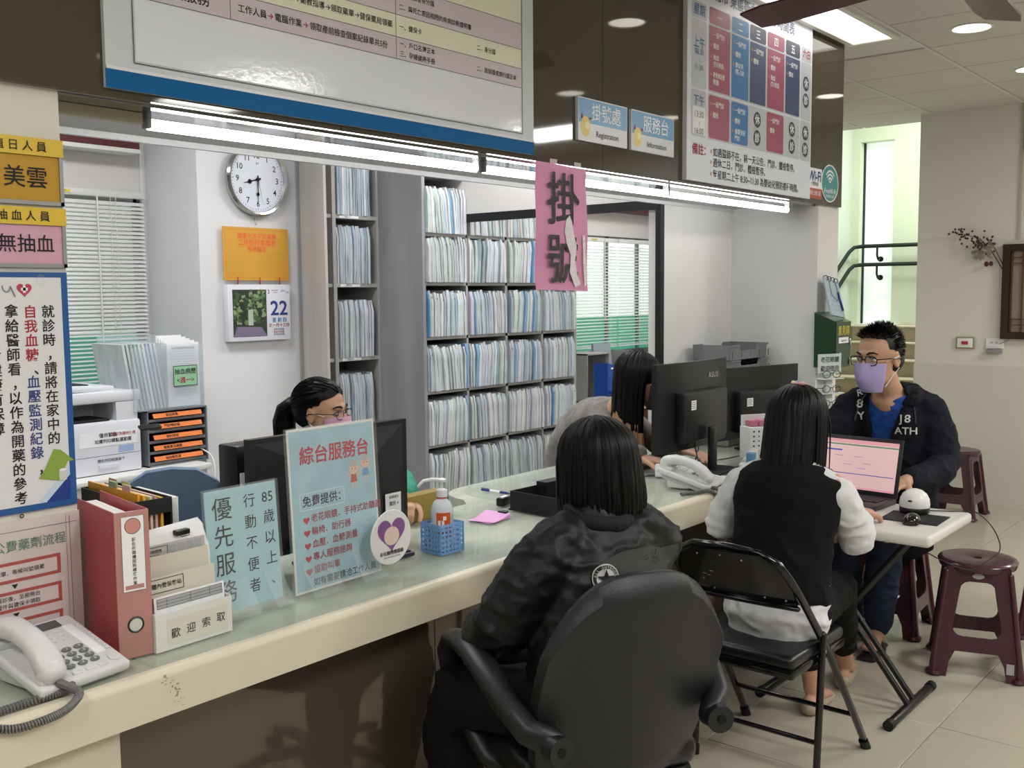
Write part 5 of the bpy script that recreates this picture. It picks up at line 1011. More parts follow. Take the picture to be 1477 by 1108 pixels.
# ---- office chair
t = T('office_chair', 'black office armchair with a rounded shell back, occupied, nearest the camera', 'chair', (2.02, 1.46, 0), radians(-27))
g = G(); K, J_ = 14, 18; vs = []
def shell(u, v, off):      # u across -1..1, v up 0..1
    z = .405+(.53-.16*abs(u)**3)*v-.02*(1-v)*(1-u*u); w = .237*(1-.17*(1-v)**2.2)*(1-.05*v**4)
    x = u*w; y = -.185-.12*v**1.1+.05*u*u*(1-.3*v)-off*(1-.35*u*u)*(1 if 0 < v < 1 else .3)
    return (x, y, z)
for off in (.055, -.012):
    for i in range(K+1):
        for j in range(J_+1): vs.append(shell(-cos(pi*j/J_), i/K, off))
fs = []; n = (K+1)*(J_+1)
for i in range(K):
    for j in range(J_): a = i*(J_+1)+j; fs += [(a, a+1, a+J_+2, a+J_+1), (n+a, n+a+J_+1, n+a+J_+2, n+a+1)]
for i in range(K): a = i*(J_+1); fs += [(a, a+J_+1, n+a+J_+1, n+a), (a+J_, n+a+J_, n+a+2*J_+1, a+2*J_+1)]
for j in range(J_): fs += [(j, n+j, n+j+1, j+1), (K*(J_+1)+j, K*(J_+1)+j+1, n+K*(J_+1)+j+1, n+K*(J_+1)+j)]
g.add(vs, fs); o = g.obj('back_shell', shellm, t, angle=70); md = o.modifiers.new('b', 'BEVEL'); md.width = .014; md.segments = 3; md.angle_limit = radians(50)
g = G(); vs = [shell(u*.9, v, -.014) for v in [i/10*.80+.06 for i in range(11)] for u in [-1+j/5 for j in range(11)]]; vs2 = [(x, y+.04*(1-(abs(x)/.25)**4), z) for x, y, z in vs]
g.add(vs2+vs, [(i*11+j, i*11+j+11, i*11+j+12, i*11+j+1) for i in range(10) for j in range(10)]+[(121+i*11+j, 121+i*11+j+1, 121+i*11+j+12, 121+i*11+j+11) for i in range(10) for j in range(10)]); g.obj('back_cushion', vinyl, t, angle=70)
g = G(); g.box((0, .03, .435), (.47, .46, .085), 0, .04, seg=4); g.obj('seat', vinyl, t); g = G(); g.box((0, .02, .385), (.43, .42, .03), 0, .012); g.obj('seat_pan', armm, t)
g = G(); g.sweep([(0, -.02, .375), (0, -.16, .36), (0, -.2, .40), (0, -.21, .48)], [(.03, .012)]*4, 0, 10, side=(1, 0, 0)); g.obj('back_bar', black_m, t)
for s in (-1, 1):
    g = G(); P = [(s*.205, -.275, .565), (s*.25, -.24, .585), (s*.272, -.17, .625), (s*.278, -.08, .665), (s*.28, .01, .69), (s*.28, .09, .695), (s*.279, .15, .68), (s*.277, .185, .64), (s*.272, .185, .58), (s*.262, .15, .515), (s*.25, .09, .46), (s*.235, .03, .415), (s*.2, .0, .39)]
    g.sweep(P, [(.028, .038)]+[(.031, .033)]*2+[(.036, .026)]*5+[(.031, .023)]*5, 0, 14, side=(1, 0, 0)); a = g.obj('armrest', armm, t, angle=80)
    g = G(); g.cyl((s*.212, -.285, .562), (s*.205, -.318, .562), .032, 0, 24); g.cyl((s*.207, -.3195, .562), (s*.207, -.321, .562), .011, 1, 16); g.obj('pivot_cap', [armm, mat('hole_black', '020203', .9)], a)
g = G(); g.cyl((0, 0, .12), (0, 0, .26), .03, 0, 20); g.cyl((0, 0, .26), (0, 0, .37), .018, 0, 20); g.lathe([(.055, .06), (.05, .12), (.03, .13)], 0, 24); g.obj('gas_column', black_m, t)
for k in range(5):
    a = radians(90+72*k); c_, s_ = cos(a), sin(a); g = G(); g.sweep([(.03*c_, .03*s_, .11), (.15*c_, .15*s_, .105), (.28*c_, .28*s_, .075)], [(.026, .022), (.022, .018), (.017, .013)], 0, 12, side=(-s_, c_, 0)); l = g.obj('star_leg', black_m, t)
    g = G(); g.cyl((.28*c_, .28*s_, .03), (.28*c_, .28*s_, .075), .008, 0, 10)
    for q in (-.014, .014): g.cyl((.28*c_-s_*(q-.008)+.015*c_, .28*s_+c_*(q-.008)+.015*s_, .027), (.28*c_-s_*(q+.008)+.015*c_, .28*s_+c_*(q+.008)+.015*s_, .027), .026, 0, 18)
    g.obj('caster', blackm2, l)
# ---- folding chair
t = T('folding_chair', 'glossy black metal folding chair with padded seat, under the woman in the black vest', 'chair', (2.97, 1.43, 0), radians(-90))
U = []
for s in (-1, 1): pass
P = [(.222, .36, .012), (.205, .06, .42), (.198, -.14, .64), (.19, -.195, .70), (.165, -.222, .75), (.11, -.235, .778), (0, -.24, .785)]
P = P+[(-x, y, z) for x, y, z in P[-2::-1]]
g = G(); g.sweep(P, .0125, 0, 14); g.obj('main_frame', gloss_k, t, angle=80)
g = G(); vs = []; K = 16
def bk(u, v): 
    hw = .188*(1-max(0, v-.45)**2*1.05); y = -.135-.105*v+.012*(1-u*u)*-1; return (u*hw, y, .605+.168*v)
for off in (-.004, .004):
    for i in range(7):
        for j in range(K+1): x, y, z = bk(-1+2*j/K, i/6); vs.append((x, y+off, z))
n = 7*(K+1); fs = []
for i in range(6):
    for j in range(K): a = i*(K+1)+j; fs += [(a, a+1, a+K+2, a+K+1), (n+a, n+a+K+1, n+a+K+2, n+a+1)]
for j in range(K): fs += [(j, n+j, n+j+1, j+1), (6*(K+1)+j, 6*(K+1)+j+1, n+6*(K+1)+j+1, n+6*(K+1)+j)]
for i in range(6): a = i*(K+1); fs += [(a, a+K+1, n+a+K+1, n+a), (a+K, n+a+K, n+a+2*K+1, a+2*K+1)]
g.add(vs, fs); bp = g.obj('backrest', gloss_k, t, angle=60)
g = G(); g.sweep([(x*1.0, y, z-.006) for x, y, z in (bk(-1, 0), bk(-.5, 0), bk(0, 0), bk(.5, 0), bk(1, 0))], .008, 0, 10); g.obj('backrest_edge', gloss_k, bp)
g = G()
for u, v in ((-.82, .12), (-.4, .12), (.5, .12), (.85, .12), (-.62, .85), (-.1, .9), (.35, .86), (-.55, .3)): x, y, z = bk(u, v); g.ell((x, y-.005, z), (.003, .0025, .003), 0, 8, 4)
for u, v in ((-.5, .42), (-.42, .4), (-.35, .5)): x, y, z = bk(u, v); g.box((x, y-.0052, z), (.012, .0008, .002), 0)
g.obj('rivet_marks', mat('rivet_grey', '9a9a98', .4), bp)
g = G(); g.box((0, .015, .44), (.395, .40, .045), 0, .02, seg=4); vs = g.v; g.v = [(x, y, z+(.012*max(0, 1-(x/.2)**2-(((y-.015)/.2)**2)) if z > .45 else 0)) for x, y, z in vs]; g.obj('seat_cushion', vinyl, t, angle=60)
g = G(); g.box((0, .015, .408), (.40, .405, .032), 0, .01); g.obj('seat_pan', gloss_k, t)
for s in (-1, 1):
    g = G(); g.sweep([(s*.212, -.035, .012), (s*.212, .0, .49)], .0115, 0, 14); l = g.obj('rear_leg', gloss_k, t)
    g = G(); g.cyl((s*.212, -.0365, 0), (s*.212, -.034, .032), .0155, 0, 14); g.obj('rubber_foot', blackm2, l)
    g = G(); g.cyl((s*.222, .364, 0), (s*.220, .34, .034), .0165, 0, 14); g.obj('rubber_foot', blackm2, t)
    g = G(); g.box((s*.207, .035, .435), (.006, .05, .03), 0, .002); g.obj('hinge', chrome, t)
g = G(); g.cyl((-.212, -.025, .15), (.212, -.025, .15), .008, 0, 10); g.obj('stretcher', gloss_k, t); g = G(); g.cyl((-.217, .255, .15), (.217, .255, .15), .008, 0, 10); g.obj('stretcher', gloss_k, t)
# ---- stools
purple = mat('stool_purple', '4a2a35', .22, spec=.55)
def stool(lab, loc, rz, sticker=False):
    t = T('plastic_stool', lab, 'stool', loc, rz, 'purple plastic stools'); Hs = .46
    g = G(); g.lathe([(.145, Hs-.035), (.152, Hs-.012), (.146, Hs-.003), (.13, Hs), (.03, Hs-.002), (.017, Hs-.004), (.015, Hs-.02), (.13, Hs-.016), (.14, Hs-.03)], 0, 40); g.obj('seat', purple, t, angle=50)
    g = G(); g.lathe([(.016, Hs-.012), (.001, Hs-.012)], 0, 16); g.obj('seat_hole', mat('hole_dark', '120a0e', .9), t)
    def sd(u, z): # side plane: x from u(-1..1), y outward
        w = .118+(.165-.118)*(1-z/(Hs-.02)); return (u*w, -w)
    for k in range(4):
        M_s = Matrix.Rotation(pi/2*k, 4, 'Z')
        # ring: outer trapezoid, inner arch
        z0, z1 = .105, Hs-.018; a, b = .165, .385
        def W(z): return .118+(.165-.118)*(1-z/(Hs-.02))
        inner = []; outer = []
        iw = lambda z: W(z)-.058
        r = .035
        def corner(cx, cz, a0): return [(cx+r*cos(radians(a0+30*q)), cz+r*sin(radians(a0+30*q))) for q in range(4)]
        inner = corner(iw(a)-r, a+r, -90)+corner(iw(b)-r, b-r, 0)+corner(-iw(b)+r, b-r, 90)+corner(-iw(a)+r, a+r, 180)
        outer = [(W(z0)*q, z0) for q in (.55, .8, 1, 1)]; outer[3] = (W(z0+.04), z0+.04); outer += [(W(z1-.04), z1-.04), (W(z1), z1), (W(z1)*.8, z1), (W(z1)*.55, z1)]; outer += [(-x, z) for x, z in outer[::-1]]
        outer = outer[:16]
        g = G(); n = 16; vs = []
        for th in (0, .007):
            for L in (outer, inner): vs += [(x, -W(z)+th, z) for x, z in L]
        fs = []
        for i in range(n):
            j = (i+1) % n; fs += [(i, j, n+j, n+i), (2*n+i, 3*n+i, 3*n+j, 2*n+j), (i, 2*n+i, 2*n+j, j), (n+i, n+j, 3*n+j, 3*n+i)]
        g.add(vs, fs, 0, M_s)
        for s in (-1, 1):
            vs = []
            for th in (0, .007):
                vs += [(s*x, -W(z)+th-(.004 if z < .01 else 0), z) for x, z in ((W(z0), z0), (W(z0)-.075, z0), (W(.06)-.058, .06), (W(0)-.055, 0), (W(0)+.004, 0))]
            fs = [(0, 1, 2, 3, 4), (9, 8, 7, 6, 5)]+[(i, i+5, (i+1) % 5+5, (i+1) % 5) for i in range(5)]
            g.add(vs, [f[::-1] for f in fs] if s > 0 else fs, 0, M_s)
        sidep = g.obj('side', purple, t, angle=25)
    for k in range(4):
        a = pi/4+pi/2*k; g = G(); g.sweep([(.226*cos(a), .226*sin(a), .022), (.2215*cos(a), .2215*sin(a), .08), (.167*cos(a), .167*sin(a), Hs-.04)], [(.018, .014), (.0125, .01), (.012, .01)], 0, 12, side=(-sin(a), cos(a), 0), M=None); g.v = [(x, y, max(z, 0)) for x, y, z in g.v]; l = g.obj('leg_corner', purple, t, angle=80)
        g = G(); g.sweep([(.224*cos(a)-.0*sin(a), .224*sin(a), .006), (.222*cos(a), .222*sin(a), .02)], [(.034, .026), (.030, .022)], 0, 12, side=(-sin(a), cos(a), 0), cap=False); g.obj('foot', purple, l)
    if sticker:
        g = G(); g.disc(FR((0, -.1265, .41), (1, 0, 0), (0, 0, 1)), 0, 0, .022, 0, .001, 20, .011); g.obj('label', mat('sticker_silver', 'a7a7a9', .3), t)
        g = G(); g.rect(FR((.125, -.163, .05), (1, 0, 0), (0, 0, 1)), -.016, -.015, .012, .028, 0, .001); g.obj('tape_patch', MATS['sticker_silver'], t)
    return t
stool('purple plastic stool standing free in front of the man, silver sticker on its skirt', (4.36, 1.14, 0), radians(-73), True)
stool('purple plastic stool under the seated man', (4.66, 1.60, 0), radians(-86))
stool('purple plastic stool by the cream wall behind the man', (7.28, 2.06, 0), radians(-90))
stool('purple plastic stool cut off by the right picture edge beside the sticker one', (5.02, .95, 0), radians(-80))

# ---- folding table
t = T('folding_table', 'small white-topped folding table on crossed black tube legs', 'table', (3.685, 1.44, 0))
g = G(); g.box((0, 0, .71), (.49, .78, .04), 0, .014, seg=3); g.obj('tabletop', mat('table_white', 'd3d2cc', .4), t)
for s in (-1, 1):
    for q in (-.03, .03):
        g = G(); g.cyl((.06+q+s*.005, s*.27, .69), (.06+q+s*.005, -s*.24, .03), .0115, 0, 12); g.obj('leg', blackm2 if 0 else mat('leg_black', '17181a', .3), t)
    g = G(); g.sweep([(-.16, -s*.245, .0185), (.28, -s*.245, .0185)], .017, 0, 14); f_ = g.obj('foot_bar', MATS['leg_black'], t)
    for x in (-.165, .285): g = G(); g.cyl((x-.015, -s*.245, .0195), (x+.015, -s*.245, .0195), .0195, 0, 14); g.obj('end_cap', blackm2, f_)
    g = G(); g.cyl((-.1, s*.27, .685), (.22, s*.27, .685), .009, 0, 10); g.obj('top_bar', MATS['leg_black'], t)
TT = .7305
# ---- laptop
t = T('laptop', 'black laptop with a lit pink-tinted screen on the folding table', 'laptop', (3.80, 1.50, TT), radians(-90-4))
g = G(); g.box((0, -.0, .011), (.345, .24, .022), 0, .005); g.obj('base', mat('laptop_black', '202124', .4), t)
for r in range(5):
    for c in range(14):
        pass
km = mat('key_black', '0e0f11', .5); g = G(); g.box((0, 0, 0), (.019, .016, .004), 0, .001, seg=1); kme = g.mesh('key', km)
for r in range(5):
    for c in range(14): o = bpy.data.objects.new('key', kme); COL.objects.link(o); o.parent = t; o.location = (-.142+.0218*c, .075-.0195*r, .0235)
g = G(); g.box((-.01, -.085, .0225), (.1, .05, .001)); g.obj('touchpad', km, t)
lid = Mx((0, .118, .02), rx=radians(-14)); g = G(); g.bb((-.1725, 0, 0), (.1725, .008, .228), 0, .003, lid); g.obj('lid', MATS['laptop_black'], t)
g = G(); F = lid @ FR((0, -.0004, 0), (1, 0, 0), (0, 0, 1))
scr = [mat('screen_pink', 'd8b4b4', .3, emit=.75), mat('screen_green', '5f8f66', .3, emit=.6), mat('screen_white', 'dcc9cc', .3, emit=.7), mat('screen_blue', '4a5fae', .3, emit=.6), mat('screen_rose', 'dd9da6', .3, emit=.7)]
g.rect(F, -.158, .018, .158, .212, 0); g.rect(F, -.158, .198, .158, .212, 4, .0008); g.rect(F, -.158, .188, .158, .194, 1, .0008); g.rect(F, -.154, .165, -.07, .171, 3, .0008); g.rect(F, -.158, .186, .158, .188, 2, .0008); g.rect(F, -.15, .075, .15, .078, 3, .0008); g.rect(F, -.15, .079, .15, .0795, 1, .0008); g.rect(F, -.158, .018, .158, .026, 4, .0008)
for k, (x, y) in enumerate(((-.1, .145), (-.02, .145), (.02, .12), (-.06, .112), (.0, .10))): g.rect(F, x, y, x+.035, y+.0015, 3, .0008)
g.obj('screen', scr, t)
t = T('mouse_pad', 'thin black mouse pad on the folding table', 'mouse pad', (3.70, 1.185, TT), radians(-88)); g = G(); g.box((0, 0, .0015), (.20, .17, .003), 0, .001); g.obj('pad', blackm2, t)
t = T('computer_mouse', 'shiny black mouse on the mouse pad', 'mouse', (3.61, 1.165, TT+.0032), radians(-80)); g = G(); g.ell((0, 0, .008), (.03, .048, .026), 0, 20, 10); g.box((0, 0, .004), (.05, .08, .008), 0, .003); g.v = [(x, y, max(z, 0)) for x, y, z in g.v]; g.obj('body', gloss_k, t)
t = T('card_reader', 'white dome-shaped device on a black base beside the laptop', 'device', (3.79, 1.215, TT+.0032)); g = G(); g.lathe([(.05, 0), (.053, .006), (.053, .02), (.05, .024)], 0, 32); g.obj('base', black_m, t)
g = G(); g.lathe([(.0525, .022), (.054, .032), (.051, .052), (.042, .07), (.026, .083), (.010, .088), (.001, .089)], 0, 32); g.obj('dome', mat('dome_white', 'e4e4e2', .25), t); g = G(); g.box((-.052, 0, .05), (.006, .014, .006), 0, .002); g.obj('mark', black_m, t)
t = T('mouse_cable', 'thin black cable looping off the right end of the folding table', 'cable', (3.85, 1.1, TT)); g = G(); coil(g, [(-.02, .12, .004), (.03, .02, .004), (.06, -.02, .003), (.08, -.065, .0), (.085, -.12, -.05), (.03, -.16, -.11), (-.06, -.14, -.14), (-.14, -.1, -.16), (-.18, -.02, -.13), (-.17, .06, -.1)], .0001, .0022, 20); g.obj('cable', black_m, t)
t = T('notebook', 'white tabbed notebook leaning against the left side of the laptop screen', 'notebook', (3.86, 1.70, TT), radians(-70)); g = G(); g.bb((-.06, 0, 0), (.06, .012, .17), 0, 0, Mx(rx=radians(-14)))
g.obj('pages', whitep, t); g = G(); [g.box((.062, .008+.14*(k/6)*.24, .03+.022*k), (.012, .002, .012), 0) for k in range(6)]; g.obj('tabs', mat('tab_blue', '9fb4d4', .5), t)
# ---- blue-grey chair behind the counter
t = T('clerk_chair', 'blue-grey office chair behind the counter at the left, empty', 'chair', (1.93, 3.12, 0), radians(150)); bl = mat('chair_blue', '60758f', .55, bump=(200, .1))
g = G(); g.box((0, -.2, .72), (.44, .07, .5), 0, .034, seg=4); vs = g.v; g.v = [(x*(1-.35*max(0, (z-.72)/.25)**3), y-.04*(1-(x/.22)**2), z) for x, y, z in vs]
g2 = G(); K = 14; vs = []
for off in (0, .06):
    for i in range(K+1):
        v = i/K; hw = .23*(1-.1*(1-v)**2)
        for j in range(9): u = -cos(pi*j/8); vs.append((u*hw, -.22-off*(1-.4*u*u)+.03*u*u, .46+(.46-.15*abs(u)**3)*v))
n = 9*(K+1); fs = []
for i in range(K):
    for j in range(8): a = i*9+j; fs += [(a, a+9, a+10, a+1), (n+a, n+a+1, n+a+10, n+a+9)]
    fs += [(i*9, n+i*9, n+i*9+9, i*9+9), (i*9+8, i*9+17, n+i*9+17, n+i*9+8)]
for j in range(8): fs += [(j, j+1, n+j+1, n+j), (K*9+j, n+K*9+j, n+K*9+j+1, K*9+j+1)]
g2.add(vs, fs); g2.obj('backrest', bl, t, angle=60)
g = G(); g.box((0, .02, .45), (.46, .44, .07), 0, .03, seg=3); g.obj('seat', bl, t); g = G(); g.cyl((0, 0, .08), (0, 0, .42), .025); g.obj('gas_column', black_m, t); g = G(); g.sweep([(0, -.1, .42), (0, -.3, .44), (0, -.3, .6)], .015, 0, 8); g.obj('back_bar', black_m, t)
for k in range(5):
    a = radians(72*k); g = G(); g.sweep([(0, 0, .09), (.26*cos(a), .26*sin(a), .06)], [(.022, .018), (.015, .012)], 0, 8); g.ell((.26*cos(a), .26*sin(a), .026), (.026, .026, .026), 0, 12, 8); g.obj('star_leg', black_m, t)
# ================================================================ people
def even_rim(bm, n=8):
    '''evens out the stepped rim left where faces were cut away'''
    for _ in range(n):
        new = {}
        for v in bm.verts:
            nb = [e.other_vert(v) for e in v.link_edges if len(e.link_faces) == 1]
            if len(nb) >= 2: new[v] = v.co*.4+(nb[0].co+nb[1].co)*.3
        for v, c in new.items(): v.co = c
def remesh(g, name, m, parent, off, voxel, smooth=4, disp=None, reassign=None, mats=None, cut=None):
    """fuse overlapping volumes into one continuous skin"""
    me = bpy.data.meshes.new('tmp'); me.from_pydata(g.v, [], g.f); o = bpy.data.objects.new('tmp', me); COL.objects.link(o)
    md = o.modifiers.new('r', 'REMESH'); md.mode = 'VOXEL'; md.voxel_size = voxel; md.adaptivity = 0
    sm = o.modifiers.new('s', 'SMOOTH'); sm.iterations = smooth; sm.factor = .5
    dg = bpy.context.evaluated_depsgraph_get(); ev = o.evaluated_get(dg); m2 = bpy.data.meshes.new_from_object(ev, depsgraph=dg)
    bpy.data.objects.remove(o); bpy.data.meshes.remove(me)
    n = len(m2.vertices); co = [0.]*(3*n); m2.vertices.foreach_get('co', co)
    if disp:
        nr = [0.]*(3*n); m2.vertices.foreach_get('normal', nr)
        for i in range(n):
            p = Vector(co[3*i:3*i+3]); d = disp(p, nr[3*i:3*i+3])
            for k in range(3): co[3*i+k] += nr[3*i+k]*d
    for i in range(n):
        for k in range(3): co[3*i+k] -= off[k]
    m2.vertices.foreach_set('co', co); m2.materials.clear()
    for q in (mats or [m]): m2.materials.append(q)
    idx = [0]*len(m2.polygons)
    if reassign:
        for p in m2.polygons: idx[p.index] = reassign(p.center + Vector(off))
    m2.polygons.foreach_set('material_index', idx)
    m2.polygons.foreach_set('use_smooth', [True]*len(m2.polygons)); m2.update()
    if cut:
        bm = bmesh.new(); bm.from_mesh(m2); ov = Vector(off)
        bmesh.ops.delete(bm, geom=[f for f in bm.faces if cut(f.calc_center_median()+ov)], context='FACES'); even_rim(bm, 12); bm.to_mesh(m2); bm.free()
    o = bpy.data.objects.new(name, m2); m2.name = name; COL.objects.link(o); o.parent = parent
    return o
from mathutils.bvhtree import BVHTree
class Drape:
    '''lays flat outlines onto a garment: F is a frame whose normal points away from the cloth'''
    def __init__(s, ob, off, F): s.t = BVHTree.FromPolygons([v.co for v in ob.data.vertices], [tuple(p.vertices) for p in ob.data.polygons]); s.off = Vector(off); s.F = F; s.n = F.to_3x3() @ Vector((0, 0, 1))
    def pt(s, x, y, out):
        p = s.F @ Vector((x, y, .35)); h = s.t.ray_cast(p-s.off, -s.n, 1.2)
        return (h[0]+s.off+s.n*out) if h[0] else (s.F @ Vector((x, y, 0)))
    def poly(s, g, pts, m, out): g.add([s.pt(x, y, out) for x, y in pts], [tuple(range(len(pts)))], m)
    def disc(s, g, x, y, R_, m, out, n=28):
        g.add([s.pt(x, y, out)]+[s.pt(x+R_*k/3*cos(2*pi*q/n), y+R_*k/3*sin(2*pi*q/n), out) for k in (1, 2, 3) for q in range(n)], [(0, 1+q, 1+(q+1) % n) for q in range(n)]+[(1+n*k+q, 1+n*k+n+q, 1+n*k+n+(q+1) % n, 1+n*k+(q+1) % n) for k in (0, 1) for q in range(n)], m)
    def grid(s, g, fn, nu, nv, m, out): g.add([s.pt(*fn(i/nu, j/nv), out) for j in range(nv+1) for i in range(nu+1)], [(j*(nu+1)+i, j*(nu+1)+i+1, (j+1)*(nu+1)+i+1, (j+1)*(nu+1)+i) for j in range(nv) for i in range(nu)], m)
    def text(s, g, st, x, y, size, m, out, bold=.03, ang=0):
        v, f, mx, mn = glyphs(st, bold); ca, sa = cos(ang), sin(ang); w = (mx-mn)
        g.add([s.pt(x+((a-mn-w/2)*ca-(b-.36)*sa)*size, y+((a-mn-w/2)*sa+(b-.36)*ca)*size, out) for a, b in v], f, m)
def wrinkle(scale, amp, st=(1, 1, 1), seed=0):
    def f(p, n):
        q = Vector((p.x*st[0]*scale+seed, p.y*st[1]*scale, p.z*st[2]*scale)); a = 1-abs(noise.noise(q))*2; b = noise.noise(q*2.3)
        return amp*(max(a, 0)**2*.9-.35+.35*b)
    return f
def headM(c, yaw, pitch=0, roll=0, sc=1):
    """head frame: +Y face, +X its right as seen from behind, +Z up"""
    return Matrix.Translation(c) @ Matrix.Rotation(yaw, 4, 'Z') @ Matrix.Rotation(pitch, 4, 'X') @ Matrix.Rotation(roll, 4, 'Y') @ Matrix.Scale(sc, 4)
def yaw_of(d): return math.atan2(d[1], d[0])-pi/2
def head_geo(g, M, male=False):
    g.ell((0, -.012, .032), (.074, .093, .083), 0, 24, 16, M); g.ell((0, .022, -.03), (.062, .066, .075), 0, 20, 14, M)
    g.ell((0, .048, -.086), (.032, .03, .026), 0, 14, 10, M); g.ell((0, .03, -.075), (.048 if not male else .054, .045, .035), 0, 16, 10, M)
    g.ell((0, .074, .022), (.044, .017, .013), 0, 14, 8, M)                    # brow
    for s in (-1, 1): g.ell((s*.036, .062, -.028), (.022, .02, .018), 0, 12, 8, M)    # cheekbones
    g.sweep([(0, .084, .008), (0, .094, -.012), (0, .103, -.03)], [.007, .009, .011], 0, 10, M=M); g.ell((0, .094, -.035), (.017, .012, .009), 0, 12, 8, M)
    g.ell((0, .084, -.062), (.022, .008, .005), 0, 12, 6, M); g.ell((0, .082, -.07), (.019, .008, .006), 0, 12, 6, M)
    for s in (-1, 1):
        E = M @ Matrix.Translation((s*.074, -.008, -.012)) @ Matrix.Rotation(s*radians(22), 4, 'Z')
        g.ell((0, 0, .004), (.006, .017, .03), 0, 14, 10, E); g.sweep([(s*.004, .012*cos(a)-.002, .026*sin(a)+.004) for a in [radians(-80+q*26) for q in range(8)]], .0045, 0, 8, M=E)
def hand_geo(g, W, d, n, L=.17, curl=.5, thumb=1, sc=1, spread=.08):
    """W wrist, d towards the knuckles, n out of the back of the hand"""
    W, d, n = Vector(W), Vector(d).normalized(), Vector(n); n = (n-n.dot(d)*d).normalized(); x = d.cross(n)*thumb   # x: thumb side
    g.sweep([W-d*.02, W+d*.02*sc, W+d*.055*sc, W+d*.085*sc], [(.026*sc, .019*sc), (.031*sc, .017*sc), (.038*sc, .015*sc), (.038*sc, .012*sc)], 0, 12, side=x)
    for k in range(4):
        off = (.029-.0195*k)*sc; l = (.07, .078, .073, .058)[k]*sc; r = (.0088, .0092, .0088, .0078)[k]*sc; b = W+d*(.083-.004*abs(k-1))*sc+x*off; a = 0; pts = [b-d*.03*sc, b]; dd = d+x*spread*(1.5-k)*.5
        for q, f in enumerate((.45, .32, .23)):
            a += curl*(.9, 1.1, .8)[q]; v = dd*cos(a)-n*sin(a); b = b+v.normalized()*l*f; pts.append(b)
        g.sweep(pts, [r*1.05, r*1.05, r, r*.93, r*.82], 0, 10)
    b = W+d*.025*sc+x*.022*sc; p1 = b+(d*.55+x*.75-n*.2).normalized()*.035*sc; p2 = p1+(d*.85+x*.35-n*.35*(1+curl)).normalized()*.030*sc; p3 = p2+(d*.9-x*.1*curl-n*.4*(1+curl)).normalized()*.025*sc
    g.sweep([b-d*.01, p1, p2, p3], [.014*sc, .012*sc, .0105*sc, .009*sc], 0, 10)
def mask(M, parent, off, m, loopm, sc=1):
    g = G(); K, R = 18, 12; vs = []
    for lay in (0, -.0015):
        for i in range(R+1):
            v = i/R; z = -.014-.106*v
            for j in range(K+1):
                u = -1+2*j/K; a = u*radians(72); x = .069*sin(a)*(1-.36*v**1.8)
                nose = .016*math.exp(-(u*3.3)**2)*(1-v)**.7; bul = .010*sin(pi*v); y = .022+.079*cos(a)*(1-.12*v*v)+nose+bul*(1-u*u)-.03*max(0, v-.55)*(1-abs(u))+.0035*math.exp(-((v-.38)/.04)**2)+.003*math.exp(-((v-.62)/.04)**2)+lay
                vs.append((x*(1+lay*5), y, z+.012*(1-abs(u))*(1-v)*.6))
    n = (K+1)*(R+1); fs = []
    for i in range(R):
        for j in range(K): a = i*(K+1)+j; fs += [(a, a+K+1, a+K+2, a+1), (n+a, n+a+1, n+a+K+2, n+a+K+1)]
    for j in range(K): fs += [(j, j+1, n+j+1, n+j), (R*(K+1)+j, n+R*(K+1)+j, n+R*(K+1)+j+1, R*(K+1)+j+1)]
    for i in range(R): a = i*(K+1); fs += [(a, n+a, n+a+K+1, a+K+1), (a+K, a+2*K+1, n+a+2*K+1, n+a+K)]
    g.add(vs, fs, 0, M); g.obj('face_mask', m, parent, off, angle=60)
    g = G()
    for s in (-1, 1):
        g.sweep([(s*.0625, .042, -.008), (s*.071, .015, -.0), (s*.078, -.012, .008)], .0013, 0, 6, M=M); g.sweep([(s*.056, .044, -.1), (s*.068, .012, -.06), (s*.077, -.012, -.035)], .0013, 0, 6, M=M)
    g.obj('ear_loops', loopm, parent, off)
def eyes(M, parent, off, brow=True, look=0):
    for s in (-1, 1):
        g = G(); c = Vector((s*.031, .0735, .001)); g.ell(c, (.0125, .0105, .0085), 0, 16, 10, M); d = Vector((look, 1, 0)).normalized()
        for r, q, m in ((.0062, .0094, 1), (.003, .0102, 2)):
            F = M @ FR(c+d*q, d.cross(Vector((0, 0, 1))), (0, 0, 1)); g.disc(F, 0, 0, r, m, 0, 16)
        g.obj('eye', [mat('eye_white', 'dad4ce', .2), mat('iris', '2f1d14', .15), mat('pupil', '060505', .1)], parent, off)
        g = G(); g.sweep([(s*.017, .081, .007), (s*.024, .0855, .0105), (s*.034, .084, .0105), (s*.044, .075, .005)], .0022, 0, 6, M=M); g.obj('eyelid', mat('lash', '1a1412', .5), parent, off)
        if brow:
            g = G(); g.sweep([(s*.014, .091, .022), (s*.026, .0905, .028), (s*.038, .082, .028), (s*.048, .070, .022)], [(.0035, .0015), (.004, .0018), (.0035, .0015), (.002, .001)], 0, 8, M=M, side=(0, 0, 1)); g.obj('eyebrow', mat('brow_hair', '241a16', .7), parent, off)
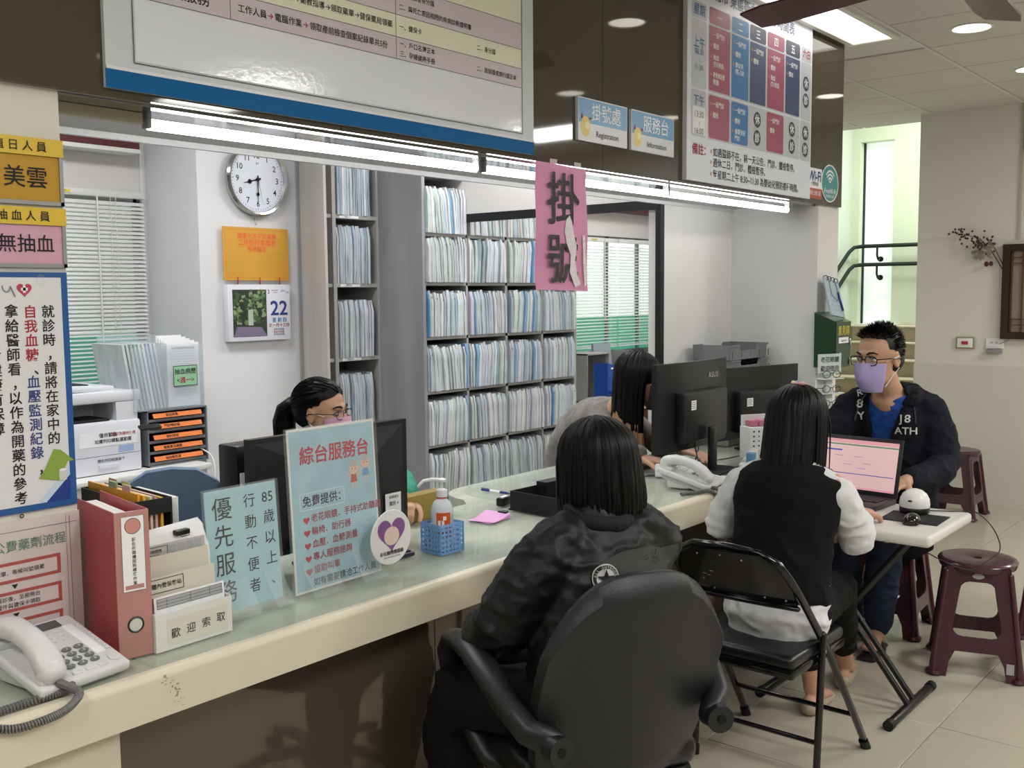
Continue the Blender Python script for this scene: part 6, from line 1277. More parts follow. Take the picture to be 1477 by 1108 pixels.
def spectacles(M, parent, off, m, w=.026, h=.016, thick=.0015):
    g = G()
    for s in (-1, 1):
        g.sweep([(s*.033+w*math.copysign(abs(cos(a))**.6, cos(a)), .0985-.006*abs(cos(a)), -.002+h*math.copysign(abs(sin(a))**.7, sin(a))) for a in [2*pi*q/24 for q in range(24)]], thick, 0, 6, closed=True, M=M)
        g.sweep([(s*.058, .092, .004), (s*.072, .078, .005), (s*.080, .03, .003), (s*.083, -.012, .0), (s*.082, -.026, -.014)], thick*1.15, 0, 6, M=M)
    g.sweep([(-.008, .0975, .003), (0, .101, .006), (.008, .0975, .003)], thick, 0, 6, M=M); sp = g.obj('spectacles', m, parent, off)
    g = G()
    for s in (-1, 1): g.disc(M @ FR((s*.033, .0975, -.002), (-1, 0, 0), (0, 0, 1)), 0, 0, w*.95, 0, 0, 24, h*.95)
    g.obj('lens', mat('lens_glass', 'dfe6ea', .02, alpha=.12, spec=.8), sp, None)
    for v in sp.children: v.data.transform(Matrix.Translation([-q for q in off]))
hairm = mat('hair_black', '070606', .42, spec=.2, bump=(90, .3, (1, 1, .06), .003)); hairb = mat('hair_light', 'a5815f', .4, bump=(90, .35, (1, 1, .06), .003))
def locks(g, M, paths, w=.007, m=0, n=5, mfun=None, taper=.35):
    for P in paths:
        K = len(P); R = [(w*(1-(1-taper)*(i/(K-1))**2), w*.45*(1-(1-taper)*(i/(K-1))**2)) for i in range(K)]
        if mfun:
            cut = next((i for i, p in enumerate(P) if mfun(p)), K)
            if cut > 1: g.sweep(P[:cut+1], R[:cut+1], 0, n, cap=False, M=M)
            if cut < K-1: g.sweep(P[max(cut-0, 0):], R[max(cut-0, 0):], 1, n, cap=False, M=M)
        else: g.sweep(P, R, m, n, cap=False, M=M)
def bob_hair(M, parent, off, bottom, flare=0.0, inward=.02, face=62, rx=.092, ry=.107, N=260, seed=1, fall=None, mfun=None, mats=None, part=0, core=True, wmul=1, neckdir=(0, -.0)):
    """hair falling from a crown point over the skull then straight to z=bottom (head frame)"""
    r = random.Random(seed); paths = []
    for k in range(N):
        a = radians(face)+(2*pi-2*radians(face))*((k+r.random())/N)            # azimuth measured from the face direction
        ax, ay = sin(a), cos(a); lay = r.uniform(.90, 1.03); bot = bottom+r.uniform(-.008, .014)+ (abs(cos(a/2)) * 0)
        P = []; jit = r.gauss(0, .004)
        for i in range(7):
            e = radians(84-84*i/6); P.append((rx*lay*cos(e)*ax+part*sin(e)*.6+jit*.3, -.012+ry*lay*cos(e)*ay+.004, .034+.092*lay*sin(e)))
        zb = .034; S = 7
        for i in range(1, S+1):
            u = i/S; z = zb+(bot-zb)*u; k_ = 1+flare*u-inward*6*max(0, u-.72)**2
            P.append(((rx*lay*k_)*ax+jit*(1+u)+(fall[0]*u*u if fall else 0), -.012+ry*lay*k_*ay+.004+(fall[1]*u*u if fall else 0), z))
        paths.append(P)
    g = G(); locks(g, M, paths, .0085*wmul, 0, 6, mfun)
    o = g.obj('hair', mats or hairm, parent, off, angle=80)
    if core:
        c = G(); c.ell((0, -.012, .036), (rx*.95, ry*.95, .087), 0, 24, 14, M)
        for q in range(-4, 5):
            a = pi+q*(pi-radians(face)-.25)/4; c.sweep([(rx*.82*sin(a), -.012+ry*.82*cos(a), .03), (rx*.84*(1+flare*.5)*sin(a)+(fall[0]*.25 if fall else 0), -.012+ry*.84*(1+flare*.5)*cos(a)+(fall[1]*.25 if fall else 0), (bottom+.03)*.5), (rx*.80*(1+flare)*sin(a)+(fall[0]*.9 if fall else 0), -.012+ry*.8*(1+flare)*cos(a)+(fall[1]*.9 if fall else 0), bottom+.02)], [.022, .024, .018], 0, 10, M=M)
        if face > 40: c.ell((0, -.02, -.01), (rx*.8, ry*.72, .08), 0, 16, 10, M)
        remesh(c, 'hair_mass', hairm, parent, off, .006, 3, None, (lambda p: 1 if mfun(M.inverted() @ p) else 0) if mfun else None, mats)
    return o

def person(label, base, J, yaw, pitch=0, roll=0, sc=1, male=False, hands=None, shoes=None, barefeet=False, group=None):
    t = T('person', label, 'person', base); M = headM(J['head'], yaw, pitch, roll, sc); g = G()
    head_geo(g, M, male); hc = Vector(J['head']); nk = Vector(J['neck'])
    chin = M @ Vector((0, -.02, -.06)); g.sweep([nk-Vector((0, 0, .05)), nk, chin], [(.062, .055), (.053, .053), (.052, .052)], 0, 16)
    sL, sR = Vector(J['sL']), Vector(J['sR']); pel = Vector(J['pel']); side = (sR-sL).normalized(); k = 1.1 if male else 1
    hs = (Vector(J['hR'])-Vector(J['hL'])).normalized(); mid = (sL+sR)/2
    g.sweep([pel, pel.lerp(mid, .4), pel.lerp(mid, .75), mid, nk], [(.12*k, .08*k), (.10*k, .07*k), (.115*k, .08*k), (.115*k, .062*k), (.058, .052)], 0, 18, side=side)
    for S in 'LR':
        g.sweep([J['s'+S], J['e'+S], J['w'+S]], [.033*k, .031*k, .025*k], 0, 12); g.sweep([J['h'+S], J['k'+S], J['a'+S]], [.06*k, .045*k, .034*k], 0, 14)
        A = Vector(J['a'+S]); d = Vector(J['f'+S]).normalized(); g.sweep([A+Vector((0, 0, 0)), A+d*.05+Vector((0, 0, -.035)), A+d*.13+Vector((0, 0, -.055))], [(.032, .032), (.034, .026), (.038, .014)], 0, 12); g.ell(A-d*.025+Vector((0, 0, -.045)), (.028, .028, .03), 0, 12, 8)
        if hands and S in hands: h = hands[S]; hand_geo(g, J['w'+S], h[0], h[1], curl=h[2], thumb=h[3], sc=1.0*k)
    remesh(g, 'body', skin, t, base, .0052, 2)
    return t, M
def cloth(parent, base, prims, name, m, voxel=.0085, disp=None, smooth=4, cut=None):
    g = G(); prims(g); return remesh(g, name, m, parent, base, voxel, smooth, disp, None, None, cut)
V = Vector
# ---------------- woman in the black bomber jacket
B = (2.02, 1.46, 0)
J = dict(head=(2.115, 1.475, 1.108), neck=(2.075, 1.435, .995), sL=(1.915, 1.475, .935), sR=(2.215, 1.375, .935), pel=(2.02, 1.40, .53), eL=(1.82, 1.545, .755), eR=(2.30, 1.52, .73), wL=(1.93, 1.70, .70), wR=(2.13, 1.70, .66),
     hL=(1.935, 1.45, .545), hR=(2.12, 1.40, .545), kL=(1.84, 1.74, .52), kR=(2.12, 1.78, .53), aL=(1.86, 1.70, .10), aR=(2.12, 1.72, .10), fL=(.0, 1, 0), fR=(.1, 1, 0))
p1, M = person('woman with a black bob in a black bomber jacket, seated nearest at the counter', B, J, yaw_of((.22, 1)), pitch=radians(-6), hands={'L': ((.6, .6, -.2), (-.2, .2, 1), .7, -1), 'R': ((-.5, .5, -.1), (.2, .2, 1), .7, 1)})
jk = mat('jacket_black', '0c0b0d', .5, spec=.4, bump=(35, .25)); jk2 = mat('jacket_rib', '08080a', .8)
def pr(g):
    g.sweep([(2.02, 1.40, .50), (2.03, 1.40, .62), (2.045, 1.41, .78), (2.06, 1.415, .88), (2.068, 1.425, .95), (2.075, 1.43, .985)], [(.185, .145), (.20, .15), (.19, .135), (.18, .12), (.14, .095), (.085, .075)], 0, 24, side=(.95, -.31, 0))
    g.sweep([(1.97, 1.455, .955), (1.915, 1.475, .915), (1.865, 1.505, .84), (1.825, 1.55, .75), (1.835, 1.60, .71), (1.90, 1.68, .70)], [.068, .082, .080, .076, .07, .048], 0, 16)
    g.sweep([(2.16, 1.39, .955), (2.215, 1.375, .915), (2.26, 1.44, .82), (2.30, 1.53, .72), (2.22, 1.63, .68), (2.15, 1.69, .67)], [.07, .085, .082, .078, .07, .05], 0, 16)
jk_o = cloth(p1, B, pr, 'bomber_jacket', jk, .0085, wrinkle(15, .008, (1, 1, 1.7), 3))
def pr(g): g.sweep([(2.055+.078*cos(a), 1.425+.072*sin(a), 1.0+.012*sin(a)) for a in [2*pi*q/20 for q in range(20)]], [(.022, .016)]*20, 0, 10, closed=True, side=(0, 0, 1))
cloth(p1, B, pr, 'rib_collar', jk2, .006, wrinkle(60, .002, (1, 1, .2)), 2)
tr = mat('trousers_black', '08080a', .8, spec=.25, bump=(60, .2))
def pr(g):
    g.sweep([(2.02, 1.36, .53), (1.94, 1.47, .54), (1.84, 1.735, .525), (1.85, 1.745, .42), (1.86, 1.70, .12)], [(.12, .1), (.115, .095), (.08, .08), (.08, .075), (.06, .06)], 0, 18)
    g.sweep([(2.04, 1.36, .53), (2.12, 1.44, .55), (2.12, 1.77, .545), (2.12, 1.78, .42), (2.12, 1.72, .12)], [(.12, .1), (.115, .095), (.08, .08), (.08, .075), (.06, .06)], 0, 18)
    g.sweep([(2.02, 1.36, .50), (2.02, 1.42, .58)], [(.18, .13)]*2, 0, 18, side=(.95, -.3, 0))
cloth(p1, B, pr, 'trousers', tr, .01, wrinkle(10, .008, (1, 1, 1.5), 9))
g = G()
for S in 'LR': A = V(J['a'+S]); d = V(J['f'+S]).normalized(); g.sweep([A-d*.03+V((0, 0, -.055)), A+d*.05+V((0, 0, -.06)), A+d*.14+V((0, 0, -.068))], [(.04, .04), (.042, .034), (.036, .025)], 0, 14)
g.v = [(x, y, max(z, .006)) for x, y, z in g.v]; g.obj('shoes', black_m, p1, B)
# back patch panel with star emblem, laid onto the jacket
n_ = V((-.62, -.78, 0)).normalized(); D = Drape(jk_o, B, FR((1.94, 1.32, .878), (-n_.y, n_.x, 0), (0, 0, 1)))
g = G(); D.grid(g, lambda u, v: (-.012+.25*u, -.13+(.165+.02*sin(pi*min(u*1.3, 1)))*v-.0*u), 26, 12, 0, .0035); g.obj('back_panel', mat('panel_olive', '383a39', .75, spec=.3), p1, B)
g = G(); D.disc(g, 0, 0, .034, 0, .0065); D.disc(g, 0, 0, .0315, 1, .0075); D.disc(g, 0, 0, .0235, 0, .0085)
st_ = [((.0235 if q % 2 == 0 else .0095)*sin(pi*q/5), (.0235 if q % 2 == 0 else .0095)*cos(pi*q/5)) for q in range(10)]
for q in range(5): D.poly(g, [(0, 0), st_[(2*q-1) % 10], st_[2*q], st_[(2*q+1) % 10]], 1, .0115)
for k, ch in enumerate('ALL OUTDOOR'):
    a = radians(165-15*k)
    if ch != ' ': D.text(g, ch, .0272*cos(a), .0272*sin(a), .0075, 0, .0085, .02, a-pi/2)
g.obj('emblem', [mat('emblem_white', 'b9b9b4', .7), mat('emblem_black', '121214', .7)], p1, B)
g = G()
for k in range(3):
    for s_ in (-1, 1): y_ = .012+.009*k; D.poly(g, [(.15, y_), (.15+s_*.012, y_+.006), (.15+s_*.012, y_+.0095), (.15, y_+.0035)], 0, .006)
g.obj('chevrons', mat('chevron', '0a0a0a', .5), p1, B)
g = G(); g.sweep([(1.84, 1.40, .60), (1.845, 1.41, .56), (1.86, 1.43, .535), (1.90, 1.45, .52)], [(.012, .004)]*4, 0, 8, side=(0, 0, 1)); g.sweep([(1.838, 1.398, .60), (1.843, 1.408, .56), (1.858, 1.428, .535), (1.898, 1.448, .52)], [(.004, .005)]*4, 1, 8, side=(0, 0, 1)); g.obj('striped_lining', [mat('lining_white', 'd8d4cf', .6), redink], p1, B)
bob_hair(M, p1, B, -.112, flare=.06, inward=.12, face=58, rx=.094, ry=.109, N=420, seed=2)
g = G(); g.sweep([(.083, .055, .03), (.09, .02, .045)], [(.004, .002)]*2, 0, 8, M=M); g.obj('hair_clip', whitep, p1, B)

# ---------------- woman in the black vest
B = (3.05, 1.42, 0)
J = dict(head=(3.175, 1.405, 1.115), neck=(3.125, 1.395, .99), sL=(3.085, 1.54, .94), sR=(3.105, 1.245, .94), pel=(3.03, 1.40, .53), eL=(3.09, 1.63, .755), eR=(3.22, 1.215, .735), wL=(3.33, 1.66, .80), wR=(3.47, 1.30, .775),
     hL=(3.05, 1.49, .53), hR=(3.05, 1.33, .53), kL=(3.44, 1.50, .50), kR=(3.44, 1.36, .50), aL=(3.50, 1.47, .09), aR=(3.80, 1.47, .10), fL=(1, .05, 0), fR=(1, .25, 0))
p2, M = person('woman with straight black hair in a black vest over a white long-sleeved top', B, J, yaw_of((1, .12)), pitch=radians(-10), hands={'L': ((1, .1, -.1), (0, 0, 1), .4, -1), 'R': ((1, .2, -.1), (0, 0, 1), .35, 1)})
wt = mat('white_jersey', 'd4d5d7', .8, bump=(50, .2)); vt = mat('vest_black', '08090b', .85, spec=.25, bump=(80, .15))
tor = lambda e: [(.165+e, .125+e), (.157+e, .12+e), (.15+e, .11+e), (.165+e, .108+e), (.165+e, .088+e), (.115+e, .066+e)]
axis2 = [(3.03, 1.40, .50), (3.04, 1.40, .62), (3.065, 1.398, .76), (3.085, 1.395, .87), (3.10, 1.393, .945), (3.112, 1.393, .985)]
def pr(g):
    g.sweep([(3.03, 1.40, .51)]+axis2[1:5], [(.175, .14), (.165, .125), (.15, .11), (.155, .10), (.14, .08)], 0, 24, side=(.03, -1, 0))
    g.sweep([(3.09, 1.50, .955), (3.088, 1.555, .915), (3.085, 1.60, .84), (3.09, 1.635, .755), (3.17, 1.65, .745), (3.27, 1.655, .78)], [.04, .054, .054, .056, .05, .04], 0, 16)
    g.sweep([(3.10, 1.28, .955), (3.11, 1.24, .915), (3.16, 1.215, .83), (3.22, 1.212, .745), (3.32, 1.24, .74), (3.43, 1.28, .765)], [.04, .055, .055, .058, .05, .04], 0, 16)
cloth(p2, B, pr, 'white_top', wt, .008, wrinkle(13, .008, (1, 1, 1.5), 5))
def pr(g): g.sweep([(3.033, 1.40, .565)]+axis2[1:], [tor(.01)[0]]+[(a+.006, b+.008) for a, b in tor(.008)[1:]], 0, 28, side=(.03, -1, 0), cap=False)
cloth(p2, B, pr, 'vest', vt, .008, wrinkle(8, .007, (1, 1, 1.2), 8))
def pr(g):
    for S in 'LR': g.sweep([(3.02, 1.40, .52), J['h'+S], J['k'+S], tuple(V(J['k'+S]).lerp(V(J['a'+S]), .72))], [(.13, .09), (.11, .085), (.07, .07), (.055, .05)], 0, 16)
    g.sweep([(3.0, 1.40, .50), (3.05, 1.40, .53)], [(.15, .05), (.15, .06)], 0, 16, side=(0, 1, 0))
cloth(p2, B, pr, 'trousers', tr, .01, wrinkle(10, .006, (1, 1, 1), 2))
bei = mat('shoe_beige', 'a89c88', .6, bump=(60, .2))
for S in 'LR':
    g = G(); A = V(J['a'+S]); d = V(J['f'+S]).normalized(); up = V((0, 0, 1)); g.sweep([A-d*.035-up*.062, A+d*.03-up*.066, A+d*.1-up*.068, A+d*.16-up*.072], [(.034, .028), (.036, .022), (.040, .020), (.03, .014)], 0, 14, side=d.cross(up)); g.v = [(x, y, max(z, .004)) for x, y, z in g.v]; g.obj('flat_shoe', bei, p2, B)
bob_hair(M, p2, B, -.205, flare=.03, inward=.03, face=60, rx=.092, ry=.105, N=400, seed=5, fall=(0, -.02))
g = G(); g.ell((.02, -.03, .128), (.028, .012, .008), 0, 16, 8, M @ Matrix.Rotation(radians(-20), 4, 'Z')); g.ell((.02, -.032, .134), (.014, .006, .005), 1, 12, 6, M @ Matrix.Rotation(radians(-20), 4, 'Z')); g.ell((-.012, -.03, .13), (.008, .01, .008), 2, 10, 6, M); g.obj('hair_clip', [mat('clip_pink', 'e0b0b0', .3), mat('clip_blue', '8fa4c4', .3), mat('clip_cream', 'e8d8b8', .3)], p2, B)

# ---------------- seated man
B = (4.60, 1.52, 0)
J = dict(head=(4.225, 1.515, 1.272), neck=(4.315, 1.50, 1.125), sL=(4.40, 1.365, 1.06), sR=(4.33, 1.655, 1.06), pel=(4.52, 1.54, .56), eL=(4.36, 1.285, .82), eR=(4.22, 1.755, .84), wL=(4.06, 1.345, .79), wR=(4.0, 1.70, .80),
     hL=(4.50, 1.46, .55), hR=(4.48, 1.62, .55), kL=(4.12, 1.43, .55), kR=(4.12, 1.63, .55), aL=(4.30, 1.52, .10), aR=(4.36, 1.66, .10), fL=(-1, -.1, 0), fR=(-1, .05, 0))
p3, M = person('man in glasses, lilac mask and navy hooded jacket, seated behind the laptop', B, J, yaw_of((-1, .30)), pitch=radians(-4), sc=1.08, male=True, hands={'L': ((-1, .25, -.1), (0, 0, 1), .5, -1), 'R': ((-1, -.3, -.1), (0, 0, 1), .5, 1)})
eyes(M, p3, B, look=-.1); spectacles(M, p3, B, mat('specs_dark', '2a1d1e', .25), .026, .0175, .0021)
mask(M @ Matrix.Scale(1.05, 4), p3, B, mat('mask_lilac', 'a99fcf', .7, bump=(200, .1)), whitep)
r = random.Random(11); g = G(); paths = []
for k in range(1500):
    a = r.uniform(0, 2*pi); e = math.asin(r.uniform(.0, 1)); ax, ay = sin(a), cos(a)
    if cos(a) > .15 and e < radians(27)+.12*cos(a): continue
    low = -.35 if cos(a) < -.2 else 0
    if low and r.random() < .35: e = r.uniform(-.45, 0)
    P0 = V((.076*cos(e)*ax, -.012+.094*cos(e)*ay, .034+.084*sin(e))); nn = (P0-V((0, -.012, .02))).normalized(); L = (.010+.020*max(0, sin(e))**1.2+.012*max(0, cos(a))*(e < .9))*r.uniform(.7, 1.15); dr = (nn+V((r.uniform(-.3, .3), .5*max(0, cos(a))+.1, r.uniform(-.1, .3)))).normalized()
    paths.append([P0-nn*.006, P0+dr*L*.5, P0+dr*L+V((0, 0, -.003))])
locks(g, M, paths, .0042, 0, 4, taper=.15); g.obj('short_hair', mat('hair_short', '100e0e', .5), p3, B, angle=80)
g = G(); g.ell((0, -.018, .040), (.0765, .093, .083), 0, 24, 16, M); g.ell((0, -.045, -.01), (.070, .064, .062), 0, 20, 12, M)
Mi = M.inverted(); o = remesh(g, 'hair_mass', MATS['hair_short'], p3, B, .005, 2)
bm = bmesh.new(); bm.from_mesh(o.data); 
dl = [f for f in bm.faces if (lambda q: q.y > .028 and q.z < .078+.25*(q.y-.05) or q.y > .0 and q.z < .035)(Mi @ (f.calc_center_median()+V(B)))]
bmesh.ops.delete(bm, geom=dl, context='FACES'); even_rim(bm); bm.to_mesh(o.data); bm.free()
nav = mat('hoodie_navy', '11151f', .85, spec=.3, bump=(50, .25)); blt = mat('tee_blue', '1f4a9a', .85, var=(40, .25), bump=(60, .2))
fw = V((-1, .22, 0)).normalized(); sd_ = V((.22, 1, 0)).normalized(); ax3 = [V(p) for p in ((4.52, 1.535, .50), (4.49, 1.53, .68), (4.42, 1.52, .88), (4.375, 1.512, 1.02), (4.335, 1.505, 1.10), (4.32, 1.50, 1.135))]
def loc3(p):        # lateral, forward, height around the torso axis
    k = min(range(len(ax3)-1), key=lambda i: abs((ax3[i].z+ax3[i+1].z)/2-p.z)); t_ = min(1, max(0, (p.z-ax3[k].z)/(ax3[k+1].z-ax3[k].z))); c = ax3[k].lerp(ax3[k+1], t_); d = p-c
    return d.dot(sd_), d.dot(fw), p.z
def pr(g): g.sweep(ax3, [(.165, .118), (.16, .118), (.165, .112), (.15, .095), (.105, .075), (.07, .062)], 0, 28, side=sd_)
def vcut(p): l, f, z = loc3(p); return f > -.01 and z > 1.02 and z > 1.045+abs(l)*.85 or z > 1.15
to = cloth(p3, B, pr, 't_shirt', blt, .007, wrinkle(14, .005, (1, 1, 2), 4), cut=vcut)
def pr(g):
    g.sweep(ax3, [(.195, .145), (.19, .145), (.192, .138), (.172, .118), (.125, .09), (.08, .072)], 0, 30, side=sd_)
    g.sweep([(4.375, 1.42, 1.085), (4.40, 1.365, 1.05), (4.40, 1.325, .95), (4.375, 1.29, .83), (4.27, 1.29, .80), (4.12, 1.335, .788)], [.058, .078, .076, .073, .066, .05], 0, 16)
    g.sweep([(4.335, 1.61, 1.085), (4.33, 1.66, 1.05), (4.275, 1.71, .95), (4.22, 1.755, .845), (4.13, 1.75, .81), (4.04, 1.715, .798)], [.058, .078, .075, .071, .062, .05], 0, 16)
def jcut(p): l, f, z = loc3(p); return (f > 0 and abs(l+.022) < .046+max(0, z-.95)*.28) or z > 1.15
jo = cloth(p3, B, pr, 'hooded_jacket', nav, .008, wrinkle(12, .008, (1, 1, 1.5), 6), cut=jcut)
md = jo.modifiers.new('thick', 'SOLIDIFY'); md.thickness = .012; md.offset = -1
def pr(g): g.sweep([V((4.355, 1.51, 1.105))-fw*.085*cos(a)+sd_*.115*sin(a)+V((0, 0, .032*cos(a)-.01)) for a in [radians(-120+240*q/16) for q in range(17)]], [(.02, .022)]+[(.036, .03)]*15+[(.02, .022)], 0, 12)
cloth(p3, B, pr, 'hood', nav, .007, wrinkle(16, .006, (1, 1, 1), 12))
D = Drape(jo, B, FR((4.20, 1.50, 1.0), (0, -1, 0), (0, 0, 1))); g = G(); nw = mat('print_white', 'd0d1cf', .7)
D.text(g, '8', -.106, .072, .05, 0, .011, .012); D.text(g, 'Y', -.102, .02, .05, 0, .011, .012); D.text(g, '8', .094, .02, .046, 0, .011, .012); D.text(g, 'J', .068, .02, .046, 0, .011, .012); D.text(g, 'ATH', .085, -.032, .042, 0, .011, .012)
D.text(g, 'R', -.112, .118, .04, 0, .011, .01, .5)
g.obj('lettering', nw, p3, B); g = G()
bnd = lambda z: .046+max(0, z-.95)*.28
for s_ in (-1, 1): D.grid(g, lambda u, v: (s_*(bnd(1+(.28*v-.16))-.010+.040*u)-.016, .28*v-.16), 5, 16, 0, .0075)
g.obj('front_facing', mat('facing_black', '0b0d14', .8, spec=.3), p3, B)
D2 = None and Drape(to, B, FR((4.20, 1.50, 1.0), (0, -1, 0), (0, 0, 1))); g = G(); 0 and g.sweep([D2.pt(-l*1.0-.012, .045+abs(l)*.95, .001) for l in (0,)], .0055, 0, 8, cap=False)
g = G()
for s_ in (-1, 1): g.sweep([D.pt(.0-s_*.085, .11, .01), D.pt(-s_*.11, .07, .008), D.pt(-s_*.12, .0, .008)], .003, 0, 8)
g.obj('drawstring', mat('string_grey', '3a4252', .6), p3, B)
jean = mat('jeans', '1f2b45', .85, bump=(80, .3), var=(6, .2))
def pr(g):
    for S in 'LR': g.sweep([(4.54, 1.56, .56), J['h'+S], J['k'+S], tuple(V(J['k'+S]).lerp(V(J['a'+S]), .5)), tuple(V(J['a'+S])+V((0, 0, .02)))], [(.13, .09), (.105, .085), (.078, .078), (.07, .068), (.058, .055)], 0, 16)
cloth(p3, B, pr, 'jeans', jean, .0095, wrinkle(12, .008, (1, 1, 2), 1))
for S in 'LR':
    g = G(); A = V(J['a'+S]); d = V(J['f'+S]).normalized(); s_ = d.cross(V((0, 0, 1))); g.sweep([A-d*.05-V((0, 0, .088)), A+d*.05-V((0, 0, .088)), A+d*.17-V((0, 0, .088))], [(.034, .012), (.038, .012), (.042, .011)], 0, 14, side=s_)
    g.sweep([A+d*.03+s_*.04-V((0, 0, .08)), A+d*.06+s_*.03-V((0, 0, .04)), A+d*.07-V((0, 0, .03)), A+d*.06-s_*.03-V((0, 0, .04)), A+d*.03-s_*.04-V((0, 0, .08))], [(.012, .004)]*5, 0, 8, side=d); g.obj('sandal', black_m, p3, B)

# ---------------- clerk with the pink mask
B = (2.36, 2.90, 0)
J = dict(head=(2.328, 2.80, 1.14), neck=(2.36, 2.85, 1.0), sL=(2.53, 2.87, .90), sR=(2.19, 2.87, .90), pel=(2.36, 2.95, .50), eL=(2.60, 2.66, .84), eR=(2.12, 2.68, .80), wL=(2.405, 2.47, .845), wR=(2.12, 2.46, .83),
     hL=(2.44, 2.93, .5), hR=(2.28, 2.93, .5), kL=(2.44, 2.56, .48), kR=(2.28, 2.56, .48), aL=(2.44, 2.62, .08), aR=(2.28, 2.62, .08), fL=(0, -1, 0), fR=(0, -1, 0))
p4, M = person('clerk in glasses and a pink mask with a black ponytail, behind the monitor and sign', B, J, yaw_of((.36, -.93)), pitch=radians(-3), roll=radians(2), sc=.95, hands={'L': ((-.72, -.68, -.02), (.1, -.1, 1), .9, -1), 'R': ((.2, -1, -.1), (0, 0, 1), .5, 1)})
eyes(M, p4, B, look=.1); spectacles(M, p4, B, mat('specs_brown', '33241f', .25), .0265, .0155, .0016)
mask(M, p4, B, mat('mask_pink', 'dba9c4', .7, bump=(200, .1)), whitep)
g = G(); g.ell((0, -.018, .040), (.081, .099, .088), 0, 24, 16, M); g.ell((0, -.05, .0), (.074, .068, .07), 0, 20, 12, M); Mi = M.inverted(); o = remesh(g, 'hair_mass', hairm, p4, B, .005, 2)
bm = bmesh.new(); bm.from_mesh(o.data); dl = [f for f in bm.faces if (lambda q: (q.y > .028 and q.z < .076+.10*(q.y-.05)-abs(q.x)*.35) or (q.y > -.002 and q.z < .03) or (abs(q.x) > .05 and q.y > -.03 and q.z < -.005))(Mi @ (f.calc_center_median()+V(B)))]
bmesh.ops.delete(bm, geom=dl, context='FACES'); even_rim(bm); bm.to_mesh(o.data); bm.free()
r = random.Random(21); paths = []; tie = V((0, -.118, .01))
for k in range(260):
    a = r.uniform(-pi, pi)*.999; e = r.uniform(-.2, 1.5); P0 = V((.081*cos(e)*sin(a), -.016+.098*cos(e)*cos(a), .038+.088*sin(e)))
    if P0.y > .03 and P0.z < .072-abs(P0.x)*.2: continue
    if P0.z < .0 and P0.y > -.04: continue
    P = [P0]
    for i in range(1, 6):
        u = i/5; q = P0.lerp(tie, u); c = V((0, -.018, .036)); dv = q-c; lim = 1.0
        el = sqrt((dv.x/.083)**2+(dv.y/.101)**2+(dv.z/.09)**2)
        if el < 1.02: q = c+dv*(1.02/max(el, .2))
        P.append(q)
    P[-1] = tie; paths.append(P)
g = G(); locks(g, M, paths, .005, 0, 5, taper=.8)
pc_ = [tie+V((0, .02, 0)), tie+V((0, -.012, .004)), tie+V((0, -.034, -.018)), tie+V((0, -.044, -.06)), tie+V((0, -.042, -.11)), tie+V((0, -.03, -.17)), tie+V((0, -.02, -.22))]; pr_ = [.022, .033, .042, .046, .044, .034, .012]
pt = []
for k in range(150):
    a = r.uniform(0, 2*pi); q = sqrt(r.random())*1.05
    pt.append([p+V((rr_*q*cos(a), rr_*q*sin(a)*.8, rr_*q*sin(a)*.55)) for p, rr_ in zip(pc_, pr_)])
locks(g, M, pt, .006, 0, 5, taper=.4); g.obj('ponytail', hairm, p4, B, angle=80)
c = G(); c.sweep(pc_, [q*.95 for q in pr_], 0, 14, M=M); c.obj('ponytail_core', hairm, p4, B, angle=80)
g = G(); g.sweep([tie+V((.026*cos(a_), .004, .026*sin(a_))) for a_ in [2*pi*q/14 for q in range(14)]], .005, 0, 8, closed=True, M=M); g.obj('hair_tie', blackm2, p4, B)
def pr(g):
    g.sweep([(2.36, 2.95, .48), (2.36, 2.93, .65), (2.36, 2.89, .80), (2.36, 2.88, .90), (2.36, 2.87, .95)], [(.17, .13), (.155, .12), (.165, .12), (.15, .09), (.08, .07)], 0, 22, side=(1, 0, 0))
    g.sweep([(2.48, 2.88, .91), (2.55, 2.83, .87), (2.60, 2.68, .85), (2.50, 2.56, .85), (2.45, 2.52, .85)], [.06, .062, .055, .045, .04], 0, 14); g.sweep([(2.24, 2.88, .91), (2.17, 2.82, .87), (2.12, 2.69, .83), (2.12, 2.52, .835)], [.06, .062, .055, .042], 0, 14)
cloth(p4, B, pr, 'cardigan', mat('cardigan_green', '2f8a76', .8, bump=(80, .2)), .009, wrinkle(12, .007))
def pr(g):
    for S in 'LR': g.sweep([J['pel'], J['h'+S], J['k'+S], J['a'+S]], [(.12, .09), (.1, .08), (.07, .07), (.05, .05)], 0, 14)
cloth(p4, B, pr, 'trousers', tr, .012, wrinkle(10, .006))
t = T('task_chair', 'black task chair under the clerk with the ponytail, hidden by the counter', 'chair', (2.36, 2.97, 0), pi)
g = G(); g.box((0, .02, .40), (.46, .44, .06), 0, .028, seg=3); g.obj('seat', vinyl, t); g = G(); g.box((0, -.22, .70), (.40, .05, .34), 0, .024, seg=3); g.obj('backrest', vinyl, t); g = G(); g.cyl((0, 0, .06), (0, 0, .38), .025); g.sweep([(0, -.1, .37), (0, -.24, .4), (0, -.26, .6)], .012, 0, 8); g.obj('gas_column', black_m, t)
for k in range(5): a = radians(72*k+18); g = G(); g.sweep([(0, 0, .07), (.26*cos(a), .26*sin(a), .06)], [(.022, .018), (.015, .012)], 0, 8); g.ell((.26*cos(a), .26*sin(a), .028), (.026, .026, .028), 0, 12, 8); g.obj('star_leg', black_m, t)

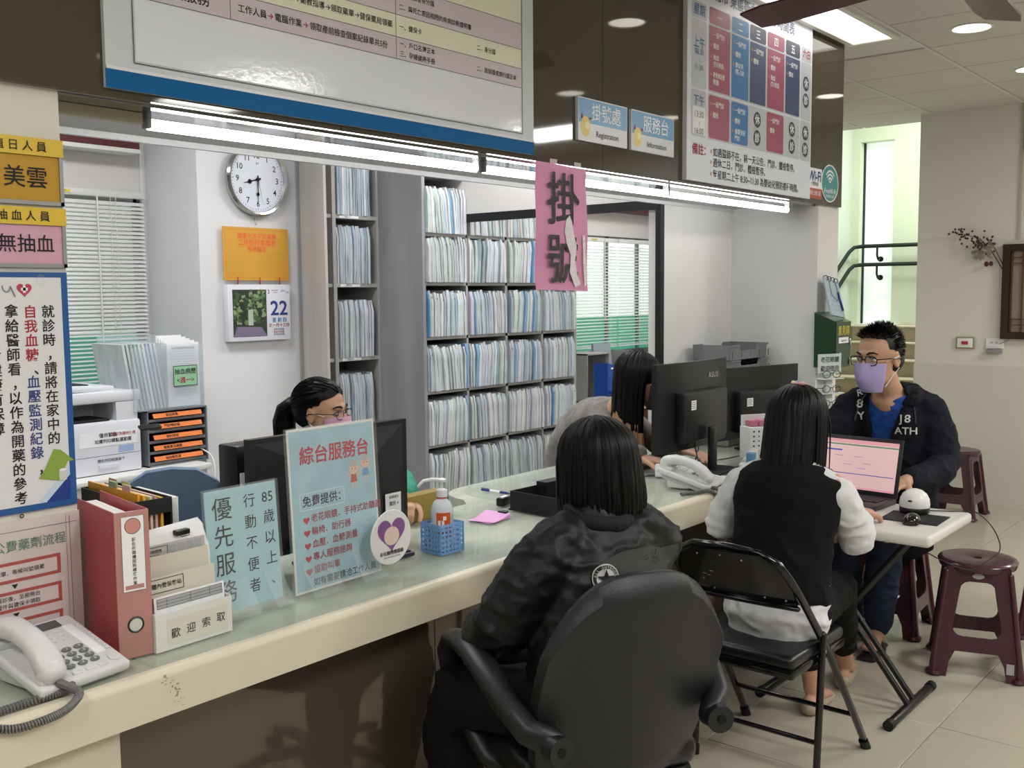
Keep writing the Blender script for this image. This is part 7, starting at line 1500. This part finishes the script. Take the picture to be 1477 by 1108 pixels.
# ---------------- clerk leaning over the counter
B = (3.80, 2.95, 0)
J = dict(head=(3.825, 2.43, 1.165), neck=(3.81, 2.52, 1.045), sL=(3.96, 2.62, .97), sR=(3.72, 2.58, .98), pel=(4.05, 2.95, .80), eL=(3.98, 2.42, .83), eR=(3.63, 2.44, .89), wL=(3.98, 2.30, .84), wR=(3.68, 2.32, .84),
     hL=(4.12, 2.95, .80), hR=(3.98, 2.95, .80), kL=(4.12, 2.92, .44), kR=(3.98, 2.92, .44), aL=(4.12, 2.96, .08), aR=(3.98, 2.96, .08), fL=(0, -1, 0), fR=(0, -1, 0))
p5, M = person('clerk with long black hair fading to blond, leaning over behind the curved monitor', B, J, yaw_of((.55, -.83)), pitch=radians(-8), sc=1.04, hands={'L': ((0, -1, -.1), (0, 0, 1), .3, -1), 'R': ((.3, -1, -.1), (0, 0, 1), .3, 1)})
eyes(M, p5, B); mask(M, p5, B, mat('mask_dark', '4a3a3c', .7), black_m)
bob_hair(M, p5, B, -.40, flare=-.12, inward=.03, face=74, rx=.090, ry=.104, N=420, seed=9, fall=(.0, .07), mfun=lambda p: p[2] < -.165-.02*sin(p[0]*90), mats=[hairm, hairb])
def pr(g):
    g.sweep([(4.06, 2.99, .62), (4.05, 2.96, .78), (3.99, 2.86, .88), (3.89, 2.72, .95), (3.84, 2.62, .99), (3.82, 2.56, 1.01)], [(.16, .13), (.155, .12), (.15, .12), (.155, .115), (.145, .085), (.08, .065)], 0, 22, side=(1, .05, 0))
    g.sweep([(3.78, 2.61, 1.0), (3.72, 2.57, .96), (3.63, 2.45, .89), (3.68, 2.34, .855)], [.058, .062, .052, .04], 0, 14); g.sweep([(3.90, 2.62, 1.0), (3.96, 2.58, .96), (3.98, 2.43, .86), (3.98, 2.32, .85)], [.058, .06, .05, .04], 0, 14)
cloth(p5, B, pr, 'sweater', mat('sweater_grey', '7a7470', .9, bump=(90, .3), sheen=.3), .009, wrinkle(12, .008))
def pr(g):
    for S in 'LR': g.sweep([J['pel'], J['h'+S], J['k'+S], J['a'+S]], [(.13, .1), (.1, .085), (.07, .07), (.05, .05)], 0, 14)
cloth(p5, B, pr, 'trousers', tr, .012, wrinkle(10, .006))
